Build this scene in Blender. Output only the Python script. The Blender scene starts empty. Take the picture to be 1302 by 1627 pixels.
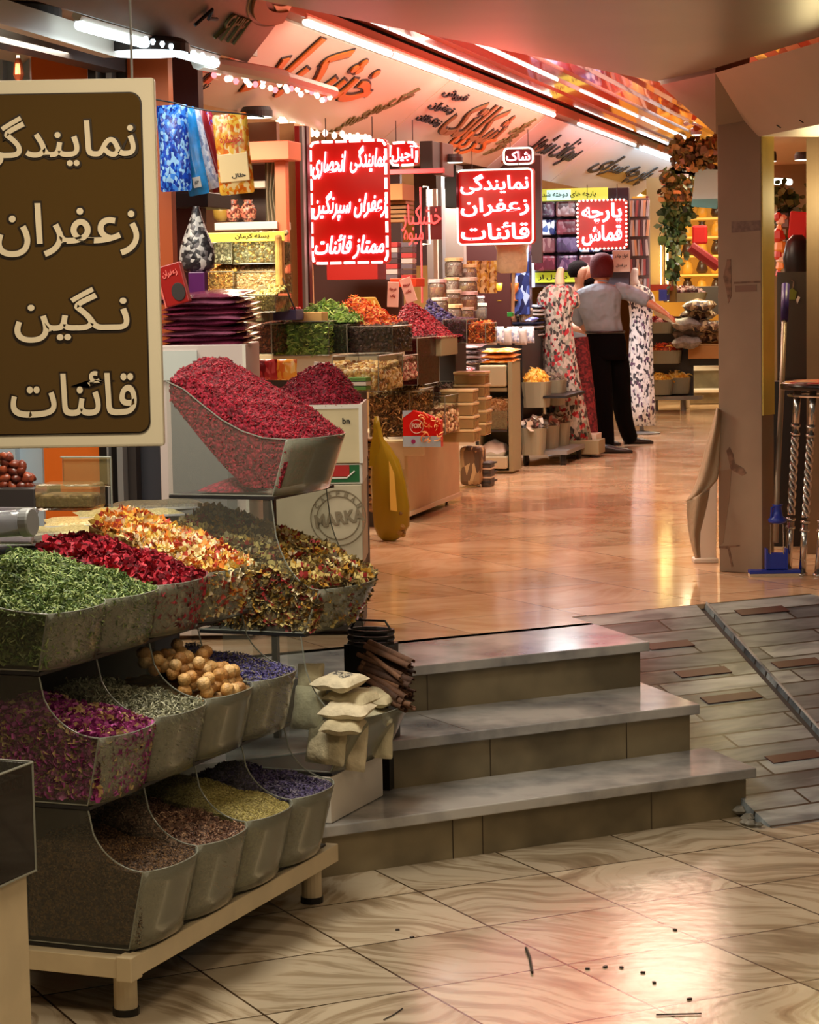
import bpy, bmesh, math, random
import numpy as np
from mathutils import Vector, Matrix, Euler
random.seed(7); RNG = np.random.default_rng(7)
S = bpy.context.scene; COL = S.collection
# ---------------------------------------------------------------- camera, world, exposure, lights
FP = 3700.0; EYE = 1.80; PITCH = math.atan((813.5-465)/FP); ROLL = 0.0175
cam_d = bpy.data.cameras.new('camera'); cam = bpy.data.objects.new('camera', cam_d); COL.objects.link(cam)
cam_d.sensor_fit = 'HORIZONTAL'; cam_d.sensor_width = 36.0; cam_d.lens = 36.0*FP/1302; cam_d.clip_end = 200
cam.matrix_world = Matrix.Translation((0, 0, EYE)) @ Matrix.Rotation(math.pi/2-PITCH, 4, 'X') @ Matrix.Rotation(-ROLL, 4, 'Z')
S.camera = cam
w = bpy.data.worlds.new('world'); S.world = w; w.use_nodes = True
w.node_tree.nodes['Background'].inputs[0].default_value = (1.0, 0.80, 0.60, 1)
w.node_tree.nodes['Background'].inputs[1].default_value = 0.10
vs = S.view_settings; vs.view_transform = 'Standard'; vs.look = 'None'; vs.gamma = 1.0; vs.use_curve_mapping = False
vs.exposure = 0.0
S.cycles.max_bounces = 8; S.cycles.transparent_max_bounces = 24; S.cycles.sample_clamp_indirect = 4.0
S.cycles.caustics_reflective = False; S.cycles.caustics_refractive = False
def area(name, loc, size, power, col, rot=(0, 0, 0), sy=None, spread=None):
    l = bpy.data.lights.new(name, 'AREA'); l.energy = power; l.color = col; l.size = size
    if sy: l.shape = 'RECTANGLE'; l.size_y = sy
    if spread: l.spread = spread
    o = bpy.data.objects.new(name, l); o.location = loc; o.rotation_euler = rot; COL.objects.link(o); return o
def point(name, loc, power, col, r=0.08):
    l = bpy.data.lights.new(name, 'POINT'); l.energy = power; l.color = col; l.shadow_soft_size = r
    o = bpy.data.objects.new(name, l); o.location = loc; COL.objects.link(o); return o
R143 = math.radians(14.3)
WARM = (1, 0.78, 0.52); COOL = (0.86, 0.97, 1.0)
# added unseen fill lights over the lower hall, behind and beside the camera
area('hall_fill_light', (1.4, 3.4, 2.70), 1.0, 17, WARM)
area('hall_fill_light', (2.2, 6.4, 2.70), 0.8, 12, WARM)
area('hall_fill_light', (-.5, 4.0, 2.70), .8, 30, WARM)
area('near_shop_light', (-.85, 6.15, 2.60), .7, 52, (1, .90, .74))
area('near_shop_light', (-.25, 7.6, 2.65), .5, 7, (1, .90, .74))
# upper arcade: warm ceiling lamps along the aisle
for s_, p_ in ((-1.5, 46), (3.0, 44), (8.0, 55), (12.5, 60)):
    x = 0+s_*math.sin(R143)+1.1*math.cos(R143); y = 13.62+s_*math.cos(R143)-1.1*math.sin(R143)
    area('arcade_ceiling_light', (x, y, 3.14), 0.7, p_, (1, 0.84, 0.62), (0, 0, -R143), 1.6)
# lamps inside the shops
area('shop_ceiling_light', (-1.45, 8.2, 2.68), 0.6, 26, (1, 0.88, 0.70))
area('shop_ceiling_light', (-0.95, 10.6, 2.60), 0.6, 28, (1, 0.86, 0.64))
area('shop_ceiling_light', (-0.55, 13.6, 2.62), 0.8, 55, (1, 0.86, 0.66))
area('shop_ceiling_light', (0.45, 16.6, 2.62), 0.8, 55, (1, 0.93, 0.84))
area('shop_ceiling_light', (1.2, 19.5, 2.62), 0.8, 60, (0.95, 0.96, 1.0))
area('shop_ceiling_light', (2.9, 25.5, 2.9), 0.9, 110, (1, 0.80, 0.46))
point('lamp_light', (1.95, 10.95, 2.2), 12, (1, 0.80, 0.38), 0.1)
for s_, d_, p_ in ((-2.5, .9, 20), (.5, .7, 32), (3.5, .7, 36), (6.5, .8, 28)):   # added unseen uplights that redden the arcade ceiling
    q_ = (s_*math.sin(R143)+d_*math.cos(R143), 13.62+s_*math.cos(R143)-d_*math.sin(R143), 2.55); area('added_red_uplight', q_, .9, p_, (1, .13, .09), (math.pi, 0, -R143), 2.2)
# the tubes of the arcade fascia (tube fixtures are built in their own section)

# ---------------------------------------------------------------- pixel helpers (frame 1302 x 1627)
_c, _s = math.cos(ROLL), math.sin(ROLL); _cp, _sp = math.cos(PITCH), math.sin(PITCH)
def ray(u, v):
    x = (u-651)/FP; y = -(v-813.5)/FP
    xr = x*_c+y*_s; yr = -x*_s+y*_c
    return Vector((xr, _cp+yr*_sp, -_sp+yr*_cp))
def P(u, v, Y):
    d = ray(u, v); return d*(Y/d.y)+Vector((0, 0, EYE))
def PZ(u, v, z):
    d = ray(u, v); return d*((z-EYE)/d.z)+Vector((0, 0, EYE))
# ---------------------------------------------------------------- frames
RD = Vector((math.sin(R143), math.cos(R143), 0)); RN = Vector((math.cos(R143), -math.sin(R143), 0)); RO = Vector((0, 13.62, 0))
def R(s, d, z): return RO+RD*s+RN*d+Vector((0, 0, z))
def PD(u, v, d):
    """pixel ray met with the vertical plane that runs along the shop row at offset d; returns (s, z)"""
    q = ray(u, v); c = Vector((0, 0, EYE))-RO
    t = (d-RN.dot(c))/RN.dot(q); p = c+q*t
    return RD.dot(p), p.z
UF = 0.50   # upper floor level
# ---------------------------------------------------------------- object helpers
def tag(o, label=None, cat=None, group=None, kind=None):
    if label: o['label'] = label
    if cat: o['category'] = cat
    if group: o['group'] = group
    if kind: o['kind'] = kind
    return o
def empty(name, loc, rz=0.0, label=None, cat=None, group=None):
    o = bpy.data.objects.new(name, None); COL.objects.link(o); o.location = loc; o.rotation_euler = (0, 0, rz)
    o.empty_display_size = 0.05
    return tag(o, label, cat, group)
def kids(o): return [c for c in o.children]
def dup(o, loc=None, rz=None, label=None, parent=None, scale=None, tilt=None):
    c = o.copy(); COL.objects.link(c); c.parent = parent
    if parent is not None: c.matrix_parent_inverse = o.matrix_parent_inverse.copy()
    for ch in kids(o): dup(ch, parent=c)
    if loc is not None: c.location = loc
    if rz is not None: c.rotation_euler = (tilt[0] if tilt else 0, tilt[1] if tilt else 0, rz)
    if scale is not None: c.scale = scale if hasattr(scale, '__len__') else (scale,)*3
    if label: c['label'] = label
    return c
class MB:
    def __init__(s): s.v = []; s.f = []; s.m = []; s.cm = 0; s.M = None
    def add(s, vs, fs):
        n = len(s.v)
        if s.M is not None: vs = [s.M @ Vector(v) for v in vs]
        s.v += [tuple(v) for v in vs]; s.f += [tuple(i+n for i in f) for f in fs]; s.m += [s.cm]*len(fs); return s
    def box(s, x0, x1, y0, y1, z0, z1, M=None):
        vs = [Vector((x, y, z)) for z in (z0, z1) for x, y in ((x0, y0), (x1, y0), (x1, y1), (x0, y1))]
        if M is not None: vs = [M @ v for v in vs]
        return s.add(vs, [(3, 2, 1, 0), (4, 5, 6, 7), (0, 1, 5, 4), (1, 2, 6, 5), (2, 3, 7, 6), (3, 0, 4, 7)])
    def quad(s, a, b, c, d): return s.add([a, b, c, d], [(0, 1, 2, 3)])
    def poly(s, pts, off):
        """closed prism: polygon pts moved by off"""
        n = len(pts); off = Vector(off)
        vs = [Vector(p) for p in pts]+[Vector(p)+off for p in pts]
        return s.add(vs, [tuple(range(n))[::-1], tuple(range(n, 2*n))]+[(i, (i+1) % n, n+(i+1) % n, n+i) for i in range(n)])
    def tube(s, pts, r, n=8, cap=True, closed=False):
        pts = [Vector(p) for p in pts]; k = len(pts); rs = r if hasattr(r, '__len__') else [r]*k
        vs = []; up = Vector((0, 0, 1))
        for i, p in enumerate(pts):
            a = pts[(i-1) % k] if (closed or i > 0) else pts[0]; b = pts[(i+1) % k] if (closed or i < k-1) else pts[-1]
            t = (b-a).normalized() if (b-a).length > 1e-9 else Vector((0, 0, 1))
            if abs(t.dot(up)) > 0.95: up = Vector((1, 0, 0)) if abs(t.x) < 0.9 else Vector((0, 1, 0))
            x = t.cross(up).normalized(); y = x.cross(t).normalized(); up = y
            for j in range(n):
                a_ = 2*math.pi*j/n; vs.append(p+(x*math.cos(a_)+y*math.sin(a_))*rs[i])
        fs = []
        for i in range(k if closed else k-1):
            for j in range(n):
                i2 = (i+1) % k; fs.append((i*n+j, i*n+(j+1) % n, i2*n+(j+1) % n, i2*n+j))
        if cap and not closed: fs += [tuple(range(n))[::-1], tuple(range((k-1)*n, k*n))]
        return s.add(vs, fs)
    def lathe(s, prof, n=20, c=(0, 0, 0), sx=1, sy=1, cap=True):
        vs = []; fs = []
        for r, z in prof:
            for j in range(n):
                a = 2*math.pi*j/n; vs.append((c[0]+r*sx*math.cos(a), c[1]+r*sy*math.sin(a), c[2]+z))
        for i in range(len(prof)-1):
            for j in range(n): fs.append((i*n+j, i*n+(j+1) % n, (i+1)*n+(j+1) % n, (i+1)*n+j))
        if cap: fs += [tuple(range(n))[::-1], tuple(range((len(prof)-1)*n, len(prof)*n))]
        return s.add(vs, fs)
    def loft(s, rings, cap=True, close=True):
        n = len(rings[0]); vs = [p for r in rings for p in r]; fs = []
        for i in range(len(rings)-1):
            for j in range(n if close else n-1): fs.append((i*n+j, i*n+(j+1) % n, (i+1)*n+(j+1) % n, (i+1)*n+j))
        if cap and close: fs += [tuple(range(n))[::-1], tuple(range((len(rings)-1)*n, len(rings)*n))]
        return s.add(vs, fs)
    def grid(s, fn, nu, nv, u0=0, u1=1, v0=0, v1=1):
        vs = [fn(u0+(u1-u0)*i/nu, v0+(v1-v0)*j/nv) for j in range(nv+1) for i in range(nu+1)]
        return s.add(vs, [(j*(nu+1)+i, j*(nu+1)+i+1, (j+1)*(nu+1)+i+1, (j+1)*(nu+1)+i) for j in range(nv) for i in range(nu)])
    def build(s, name, mat, parent=None, smooth=False, bevel=0, loc=None, rz=None, sub=0, solid=0):
        me = bpy.data.meshes.new(name); me.from_pydata(s.v, [], s.f); me.validate()
        for m in (mat if isinstance(mat, (list, tuple)) else [mat]): me.materials.append(m)
        if isinstance(mat, (list, tuple)) and len(me.polygons) == len(s.m): me.polygons.foreach_set('material_index', s.m)
        if smooth: me.polygons.foreach_set('use_smooth', [True]*len(me.polygons))
        o = bpy.data.objects.new(name, me); COL.objects.link(o)
        if parent is not None: o.parent = parent
        if loc is not None: o.location = loc
        if rz is not None: o.rotation_euler = (0, 0, rz)
        if solid: md = o.modifiers.new('s', 'SOLIDIFY'); md.thickness = solid; md.offset = 0
        if bevel: md = o.modifiers.new('b', 'BEVEL'); md.width = bevel; md.segments = 2; md.limit_method = 'ANGLE'
        if sub: md = o.modifiers.new('u', 'SUBSURF'); md.levels = sub; md.render_levels = sub
        return o
def box_obj(name, mat, x0, x1, y0, y1, z0, z1, parent=None, bevel=0, loc=None, rz=None):
    return MB().box(x0, x1, y0, y1, z0, z1).build(name, mat, parent, bevel=bevel, loc=loc, rz=rz)
# ---------------------------------------------------------------- materials
def lin(c):
    """0-255 display colour to linear"""
    return tuple(((x/255)/12.92 if x/255 <= 0.04045 else ((x/255+0.055)/1.055)**2.4) for x in c)+(1,)
MATS = {}
def mat(name, col, rough=0.5, metal=0.0, var=0.0, vscale=8.0, bump=0.0, bscale=60.0, emit=None, es=0.0, alpha=None, coat=0, col2=None, spec=None, lo=.4, hi=.6, detail=3, bdist=.01):
    if name in MATS: return MATS[name]
    m = bpy.data.materials.new(name); m.use_nodes = True; nt = m.node_tree; b = nt.nodes['Principled BSDF']
    c = lin(col); b.inputs['Base Color'].default_value = c; b.inputs['Roughness'].default_value = rough; b.inputs['Metallic'].default_value = metal
    if spec is not None: b.inputs['Specular IOR Level'].default_value = spec
    if coat: b.inputs['Coat Weight'].default_value = coat
    tc = None
    if var or col2 or bump:
        tc = nt.nodes.new('ShaderNodeTexCoord')
    if var or col2:
        n = nt.nodes.new('ShaderNodeTexNoise'); n.inputs['Scale'].default_value = vscale; n.inputs['Detail'].default_value = detail
        nt.links.new(tc.outputs['Object'], n.inputs['Vector'])
        r = nt.nodes.new('ShaderNodeValToRGB'); r.color_ramp.elements[0].position = lo; r.color_ramp.elements[1].position = hi
        c2 = lin(col2) if col2 else tuple(min(1, x*(1+var)) for x in c[:3])+(1,)
        c1 = c if col2 else tuple(x*(1-var) for x in c[:3])+(1,)
        r.color_ramp.elements[0].color = c1; r.color_ramp.elements[1].color = c2
        nt.links.new(n.outputs['Fac'], r.inputs['Fac']); nt.links.new(r.outputs['Color'], b.inputs['Base Color'])
    if bump:
        n2 = nt.nodes.new('ShaderNodeTexNoise'); n2.inputs['Scale'].default_value = bscale
        nt.links.new(tc.outputs['Object'], n2.inputs['Vector'])
        bp = nt.nodes.new('ShaderNodeBump'); bp.inputs['Strength'].default_value = bump; bp.inputs['Distance'].default_value = bdist
        nt.links.new(n2.outputs['Fac'], bp.inputs['Height']); nt.links.new(bp.outputs['Normal'], b.inputs['Normal'])
    if emit: b.inputs['Emission Color'].default_value = lin(emit); b.inputs['Emission Strength'].default_value = es
    if alpha is not None: b.inputs['Alpha'].default_value = alpha
    MATS[name] = m; return m
def emis(name, col, st):
    if name in MATS: return MATS[name]
    m = bpy.data.materials.new(name); m.use_nodes = True; nt = m.node_tree; nt.nodes.clear()
    o = nt.nodes.new('ShaderNodeOutputMaterial'); e = nt.nodes.new('ShaderNodeEmission')
    e.inputs[0].default_value = tuple(col)+(1,); e.inputs[1].default_value = st; nt.links.new(e.outputs[0], o.inputs[0])
    MATS[name] = m; return m
def acrylic(name, col, body=0.15, gloss=0.12, rough=0.08, tint=(0.93, 0.95, 0.94)):
    if name in MATS: return MATS[name]
    m = bpy.data.materials.new(name); m.use_nodes = True; nt = m.node_tree; nt.nodes.clear()
    o = nt.nodes.new('ShaderNodeOutputMaterial'); t = nt.nodes.new('ShaderNodeBsdfTransparent'); t.inputs[0].default_value = tuple(tint)+(1,)
    d = nt.nodes.new('ShaderNodeBsdfDiffuse'); d.inputs[0].default_value = lin(col)
    g = nt.nodes.new('ShaderNodeBsdfGlossy'); g.inputs[1].default_value = rough; g.inputs[0].default_value = (1, 1, 1, 1)
    m1 = nt.nodes.new('ShaderNodeMixShader'); m1.inputs[0].default_value = body
    m2 = nt.nodes.new('ShaderNodeMixShader'); lw = nt.nodes.new('ShaderNodeLayerWeight'); lw.inputs[0].default_value = gloss
    nt.links.new(t.outputs[0], m1.inputs[1]); nt.links.new(d.outputs[0], m1.inputs[2])
    nt.links.new(lw.outputs['Fresnel'], m2.inputs[0]); nt.links.new(m1.outputs[0], m2.inputs[1]); nt.links.new(g.outputs[0], m2.inputs[2])
    nt.links.new(m2.outputs[0], o.inputs[0]); MATS[name] = m; return m
def voro(name, cols, scale=60, rough=0.6, bump=0.5, stretch=(1, 1, 1), pos=None):
    """random colour per voronoi cell (seeds, nuts, prints)"""
    if name in MATS: return MATS[name]
    m = bpy.data.materials.new(name); m.use_nodes = True; nt = m.node_tree; b = nt.nodes['Principled BSDF']
    tc = nt.nodes.new('ShaderNodeTexCoord'); mp = nt.nodes.new('ShaderNodeMapping'); mp.inputs['Scale'].default_value = stretch
    v = nt.nodes.new('ShaderNodeTexVoronoi'); v.inputs['Scale'].default_value = scale
    nt.links.new(tc.outputs['Object'], mp.inputs[0]); nt.links.new(mp.outputs[0], v.inputs['Vector'])
    sp = nt.nodes.new('ShaderNodeSeparateColor'); nt.links.new(v.outputs['Color'], sp.inputs[0])
    r = nt.nodes.new('ShaderNodeValToRGB'); r.color_ramp.interpolation = 'CONSTANT'; n = len(cols)
    for i in range(n-2): r.color_ramp.elements.new(0.5)
    for i, c in enumerate(cols): r.color_ramp.elements[i].position = pos[i] if pos else i/n; r.color_ramp.elements[i].color = lin(c)
    nt.links.new(sp.outputs[0], r.inputs[0]); nt.links.new(r.outputs[0], b.inputs['Base Color']); b.inputs['Roughness'].default_value = rough
    if bump:
        bp = nt.nodes.new('ShaderNodeBump'); bp.invert = True; bp.inputs['Strength'].default_value = bump; bp.inputs['Distance'].default_value = 0.6/scale
        nt.links.new(v.outputs['Distance'], bp.inputs['Height']); nt.links.new(bp.outputs['Normal'], b.inputs['Normal'])
    MATS[name] = m; return m
def marble_tiles(name, size, rot, base, vein, dark, rough, grout=0.008, vscale=3.0, contrast=1.0, groutcol=(60, 45, 30), vary=True):
    m = bpy.data.materials.new(name); m.use_nodes = True; nt = m.node_tree; b = nt.nodes['Principled BSDF']; N = nt.nodes.new; L = nt.links.new
    tc = N('ShaderNodeTexCoord'); mp = N('ShaderNodeMapping'); mp.inputs['Rotation'].default_value = (0, 0, rot); mp.inputs['Scale'].default_value = (1/size,)*3
    L(tc.outputs['Object'], mp.inputs[0])
    fl = N('ShaderNodeVectorMath'); fl.operation = 'FLOOR'; L(mp.outputs[0], fl.inputs[0])
    fr = N('ShaderNodeVectorMath'); fr.operation = 'FRACTION'; L(mp.outputs[0], fr.inputs[0])
    wn = N('ShaderNodeTexWhiteNoise'); wn.noise_dimensions = '2D'; L(fl.outputs[0], wn.inputs['Vector'])
    ang = N('ShaderNodeMath'); ang.operation = 'MULTIPLY'; ang.inputs[1].default_value = 6.28 if vary else 0.3; L(wn.outputs['Value'], ang.inputs[0])
    vr = N('ShaderNodeVectorRotate'); vr.rotation_type = 'Z_AXIS'; vr.inputs['Center'].default_value = (0, 0, 0); L(fr.outputs[0], vr.inputs['Vector']); L(ang.outputs[0], vr.inputs['Angle'])
    ad = N('ShaderNodeVectorMath'); ad.operation = 'ADD'; L(vr.outputs[0], ad.inputs[0])
    sc = N('ShaderNodeVectorMath'); sc.operation = 'SCALE'; sc.inputs['Scale'].default_value = 7.0; L(wn.outputs['Color'], sc.inputs[0]); L(sc.outputs[0], ad.inputs[1])
    bend = N('ShaderNodeTexNoise'); bend.inputs['Scale'].default_value = 1.1; bend.inputs['Detail'].default_value = 1.0; L(ad.outputs[0], bend.inputs['Vector'])
    bs = N('ShaderNodeVectorMath'); bs.operation = 'SCALE'; bs.inputs['Scale'].default_value = .9; L(bend.outputs['Color'], bs.inputs[0])
    ba = N('ShaderNodeVectorMath'); ba.operation = 'ADD'; L(ad.outputs[0], ba.inputs[0]); L(bs.outputs[0], ba.inputs[1])
    st = N('ShaderNodeMapping'); st.inputs['Scale'].default_value = (.8, 4.6*vscale, 1); L(ba.outputs[0], st.inputs[0])
    wv = N('ShaderNodeTexNoise'); wv.inputs['Scale'].default_value = 1.5; wv.inputs['Detail'].default_value = 4.0; wv.inputs['Roughness'].default_value = .55; L(st.outputs[0], wv.inputs['Vector'])
    ns = N('ShaderNodeTexNoise'); ns.inputs['Scale'].default_value = 1.6; ns.inputs['Detail'].default_value = 5; L(ad.outputs[0], ns.inputs['Vector'])
    r = N('ShaderNodeValToRGB'); e = r.color_ramp.elements; e[0].position = 0.30; e[0].color = lin(dark); e[1].position = 0.80; e[1].color = lin(base)
    x = r.color_ramp.elements.new(0.44); x.color = lin(vein); x = r.color_ramp.elements.new(0.54); x.color = lin(base)
    L(wv.outputs['Fac'], r.inputs[0])
    r2 = N('ShaderNodeValToRGB'); r2.color_ramp.elements[0].position = 0.35; r2.color_ramp.elements[0].color = lin(vein); r2.color_ramp.elements[1].position = 0.65; r2.color_ramp.elements[1].color = lin(base)
    L(ns.outputs['Fac'], r2.inputs[0])
    mx = N('ShaderNodeMix'); mx.data_type = 'RGBA'; mx.inputs[0].default_value = 1-0.7*contrast; L(r.outputs[0], mx.inputs[6]); L(r2.outputs[0], mx.inputs[7])
    hs = N('ShaderNodeHueSaturation'); mr = N('ShaderNodeMapRange'); mr.inputs['To Min'].default_value = 0.82; mr.inputs['To Max'].default_value = 1.12; L(wn.outputs['Value'], mr.inputs[0]); L(mr.outputs[0], hs.inputs['Value']); L(mx.outputs[2], hs.inputs['Color'])
    sx = N('ShaderNodeSeparateXYZ'); L(fr.outputs[0], sx.inputs[0]); masks = []
    for ax in (0, 1):
        a = N('ShaderNodeMath'); a.operation = 'SUBTRACT'; a.inputs[1].default_value = 0.5; L(sx.outputs[ax], a.inputs[0])
        q = N('ShaderNodeMath'); q.operation = 'ABSOLUTE'; L(a.outputs[0], q.inputs[0])
        g = N('ShaderNodeMath'); g.operation = 'GREATER_THAN'; g.inputs[1].default_value = 0.5-grout; L(q.outputs[0], g.inputs[0]); masks.append(g)
    mm = N('ShaderNodeMath'); mm.operation = 'MAXIMUM'; L(masks[0].outputs[0], mm.inputs[0]); L(masks[1].outputs[0], mm.inputs[1])
    mg = N('ShaderNodeMix'); mg.data_type = 'RGBA'; L(mm.outputs[0], mg.inputs[0]); L(hs.outputs[0], mg.inputs[6]); mg.inputs[7].default_value = lin(groutcol)
    L(mg.outputs[2], b.inputs['Base Color'])
    mr2 = N('ShaderNodeMapRange'); mr2.inputs['To Min'].default_value = rough*0.8; mr2.inputs['To Max'].default_value = rough*1.4; L(ns.outputs['Fac'], mr2.inputs[0]); L(mr2.outputs[0], b.inputs['Roughness'])
    bp = N('ShaderNodeBump'); bp.invert = True; bp.inputs['Strength'].default_value = 0.4; bp.inputs['Distance'].default_value = 0.004; L(mm.outputs[0], bp.inputs['Height'])
    n3 = N('ShaderNodeTexNoise'); n3.inputs['Scale'].default_value = 9; L(mp.outputs[0], n3.inputs['Vector'])
    bp2 = N('ShaderNodeBump'); bp2.inputs['Strength'].default_value = 0.06; bp2.inputs['Distance'].default_value = 0.01; L(n3.outputs['Fac'], bp2.inputs['Height']); L(bp.outputs[0], bp2.inputs['Normal'])
    L(bp2.outputs[0], b.inputs['Normal'])
    return m
# ---------------------------------------------------------------- Persian lettering (joined letter forms set right to left)
_D = {'ب': 0xFE8F, 'ت': 0xFE95, 'ج': 0xFE9D, 'ح': 0xFEA1, 'خ': 0xFEA5, 'س': 0xFEB1, 'ش': 0xFEB5, 'ص': 0xFEB9, 'ع': 0xFEC9, 'غ': 0xFECD, 'ف': 0xFED1,
      'ق': 0xFED5, 'ل': 0xFEDD, 'م': 0xFEE1, 'ن': 0xFEE5, 'ه': 0xFEE9, 'ئ': 0xFE89, 'پ': 0xFB56, 'چ': 0xFB7A, 'ک': 0xFB8E, 'گ': 0xFB92, 'ی': 0xFBFC}
_R = {'ا': 0xFE8D, 'د': 0xFEA9, 'ر': 0xFEAD, 'ز': 0xFEAF, 'و': 0xFEED, 'آ': 0xFE81}
def shape(t):
    out = []
    for i, ch in enumerate(t):
        prev = t[i-1] if i else ' '; nxt = t[i+1] if i+1 < len(t) else ' '
        jp = prev in _D or prev == 'ـ'; jn = nxt in _D or nxt in _R or nxt == 'ـ'
        if ch in _D: k = (3 if jn else 1) if jp else (2 if jn else 0); out.append(chr(_D[ch]+k))
        elif ch in _R: out.append(chr(_R[ch]+(1 if jp else 0)))
        else: out.append(ch)
    return ''.join(reversed(out))
ADV = {}; GLY = {}
def text_mesh(s, w, h, depth=0.004, bold=0.02, shear=0.0, latin=False, sp=1.0, tubes=0):
    """mesh of one line of writing fitted into a w x h box centred on the origin in the XZ plane, facing -Y"""
    def curve(body, off=0.0, measure=False):
        c = bpy.data.curves.new('lettering', 'FONT'); c.body = body; c.resolution_u = 2 if measure else 3; c.shear = 0 if measure else shear
        if not measure: c.offset = off; c.extrude = 0.02
        o = bpy.data.objects.new('lettering', c); COL.objects.link(o); bpy.context.view_layer.update()
        dg = bpy.context.evaluated_depsgraph_get(); m_ = bpy.data.meshes.new_from_object(o.evaluated_get(dg)); bpy.data.objects.remove(o)
        n = len(m_.vertices); a = np.empty(n*3); m_.vertices.foreach_get('co', a); a = a.reshape(-1, 3)
        fs = [tuple(p.vertices) for p in m_.polygons]; bpy.data.meshes.remove(m_); return a, fs
    def adv(ch):
        if ch not in ADV:
            if '|' not in ADV: ADV['|'] = curve('|', measure=True)[0][:, 0].max()
            ADV[ch] = curve(ch+'|', measure=True)[0][:, 0].max()-ADV['|']
        return ADV[ch]
    x0 = 0; vs = []; fs = []; gi = 0
    for ch in (s if latin else shape(s)):
        if ch != ' ':
            key = (ch, bold, shear)
            if key not in GLY: GLY[key] = curve(ch, bold)
            a, f = GLY[key]; n0 = len(vs); a = a.copy(); a[:, 0] += x0; gi += 1; a[:, 2] += .0035*(gi % 3); vs += [tuple(p) for p in a]; fs += [tuple(i+n0 for i in q) for q in f]
        x0 += adv(ch)
    me = bpy.data.meshes.new('lettering'); me.from_pydata(vs, [], fs)
    n = len(me.vertices); a = np.empty(n*3); me.vertices.foreach_get('co', a); a = a.reshape(-1, 3)
    mn, mx = a.min(0), a.max(0); cx = (mn+mx)/2; a = a-cx
    a[:, 0] *= w/(mx[0]-mn[0]); a[:, 1] *= h/(mx[1]-mn[1]); a[:, 2] *= depth/max(1e-6, mx[2]-mn[2])
    b = np.stack([a[:, 0], -a[:, 2], a[:, 1]], 1)
    me.vertices.foreach_set('co', b.ravel()); me.update(); me.name = 'lettering'; return me
def text_obj(name, s, w, h, material, parent, loc, rot=(0, 0, 0), **k):
    me = text_mesh(s, w, h, **k); me.materials.clear(); me.materials.append(material)
    o = bpy.data.objects.new(name, me); COL.objects.link(o); o.parent = parent; o.location = loc; o.rotation_euler = rot; return o
# ---------------------------------------------------------------- scattered small pieces in one mesh
def shp(kind):
    if kind == 'grain': return np.array([(1, 0, 0), (-1, 0, 0), (0, .45, 0), (0, -.45, 0), (0, 0, .4), (0, 0, -.4)]), [(0, 2, 4), (2, 1, 4), (1, 3, 4), (3, 0, 4), (2, 0, 5), (1, 2, 5), (3, 1, 5), (0, 3, 5)]
    if kind == 'petal': return np.array([(-1, -.5, .35), (0, -.75, 0), (1, -.4, .4), (-1, .5, .4), (0, .75, 0), (1, .4, .3), (-.1, -.7, -.12), (-.1, .7, -.12)]), [(0, 1, 4, 3), (1, 2, 5, 4), (0, 3, 7, 6), (6, 7, 5, 2)]
    if kind == 'curl':
        v = []; f = []
        for i in range(6):
            a = -1.1+2.2*i/5+ (0.35 if i in (0, 5) else 0); x, y = math.sin(a)*1.0, math.cos(a)*.9-.5
            for j in range(3): b = 2.1*j; v.append((x, y+.16*math.cos(b), .16*math.sin(b)+.12*math.sin(2*a)))
        for i in range(5):
            for j in range(3): f.append((i*3+j, i*3+(j+1) % 3, (i+1)*3+(j+1) % 3, (i+1)*3+j))
        return np.array(v), f
    if kind == 'flower':
        v = []; f = []
        for k in range(5):
            a = k*1.257; c, s = math.cos(a), math.sin(a); n = len(v)
            for x, y, z in ((.15, 0, 0), (.6, -.38, .18), (1.05, 0, .3), (.6, .38, .18)): v.append((x*c-y*s, x*s+y*c, z))
            f.append((n, n+1, n+2, n+3))
        return np.array(v), f
    if kind == 'blob':
        v = []; f = []
        for i, (r, z) in enumerate(((.55, -.75), (1, -.2), (.95, .3), (.45, .85))):
            for j in range(6): a = j*1.047+i*.3; v.append((r*math.cos(a), r*.9*math.sin(a), z*.8))
        for i in range(3):
            for j in range(6): f.append((i*6+j, i*6+(j+1) % 6, (i+1)*6+(j+1) % 6, (i+1)*6+j))
        f += [tuple(range(6))[::-1], tuple(range(18, 24))]
        return np.array(v), f
def rotmats(n, flat=0.0):
    a = RNG.uniform(0, 2*np.pi, n); b = RNG.normal(0, 1, n)*(1.0-flat)*1.2; c = RNG.normal(0, 1, n)*(1.0-flat)*1.2
    ca, sa, cb, sb, cc, sc = np.cos(a), np.sin(a), np.cos(b), np.sin(b), np.cos(c), np.sin(c)
    Rz = np.zeros((n, 3, 3)); Rz[:, 0, 0] = ca; Rz[:, 0, 1] = -sa; Rz[:, 1, 0] = sa; Rz[:, 1, 1] = ca; Rz[:, 2, 2] = 1
    Rx = np.zeros((n, 3, 3)); Rx[:, 0, 0] = 1; Rx[:, 1, 1] = cb; Rx[:, 1, 2] = -sb; Rx[:, 2, 1] = sb; Rx[:, 2, 2] = cb
    Ry = np.zeros((n, 3, 3)); Ry[:, 1, 1] = 1; Ry[:, 0, 0] = cc; Ry[:, 0, 2] = sc; Ry[:, 2, 0] = -sc; Ry[:, 2, 2] = cc
    return Rz @ Rx @ Ry
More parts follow.
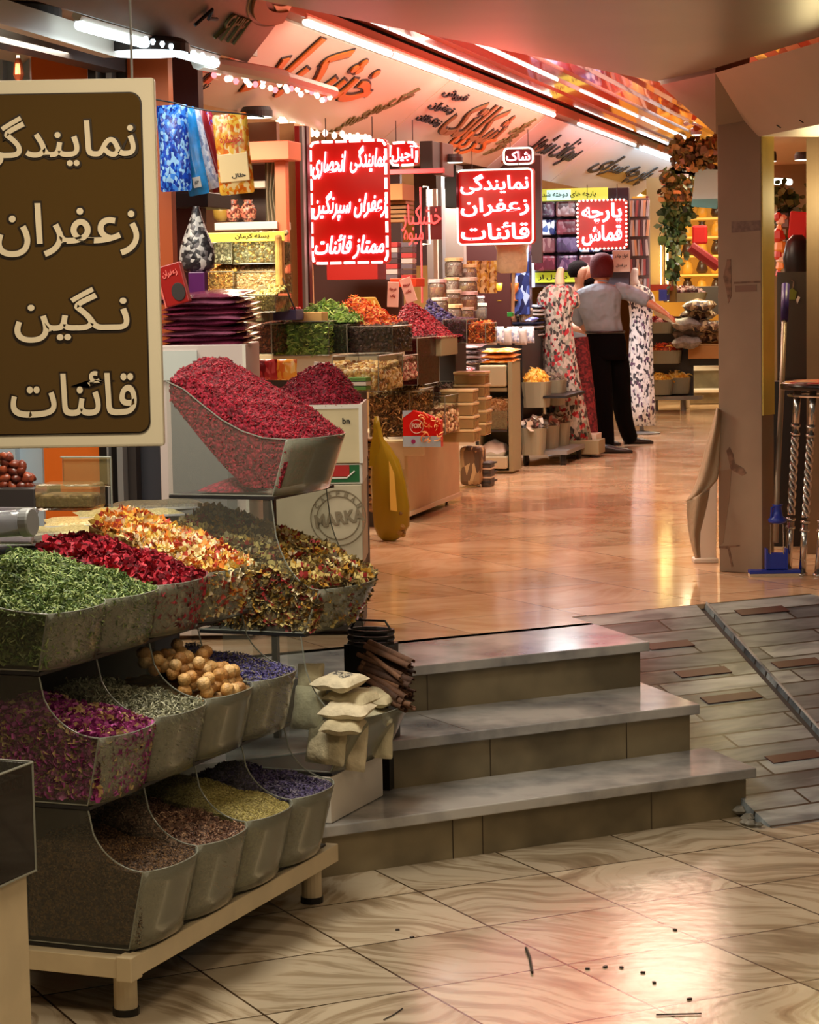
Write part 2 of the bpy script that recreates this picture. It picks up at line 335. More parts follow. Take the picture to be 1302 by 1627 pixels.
def pieces(mb, pts, kind, size, nm, flat=0.3, jitter=0.35, wts=None, m0=0):
    pts = np.asarray(pts, float); n = len(pts)
    if n == 0: return
    V, F = shp(kind); Rm = rotmats(n, flat); sz = size*(1+RNG.uniform(-jitter, jitter, n))
    W = np.einsum('nij,kj->nki', Rm, V)*sz[:, None, None]+pts[:, None, :]
    base = len(mb.v); k = len(V); mb.v += [tuple(x) for x in W.reshape(-1, 3)]
    mi = RNG.choice(nm, n, p=wts)+m0
    for i in range(n):
        o = base+i*k
        for f in F: mb.f.append(tuple(o+j for j in f)); mb.m.append(int(mi[i]))
# ================================================================ THE BUILDING
def struct(o): o['kind'] = 'structure'; return o
M_low = marble_tiles('marble_floor_low', 0.44, math.radians(63.5)-math.pi/2, (196, 182, 158), (156, 138, 112), (120, 100, 76), 0.16, vscale=1.2, contrast=1.1)
M_up = marble_tiles('marble_floor_up', 0.62, math.radians(62)-math.pi/2, (226, 196, 160), (196, 152, 112), (168, 118, 82), 0.11, vscale=1.3, contrast=0.35, grout=0.004, groutcol=(110, 70, 50))
M_step = mat('step_marble', (186, 184, 180), 0.14, col2=(96, 98, 104), vscale=4.0, lo=.40, hi=.70, detail=6)
M_riser = mat('riser_stone', (124, 112, 86), 0.6, var=0.32, vscale=3.0, bump=0.15)
M_ceil = mat('ceiling_neon_tint', (222, 110, 84), 0.10, metal=0.0, coat=1.0, spec=1.0)  # reflected neon red is put into the ceiling's own colour
M_soffit = mat('soffit_paint', (134, 118, 100), 0.34, var=0.07, vscale=1.2)
M_beam = mat('beam_paint', (196, 180, 168), 0.45, var=0.04, vscale=2.0)
M_column = mat('column_paint', (152, 132, 112), 0.55, var=0.08, vscale=3.0)
M_colside = mat('column_side_lit', (216, 198, 100), 0.5, var=0.08, vscale=4)  # warm light falling on the column's side, put into the colour
M_cream = mat('cream_wall', (205, 170, 120), 0.6, var=0.05)
M_dark = mat('dark_grey', (50, 44, 42), 0.5); M_blk = mat('black_plastic', (18, 16, 16), 0.35)
M_white = mat('white_paint', (222, 216, 204), 0.45); M_orange = mat('orange_laminate', (214, 104, 26), 0.45)
M_frame_or = mat('orange_frame', (226, 122, 84), 0.5); M_grey = mat('grey_metal', (140, 142, 142), 0.4, metal=0.3); M_brown = mat('brown_fascia', (128, 96, 72), 0.5)
M_chrome = mat('chrome', (200, 200, 200), 0.18, metal=1.0); M_redp = mat('red_board', (150, 24, 18), 0.35)
def poly_floor(name, pts, z, m, th=0.05):
    return struct(MB().poly([(x, y, z-th) for x, y in pts], (0, 0, th)).build(name, m))
poly_floor('floor', [(-5, 1), (6, 1), (6, 10), (-5, 10)], 0.0, M_low)
# upper floor
poly_floor('floor_upper', [(-4.6, 6.12), (.714, 8.997), (.64, 9.215), (1.70, 9.81), (2.6, 8.4), (8, 8.4), (14, 40), (-8, 40), (-8, 9)], UF, M_up, th=0.4)
tdir = Vector((0.883, 0.469, 0)); qdir = Vector((-.31, .951, 0))
for k, K in enumerate(((1.169, 7.82), (1.016, 8.131), (.88, 8.518))):
    z1 = UF/3*(k+1); K = Vector((K[0], K[1], 0)); L_ = 2.6
    def slab(a, off, side, z0, zz, nm, m, bv=0, kk=K):
        A = kk-tdir*side+qdir*off; B = A-tdir*a
        pts = [(p.x, p.y, z0) for p in (B, A, A+qdir*.56, B+qdir*.56)]
        return struct(MB().poly(pts, (0, 0, zz-z0)).build(nm, m, bevel=bv))
    slab(L_, 0, 0, z1-.035, z1, 'stair_tread', M_step, .004)
    # tread front strip is cut into stones; riser is set back under the nosing
    slab(L_, .028, .03, z1-UF/3, z1-.035, 'stair_riser', M_riser)
# stone joints of the risers and treads
M_joint = mat('stone_joint', (66, 54, 40), 0.8)
for (k, dist) in ((0, .42), (0, .62+.45), (0, 1.18), (1, .85), (1, .3), (2, .93)):
    K = Vector(((1.169, 7.82), (1.016, 8.131), (.88, 8.518))[k]+(0,)); A = K-tdir*dist+qdir*.0265
    z0 = UF/3*k; a = tdir*.003
    struct(MB().poly([(A.x, A.y, z0), (A.x+a.x, A.y+a.y, z0), (A.x+a.x+.001, A.y+a.y+.004, z0), (A.x, A.y+.004, z0)], (0, 0, UF/3-.036)).build('trim_1', M_joint))
K = Vector((1.016, 8.131, UF*2/3+.0005)); A = K-tdir*.93
struct(MB().quad(A, A+tdir*.004, A+tdir*.004+Vector((-.469, .883, 0))*.38, A+Vector((-.469, .883, 0))*.38).build('trim_2', M_joint))
# ramp beside the steps
n1 = Vector((.631, 9.22, UF)); n2 = Vector((1.142, 9.492, UF)); b1 = Vector((1.215, 7.642, 0))
RU = (n2-n1).normalized(); NRM = RU.cross(b1-n1).normalized(); RV = NRM.cross(RU).normalized()
if RV.z > 0: RV = -RV
if NRM.z < 0: NRM = -NRM
RM = Matrix((RU, -RV, NRM)).transposed().to_4x4(); RM.translation = n1
def ramp_px(u, v):
    q = ray(u, v); c = Vector((0, 0, EYE)); t = NRM.dot(n1-c)/NRM.dot(q); return RM.inverted() @ (c+q*t)
def ramp_mat():
    m = bpy.data.materials.new('ramp_stone'); m.use_nodes = True; nt = m.node_tree; b = nt.nodes['Principled BSDF']; N = nt.nodes.new; L = nt.links.new
    tc = N('ShaderNodeTexCoord'); br = N('ShaderNodeTexBrick'); br.inputs['Scale'].default_value = 1; br.inputs['Brick Width'].default_value = .62; br.inputs['Row Height'].default_value = .108
    br.inputs['Mortar Size'].default_value = .006; br.inputs['Mortar Smooth'].default_value = .2; br.inputs['Color1'].default_value = lin((172, 182, 188)); br.inputs['Color2'].default_value = lin((104, 114, 124)); br.inputs['Mortar'].default_value = lin((52, 46, 40)); br.offset = .43
    L(tc.outputs['Object'], br.inputs['Vector'])
    mp = N('ShaderNodeMapping'); mp.inputs['Scale'].default_value = (2, 7, 2); L(tc.outputs['Object'], mp.inputs[0])
    ns = N('ShaderNodeTexNoise'); ns.inputs['Scale'].default_value = 1.6; ns.inputs['Detail'].default_value = 6; ns.inputs['Distortion'].default_value = 1.0; L(mp.outputs[0], ns.inputs['Vector'])
    r = N('ShaderNodeValToRGB'); r.color_ramp.elements[0].position = .36; r.color_ramp.elements[0].color = (.25, .26, .28, 1); r.color_ramp.elements[1].position = .62; r.color_ramp.elements[1].color = (1.0, 1.0, .97, 1)
    L(ns.outputs['Fac'], r.inputs[0]); mx = N('ShaderNodeMix'); mx.data_type = 'RGBA'; mx.blend_type = 'MULTIPLY'; mx.inputs[0].default_value = .85
    L(br.outputs['Color'], mx.inputs[6]); L(r.outputs[0], mx.inputs[7]); L(mx.outputs[2], b.inputs['Base Color']); b.inputs['Roughness'].default_value = .32
    bp = N('ShaderNodeBump'); bp.invert = True; bp.inputs['Strength'].default_value = .8; bp.inputs['Distance'].default_value = .008; L(br.outputs['Fac'], bp.inputs['Height']); L(bp.outputs[0], b.inputs['Normal'])
    return m
M_ramp = ramp_mat(); RLEN = 1.74
g0 = ramp_px(1118, 963); g1 = ramp_px(1302, 1170); gd = (g1-g0); gd = Vector((gd.x, gd.y, 0)).normalized()
gend = g0+gd*((-RLEN-g0.y)/gd.y)
W = .022
mb = MB(); mb.poly([(-.08, 0, 0), (-.25, -RLEN, 0), (gend.x-W, -RLEN, 0), (g0.x-W, 0, 0)], (0, 0, -.12)); o = struct(mb.build('ramp_floor_left', M_ramp)); o.matrix_world = RM
rt = ramp_px(1279, 943)
mb = MB(); mb.poly([(g0.x+W, 0, 0), (gend.x+W, -RLEN, 0), (rt.x+2.2, -RLEN, 0), (rt.x+.02, 0, 0)], (0, 0, -.12)); o = struct(mb.build('ramp_floor_right', M_ramp)); o.matrix_world = RM
mb = MB(); mb.poly([(g0.x-W, 0, -.02), (gend.x-W, -RLEN, -.02), (gend.x+W, -RLEN, -.02), (g0.x+W, 0, -.02)], (0, 0, -.1)); o = struct(mb.build('ramp_floor_gutter', mat('gutter', (60, 56, 52), .6))); o.matrix_world = RM
mb = MB(); e_ = Vector((W+.006, 0, .004)); mb.tube([Vector((g0.x, 0, 0))+e_, Vector((gend.x, -RLEN, 0))+e_], .006, 6); o = struct(mb.build('trim_3', M_step)); o.matrix_world = RM
M_inlay = mat('inlay_maroon', (78, 46, 44), .4)
for (ua, va, ub, vb, hh) in ((1028, 1028, 1100, 1023, 9), (1075, 1071, 1160, 1066, 12), (1118, 1113, 1207, 1105, 12), (1172, 974, 1250, 968, 9), (1232, 1058, 1302, 1050, 12), (1222, 1208, 1302, 1198, 12)):
    a = ramp_px(ua, va); b = ramp_px(ub, vb); h = .055
    q = struct(MB().box(a.x, b.x, (a.y+b.y)/2-h/2, (a.y+b.y)/2+h/2, -.002, .004).build('trim_4', M_inlay)); q.matrix_world = RM
# broken mortar edge where the ramp meets the lower floor
mb = MB()
for i in range(14):
    c = RM @ Vector((-.24+random.uniform(-.05, .0)+.01*i, -RLEN+.02+i*.024, 0)); r = random.uniform(.012, .03)
    mb.lathe([(r*.6, -r*.4), (r, 0), (r*.5, r*.5)], 6, (c.x-.02+random.uniform(-.02, .02), c.y, max(.012, c.z-.03)))
struct(mb.build('trim_5', mat('rubble_stone', (126, 122, 112), .8, var=.3, vscale=20)))
# ---- ceilings
def ceil_poly(name, pts, z, m, th=.06): return struct(MB().poly([(x, y, z) for x, y in pts], (0, 0, th)).build(name, m))
def rxy(s, d): p = R(s, d, 0); return (p.x, p.y)
# glossy ceiling of long strips running along the arcade
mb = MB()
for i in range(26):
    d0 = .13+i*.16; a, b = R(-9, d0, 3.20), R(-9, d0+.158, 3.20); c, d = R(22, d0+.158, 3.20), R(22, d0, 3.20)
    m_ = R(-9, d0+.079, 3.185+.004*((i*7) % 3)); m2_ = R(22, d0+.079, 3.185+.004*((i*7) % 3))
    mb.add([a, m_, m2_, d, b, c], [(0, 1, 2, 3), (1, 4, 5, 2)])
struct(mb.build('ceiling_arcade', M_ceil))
ceil_poly('ceiling_above', [rxy(-12, -3), rxy(-12, 8), rxy(24, 8), rxy(24, -3)], 3.30, M_dark)
ceil_poly('ceiling_shops', [rxy(-3.9, -2.8), rxy(-3.9, -.5), rxy(22, -.5), rxy(22, -2.8)], 2.78, mat('shop_ceiling', (200, 170, 140), .5))
ceil_poly('ceiling_near_shop', [rxy(-12, -2.8), rxy(-12, .38), rxy(-3.9, .38), rxy(-3.9, -2.8)], 2.78, mat('near_ceiling', (176, 140, 108), .4))
# lower hall soffit, sloped face and boxed beam over the column
SL = Vector((.449, .894)); a0 = Vector((-.025, 8.56)); e1 = Vector((1.18, 10.95)); s0 = a0-SL*6.5
ceil_poly('ceiling_hall', [(s0.x, s0.y), (e1.x, e1.y), (1.36, 10.4), (1.61, 9.16), (1.9, 7.0), (6, 7.0), (6, 1.0), (s0.x, 1.0)], 2.756, M_soffit, .5)
CH = [P(1050, 135, 10.95), P(1137, 116, 10.4), P(1185, 195, 10.55), P(1138, 213, 10.66)]
struct(MB().poly(CH, (.03, .03, .35)).build('ceiling_slope', M_soffit))
BF = [P(1137, 116, 10.4), P(1302, 67, 9.16), P(1312, 196, 9.7), P(1206, 217, 10.5), P(1185, 195, 10.55)]
q0 = BF[1]+(BF[1]-BF[0])*2.5; q1 = BF[2]+(BF[1]-BF[0])*2.5; q1.z = 2.47
struct(MB().poly([BF[0], BF[1], q0, q1, BF[2], BF[3], BF[4]], (2.6, .9, .0)).build('ceiling_beam', M_beam))
# small nails along the beam
for (u, v) in ((1246, 206), (1282, 198)):
    c = P(u, v-3, 9.75); struct(MB().tube([c+Vector((-.012, 0, 0)), c+Vector((-.03, 0, .012))], .003, 5).build('trim_6', M_blk))
# ---- column: near face 0.216 wide, turned 34 degrees
CA = Vector((1.418, 10.62, 0)); CB = Vector((1.598, 10.50, 0)); cb = (CB-CA); cw = cb.length; cang = math.atan2(cb.y, cb.x)
col = box_obj('wall_column', M_column, 0, cw, 0, .13, UF, 2.75, loc=CA, rz=cang, bevel=.004); struct(col)
sp_ = box_obj('wall_column_lit_side', M_colside, cw-.002, cw+.006, .004, .125, UF+.72, 2.62, loc=CA, rz=cang); struct(sp_)  # strip that carries the painted warm light on this side
# stains, old tape and a kicked base
M_stain = mat('column_stain', (122, 94, 76), .7, var=.3, vscale=30); M_tape = mat('column_tape', (118, 98, 88), .6, var=.2, vscale=40)
def on_col(u, v):  # pixel to column face local
    q = ray(u, v); nrm = Vector((-cb.y, cb.x, 0)); c = Vector((0, 0, EYE)); t = nrm.dot(CA-c)/nrm.dot(q); p = c+q*t
    return ((p-CA).dot(cb)/cw, p.z)
def stain(name, pts, m, d=.0015):
    pts = [on_col(*p) for p in pts]; o = MB().poly([(x, -d, z) for x, z in pts], (0, d+.0005, 0)).build(name, m, loc=CA, rz=cang); return struct(o)
stain('trim_7', [(1163, 352), (1209, 350), (1209, 366), (1163, 370)], M_tape)
stain('trim_7', [(1167, 448), (1209, 446), (1209, 449), (1167, 451)], M_stain); stain('trim_7', [(1169, 454), (1203, 452), (1203, 463), (1169, 464)], mat('tape_brown', (124, 96, 80), .6))
stain('trim_8', [(1150, 440), (1156, 412), (1162, 412), (1163, 470), (1158, 482), (1155, 462)], M_stain)
stain('trim_8', [(1155, 716), (1160, 710), (1166, 722), (1168, 736), (1182, 744), (1187, 752), (1180, 756), (1162, 746)], M_stain)
stain('trim_8', [(1163, 745), (1160, 790), (1150, 862), (1143, 868), (1143, 748)], mat('column_dirt', (140, 114, 92), .7))
stain('trim_8', [(1143, 868), (1176, 866), (1176, 868), (1160, 870), (1166, 900), (1163, 901), (1157, 872), (1143, 871)], M_stain)
# ---- shop walls and dividers
def rbox(name, s0_, s1_, d0, d1, z0, z1, m, bevel=0, parent=None):
    """box laid out in the shop-row frame (s along the row, d towards the aisle)"""
    mb = MB(); M = Matrix.Translation(RO) @ Matrix.Rotation(-R143, 4, 'Z')
    o = mb.box(d0, d1, s0_, s1_, z0, z1).build(name, m, parent, bevel=bevel)
    if parent is None: o.matrix_world = M
    return o
struct(rbox('wall_shops_back', -12, 22, -2.9, -2.8, 0, 3.3, M_cream))
struct(rbox('wall_end', 20.5, 20.6, -3, 8, UF, 3.3, mat('end_wall', (190, 140, 60), .5)))
struct(rbox('wall_right', -3, 22, 4.4, 4.5, UF, 3.3, mat('right_wall', (150, 120, 80), .6)))
def near_s(u, d):   # row distance where pixel column u meets offset d
    return PD(u, 465, d)[0]
# ================================================================ SHOP FASCIA PANELS, TUBES, CEILING LAMPS
M_panel = mat('panel_cream', (204, 196, 176), .35); M_panel2 = mat('panel_white', (206, 214, 224), .35); M_panel0 = mat('panel_grey', (98, 90, 78), .45, var=.06)
M_ink = mat('ink_black', (24, 20, 20), .5); M_inkor = mat('ink_orange', (206, 110, 24), .5); M_inkbr = mat('ink_brown', (150, 96, 48), .5); M_inkcr = mat('ink_cream', (236, 208, 150), .35)
M_inkol = mat('ink_olive', (104, 92, 44), .6)
M_tube = emis('tube_glow', (1.0, 1.0, 0.86), 4.0); M_tubec = emis('tube_glow_cool', (0.78, 0.95, 1.0), 5.0)
def fascia(sa, sb, db, zb, dt, zt, m, label, slant=0.0):
    B = R(sa, db, zb); X = RD.copy(); Z = (R(sa, dt, zt)-B); h = Z.length; Z.normalize(); Yv = Z.cross(X)
    M = Matrix((X, Yv, Z)).transposed().to_4x4(); M.translation = B
    o = MB().box(0, sb-sa, 0, .03, 0, h).build('signboard', m, bevel=.004); o.matrix_world = M
    tag(o, label, 'signboard', 'sloping signboards above the shops'); o['len'] = sb-sa; return o, h
def ftext(par, s, x, z, w, h, m, tilt=0, **k):
    return text_obj('lettering', s, w, h, m, par, (x, -.0065, z), (0, tilt, 0), depth=.012, **k)
def outlined(par, s, x, z, w, h, m, m_out, tilt=0, **k):
    text_obj('lettering', s, w*1.02, h*1.04, m_out, par, (x, -.003, z), (0, tilt, 0), depth=.006, bold=.045, **k)
    return text_obj('lettering', s, w, h, m, par, (x, -.0075, z), (0, tilt, 0), depth=.015, bold=.012, **k)
def s_at(u, v, d): return PD(u, v, d)[0]
sT = lambda u, v: s_at(u, v, .05)
P1e = -4.16
# near shop's dark board
f0, h0 = fascia(-9.2, P1e, .42, 2.73, .76, 3.12, M_panel0, 'dark grey sloping signboard with cream lettering over the nearest shop')
outlined(f0, 'عطاری', 3.95, h0*1.0, 2.2, h0*1.3, M_inkbr, M_inkcr); outlined(f0, 'گل', 2.3, h0*.8, .9, h0*.9, M_inkbr, M_inkcr); ftext(f0, '۱۴۳۶', 4.62, .12, .24, .12, M_inkol, bold=0)
MB().tube([(4.22, -.012, .09), (4.27, -.012, .17), (4.30, -.012, .13), (4.38, -.012, .14)], .007, 6).build('lettering', M_ink, f0)
s2, s3, s4, s5 = -2.72+1.0, 0, 0, 0
sB = [sT(452, 34), sT(716, 124), sT(870, 190), sT(960, 224), sT(1076, 262)]
lab = ['cream signboard with orange lettering, just past the dark grey board', 'cream signboard with brown lettering and three black lines of writing', 'blue-white signboard half washed in red light, with slim black script', 'white signboard with black script, last of the sloping boards']
F = []
for i in range(4):
    a = sB[i] if i else P1e-.9
    F.append(fascia(a, sB[i+1]-.02, -.42, 2.73, .05, 3.10, M_panel if i < 2 else M_panel2, lab[i]))
L0 = sB[1]-(P1e-.9)
o, h = F[0]; W0 = 1.15
outlined(o, 'خشکبار', L0-2.15, h*.60, 1.9, h*.74, M_inkor, M_ink); outlined(o, 'آجیل', L0-4.1, h*.44, 1.2, h*.72, mat('ink_rust', (196, 100, 62), .5), M_ink)
for i in range(3): ftext(o, 'کربلایی'[::1] if i else 'گل', L0-.55-.22*i, h*.62-.13*i, .34, .10, M_inkol, tilt=-.5)
q = MB().box(-.08, .08, -.006, 0, -.05, .05).build('notice', M_panel, o); q.location = (L0-3.55, -.001, h*.2); text_obj('lettering', '۶۸', .08, .05, M_ink, q, (0, -.007, 0), depth=.003)
o, h = F[1]; L1 = sB[2]-sB[1]
outlined(o, 'شکلاتک', L1*.52, h*.62, L1*.50, h*.58, M_inkbr, M_ink); outlined(o, 'کربلا', L1*.62, h*.30, L1*.34, h*.36, M_inkor, M_ink)
for i, t in enumerate(('فروش', 'زعفران', 'زرشک قائنات')): ftext(o, t, L1*.13+.02*i, h*(.86-.2*i), L1*.19, h*.13, M_ink)
for i in range(3): ftext(o, 'گلها'[:3], L1*.88, h*(.75-.2*i), L1*.12, .09, M_inkol, tilt=-.4)
o, h = F[2]; L2 = sB[3]-sB[2]
ftext(o, 'سوغات مشهد', L2*.55, h*.58, L2*.75, h*.55, M_ink, bold=.01, shear=.5); outlined(o, 'کادو', L2*.22, h*.35, L2*.3, h*.4, M_inkbr, mat('ink_red', (190, 40, 36), .5))
o, h = F[3]; L3 = sB[4]-sB[3]
ftext(o, 'پارچه سرای', L3*.52, h*.56, L3*.68, h*.5, M_ink, shear=.5); q = MB().box(-L3*.24, L3*.24, -.004, 0, -.06, .06).build('colour_band', mat('gold_band', (170, 140, 70), .5), o); q.location = (L3*.55, 0, h*.42)
# brown top rail of the fascia
for i in range(4):
    a = sB[i] if i else P1e-.2
    r = rbox('fascia_rail', a, sB[i+1]-.01, -.02, .13, 3.118, 3.185, M_brown, .004)
    tag(r, ['brown rail above the orange-lettered signboard', 'brown rail above the brown-lettered signboard', 'brown rail above the red-washed signboard', 'brown rail above the last white signboard'][i], 'rail', 'brown rails above the signboards')
# fluorescent fixtures
def fixture(sa, sb, d, z, m, label, r=.018, d2=None, z2=None):
    A, B = R(sa, d, z), R(sb, d if d2 is None else d2, z if z2 is None else z2); e = empty('fluorescent_tube', A, 0, label, 'lamp', 'fluorescent tubes over the signboards')
    off = Vector((0, 0, .028)); D = (B-A); mid = A+D*.5; X = D.normalized()
    MB().tube([A-A+off+X*0, D+off], .018, 6).build('fixture_body', M_white, e)
    for k in (0, 1):
        a_ = D*(.5*k)+X*.02; b_ = D*(.5*k+.5)-X*.02
        MB().tube([a_, b_], r, 10).build('tube', m, e, smooth=True)
        MB().tube([b_, b_+X*.02], r*1.1, 8).build('end_cap', M_white, e)
    return e
fixture(sT(462, 38), sT(710, 124), .12, 3.10, M_tube, 'long white fluorescent tube above the orange-lettered signboard')
fixture(sT(697, 128), sT(866, 190), .12, 3.10, M_tube, 'long white fluorescent tube above the brown-lettered signboard')
fixture(sT(905, 205), sT(998, 242), .12, 3.10, M_tube, 'dimmer fluorescent tube over the red-washed signboard', .012)
fixture(sT(1008, 234), sT(1073, 260), .12, 3.10, M_tubec, 'bright fluorescent tube above the last white signboard', .026)
_a = s_at(122, 30, .40); _b = s_at(345, 98, .40)
fixture(_a, _b, .40, 2.70, M_tubec, 'bluish fluorescent tube under the dark grey signboard')
# real light of the tubes
def along(sa, sb, d, z, p, colr, tilt):
    A, B = R(sa, d, z), R(sb, d, z); m_ = (A+B)/2
    o = area('tube_light', m_, (B-A).length, p, colr, sy=.05); o.matrix_world = Matrix.Translation(m_) @ Matrix.Rotation(-R143, 4, 'Z') @ Matrix.Rotation(math.radians(tilt), 4, 'Y') @ Matrix.Rotation(math.pi/2, 4, 'Z'); return o
along(sT(462, 38), sT(710, 124), .14, 3.06, 4, (1, 1, .88), 30); along(sT(697, 128), sT(866, 190), .14, 3.06, 4.5, (1, 1, .88), 30)
along(sT(905, 205), sT(1073, 260), .14, 3.06, 9, (.9, .97, 1), 30); along(_a, _b, .42, 2.68, 5, (.8, .95, 1), 0)
# string of little lights along the bottom of the boards
def light_string(name, pts, cols, label, n, r=.012, st=6, z_j=.012):
    e = empty(name, pts[0], 0, label, 'string lights')
    o0 = pts[0]; seg = [(b-a).length for a, b in zip(pts[:-1], pts[1:])]; T = sum(seg)
    MB().tube([p-o0+Vector((0, 0, .01)) for p in pts], .003, 5).build('wire', M_white, e)
    for k in range(n):
        t = (k+.5)/n*T; i = 0
        while t > seg[i]: t -= seg[i]; i += 1
        p = pts[i].lerp(pts[i+1], t/seg[i])-o0+Vector((random.uniform(-.004, .004), random.uniform(-.004, .004), random.uniform(-z_j, z_j)))
        MB().lathe([(r*.3, -r*1.3), (r, -r*.5), (r, r*.5), (r*.3, r*1.3)], 6, p).build('bulb', cols[k % len(cols)], e)
    return e
E_w = emis('bulb_warm', (1, .82, .55), 2.5); E_r = emis('bulb_red', (1, .18, .2), 3); E_c = emis('bulb_cool', (.8, .95, 1), 2.5); E_pk = emis('bulb_pink', (1, .5, .45), 4)
def PZs(u, v, z): return PZ(u, v, z)
light_string('string_lights', [PZ(440, 192, 2.72), PZ(500, 212, 2.71), PZ(545, 216, 2.70), PZ(612, 226, 2.70)], [E_w, E_pk, E_w], 'warm string lights along the lower edge of the orange-lettered signboard', 30, .016)
# lit awning strip hanging in front of the orange-lettered board
aw = empty('awning_strip', PZ(320, 104, 2.70), 0, 'pale awning strip wrapped in red and white string lights beside the dark grey board', 'awning')
a_, b_, c_ = [PZ(u, v, 2.70)-aw.location for u, v in ((315, 98), (450, 122), (530, 146))]
MB().tube([a_, b_], .032, 8).build('strip_bar', mat('strip_white', (214, 216, 206), .4), aw); MB().tube([b_, c_], .026, 8).build('strip_end', M_grey, aw)
for i in range(26):
    t = i/25; p = a_.lerp(c_, .12+.86*t)+Vector((random.uniform(-.01, .01), -.035, random.uniform(-.05, -.02)))
    MB().lathe([(.006, -.012), (.013, 0), (.006, .012)], 6, p).build('bulb', [E_r, E_w, E_pk, E_w][i % 4], aw)
for i, (u, v) in enumerate(((232, 62), (243, 66), (258, 70), (272, 74), (284, 78), (296, 80), (308, 84), (322, 88), (338, 94))):
    p = PZ(u, v, 2.69); q = MB().lathe([(.004, -.012), (.010, 0), (.006, .010)], 8, (0, 0, 0)).build('bulb_lamp', E_c, loc=p)
    tag(q, 'small cool white bulb in the row along the bottom of the dark grey board', 'bulb', 'cool bulbs under the dark grey board')
# flush round lamps
def disc_lamp(u0, u1, v, z, m, label, sy=1.0):
    c = PZ((u0+u1)/2, v, z); r = (u1-u0)/2*c.y/FP; e = empty('round_ceiling_lamp', c, 0, label, 'lamp', 'round ceiling lamps')
    MB().lathe([(r*1.06, 0.0), (r*1.06, .03), (r*.9, .05)], 32).build('rim', M_dark, e); MB().lathe([(r*.2, -.006), (r, -.003), (r, .002)], 32).build('diffuser', m, e); return e
E_disc = emis('disc_warm', (1, .90, .68), 2.6); E_discc = emis('disc_cool', (.85, .97, 1), 2.6)
disc_lamp(-70, 92, 30, 2.74, E_disc, 'large warm round lamp in the near shop ceiling, cut by the frame')
disc_lamp(172, 298, 85, 2.68, E_discc, 'large cool round lamp in the near shop ceiling above the brown sign')
disc_lamp(384, 432, 186, 2.70, E_disc, 'small round lamp under the orange-lettered signboard')
disc_lamp(708, 735, 258, 2.62, E_disc, 'small round lamp beside the black neon sign')
disc_lamp(1264, 1296, 254, 2.62, E_disc, 'oval lamp in the ceiling right of the column')
disc_lamp(1218, 1234, 256, 2.45, E_disc, 'small lamp high on the yellow side of the column')
# near shop ceiling trims
for (a, b, m, w) in (((0, 45), (165, 92), M_white, .05), ((0, 78), (165, 116), M_dark, .09)):
    A, B = PZ(a[0], a[1], 2.66), PZ(b[0], b[1], 2.66)
    D = (B-A).normalized(); n_ = Vector((D.y, -D.x, 0)); q = MB().poly([A-D*2, B, B+n_*w, A-D*2+n_*w], (0, 0, .08)).build('trim_9', m); struct(q)
# ================================================================ THE TWO STEPPED RACKS OF SCOOP BINS
TH = math.radians(22)
K1 = PZ(205, 1510, .175); K2 = PZ(525, 1227, .33)
AX = Vector((math.cos(TH), -math.sin(TH), 0)); AY = Vector((math.sin(TH), math.cos(TH), 0))
def kloc(K, x, y, z): p = K+AX*x+AY*y; return Vector((p.x, p.y, z))
M_acr = acrylic('acrylic_side', (170, 165, 150), .07, .10, .05); M_acf = acrylic('acrylic_front', (176, 176, 156), .40, .16, .16, (.86, .87, .84))
M_edge = mat('acrylic_edge', (136, 140, 130), .25, spec=.8); M_beamw = mat('rack_beam', (206, 190, 156), .5, var=.05)
M_shelf = mat('rack_shelf', (30, 30, 32), .4)
def rack(name, K, rows, L, D, base, label):
    e = empty(name, (K.x, K.y, base), -TH, label, 'rack')
    zs = [r[1]-base for r in rows]
    for i, (dx, z, *_r) in enumerate(rows):
        MB().box(dx-D, dx+.005, 0, L, z-base-.012, z-base-.003).build('shelf_board', M_shelf, e)
        if i < len(rows)-1: pass
    if L > 1: MB().box(-D-.26, -D-.25, 0, L, zs[0]-.01, zs[-1]+.1).build('back_panel', M_shelf, e)
    return e
R1 = rack('bin_rack', K1, [(0, .175), (-.105, .536), (-.235, .87)], 1.20, .30, 0.0, 'stepped rack on a cream beam frame carrying three rows of scoop bins')
mb = MB(); mb.box(-.012, .028, -.005, 1.24, .112, .165); mb.build('front_beam', M_beamw, R1, bevel=.002)
MB().box(-.62, .0, -.04, .0, .112, .163).build('side_beam', M_beamw, R1, bevel=.002)
MB().box(-.014, .03, -.045, .014, .106, .169).build('corner_bracket', M_beamw, R1, bevel=.003)
for (x, y) in ((-.03, .03), (-.03, 1.17), (-.5, .03), (-.5, 1.17)):
    l = MB().lathe([(.03, .018), (.03, .112)], 16, (x, y, 0)).build('leg', M_beamw, R1, smooth=False); MB().lathe([(.034, .0), (.034, .018)], 16, (x, y, 0)).build('rubber_foot', M_blk, l)
R2 = rack('bin_rack', K2, [(0, .33), (-.08, .76), (-.175, 1.183)], .46, .36, UF/3, 'narrow stepped rack standing on the first step beside the tall bag bin')
MB().box(-.40, .0, 0, .42, .002, .148).build('base_box', M_white, R2, bevel=.003)
MB().box(-.10, -.01, .50, .60, .002, .30).build('post', M_blk, R2)
for x in (-.40,): MB().box(x, x+.02, .44, .46, .15, 1.0).build('side_upright', M_shelf, R2)
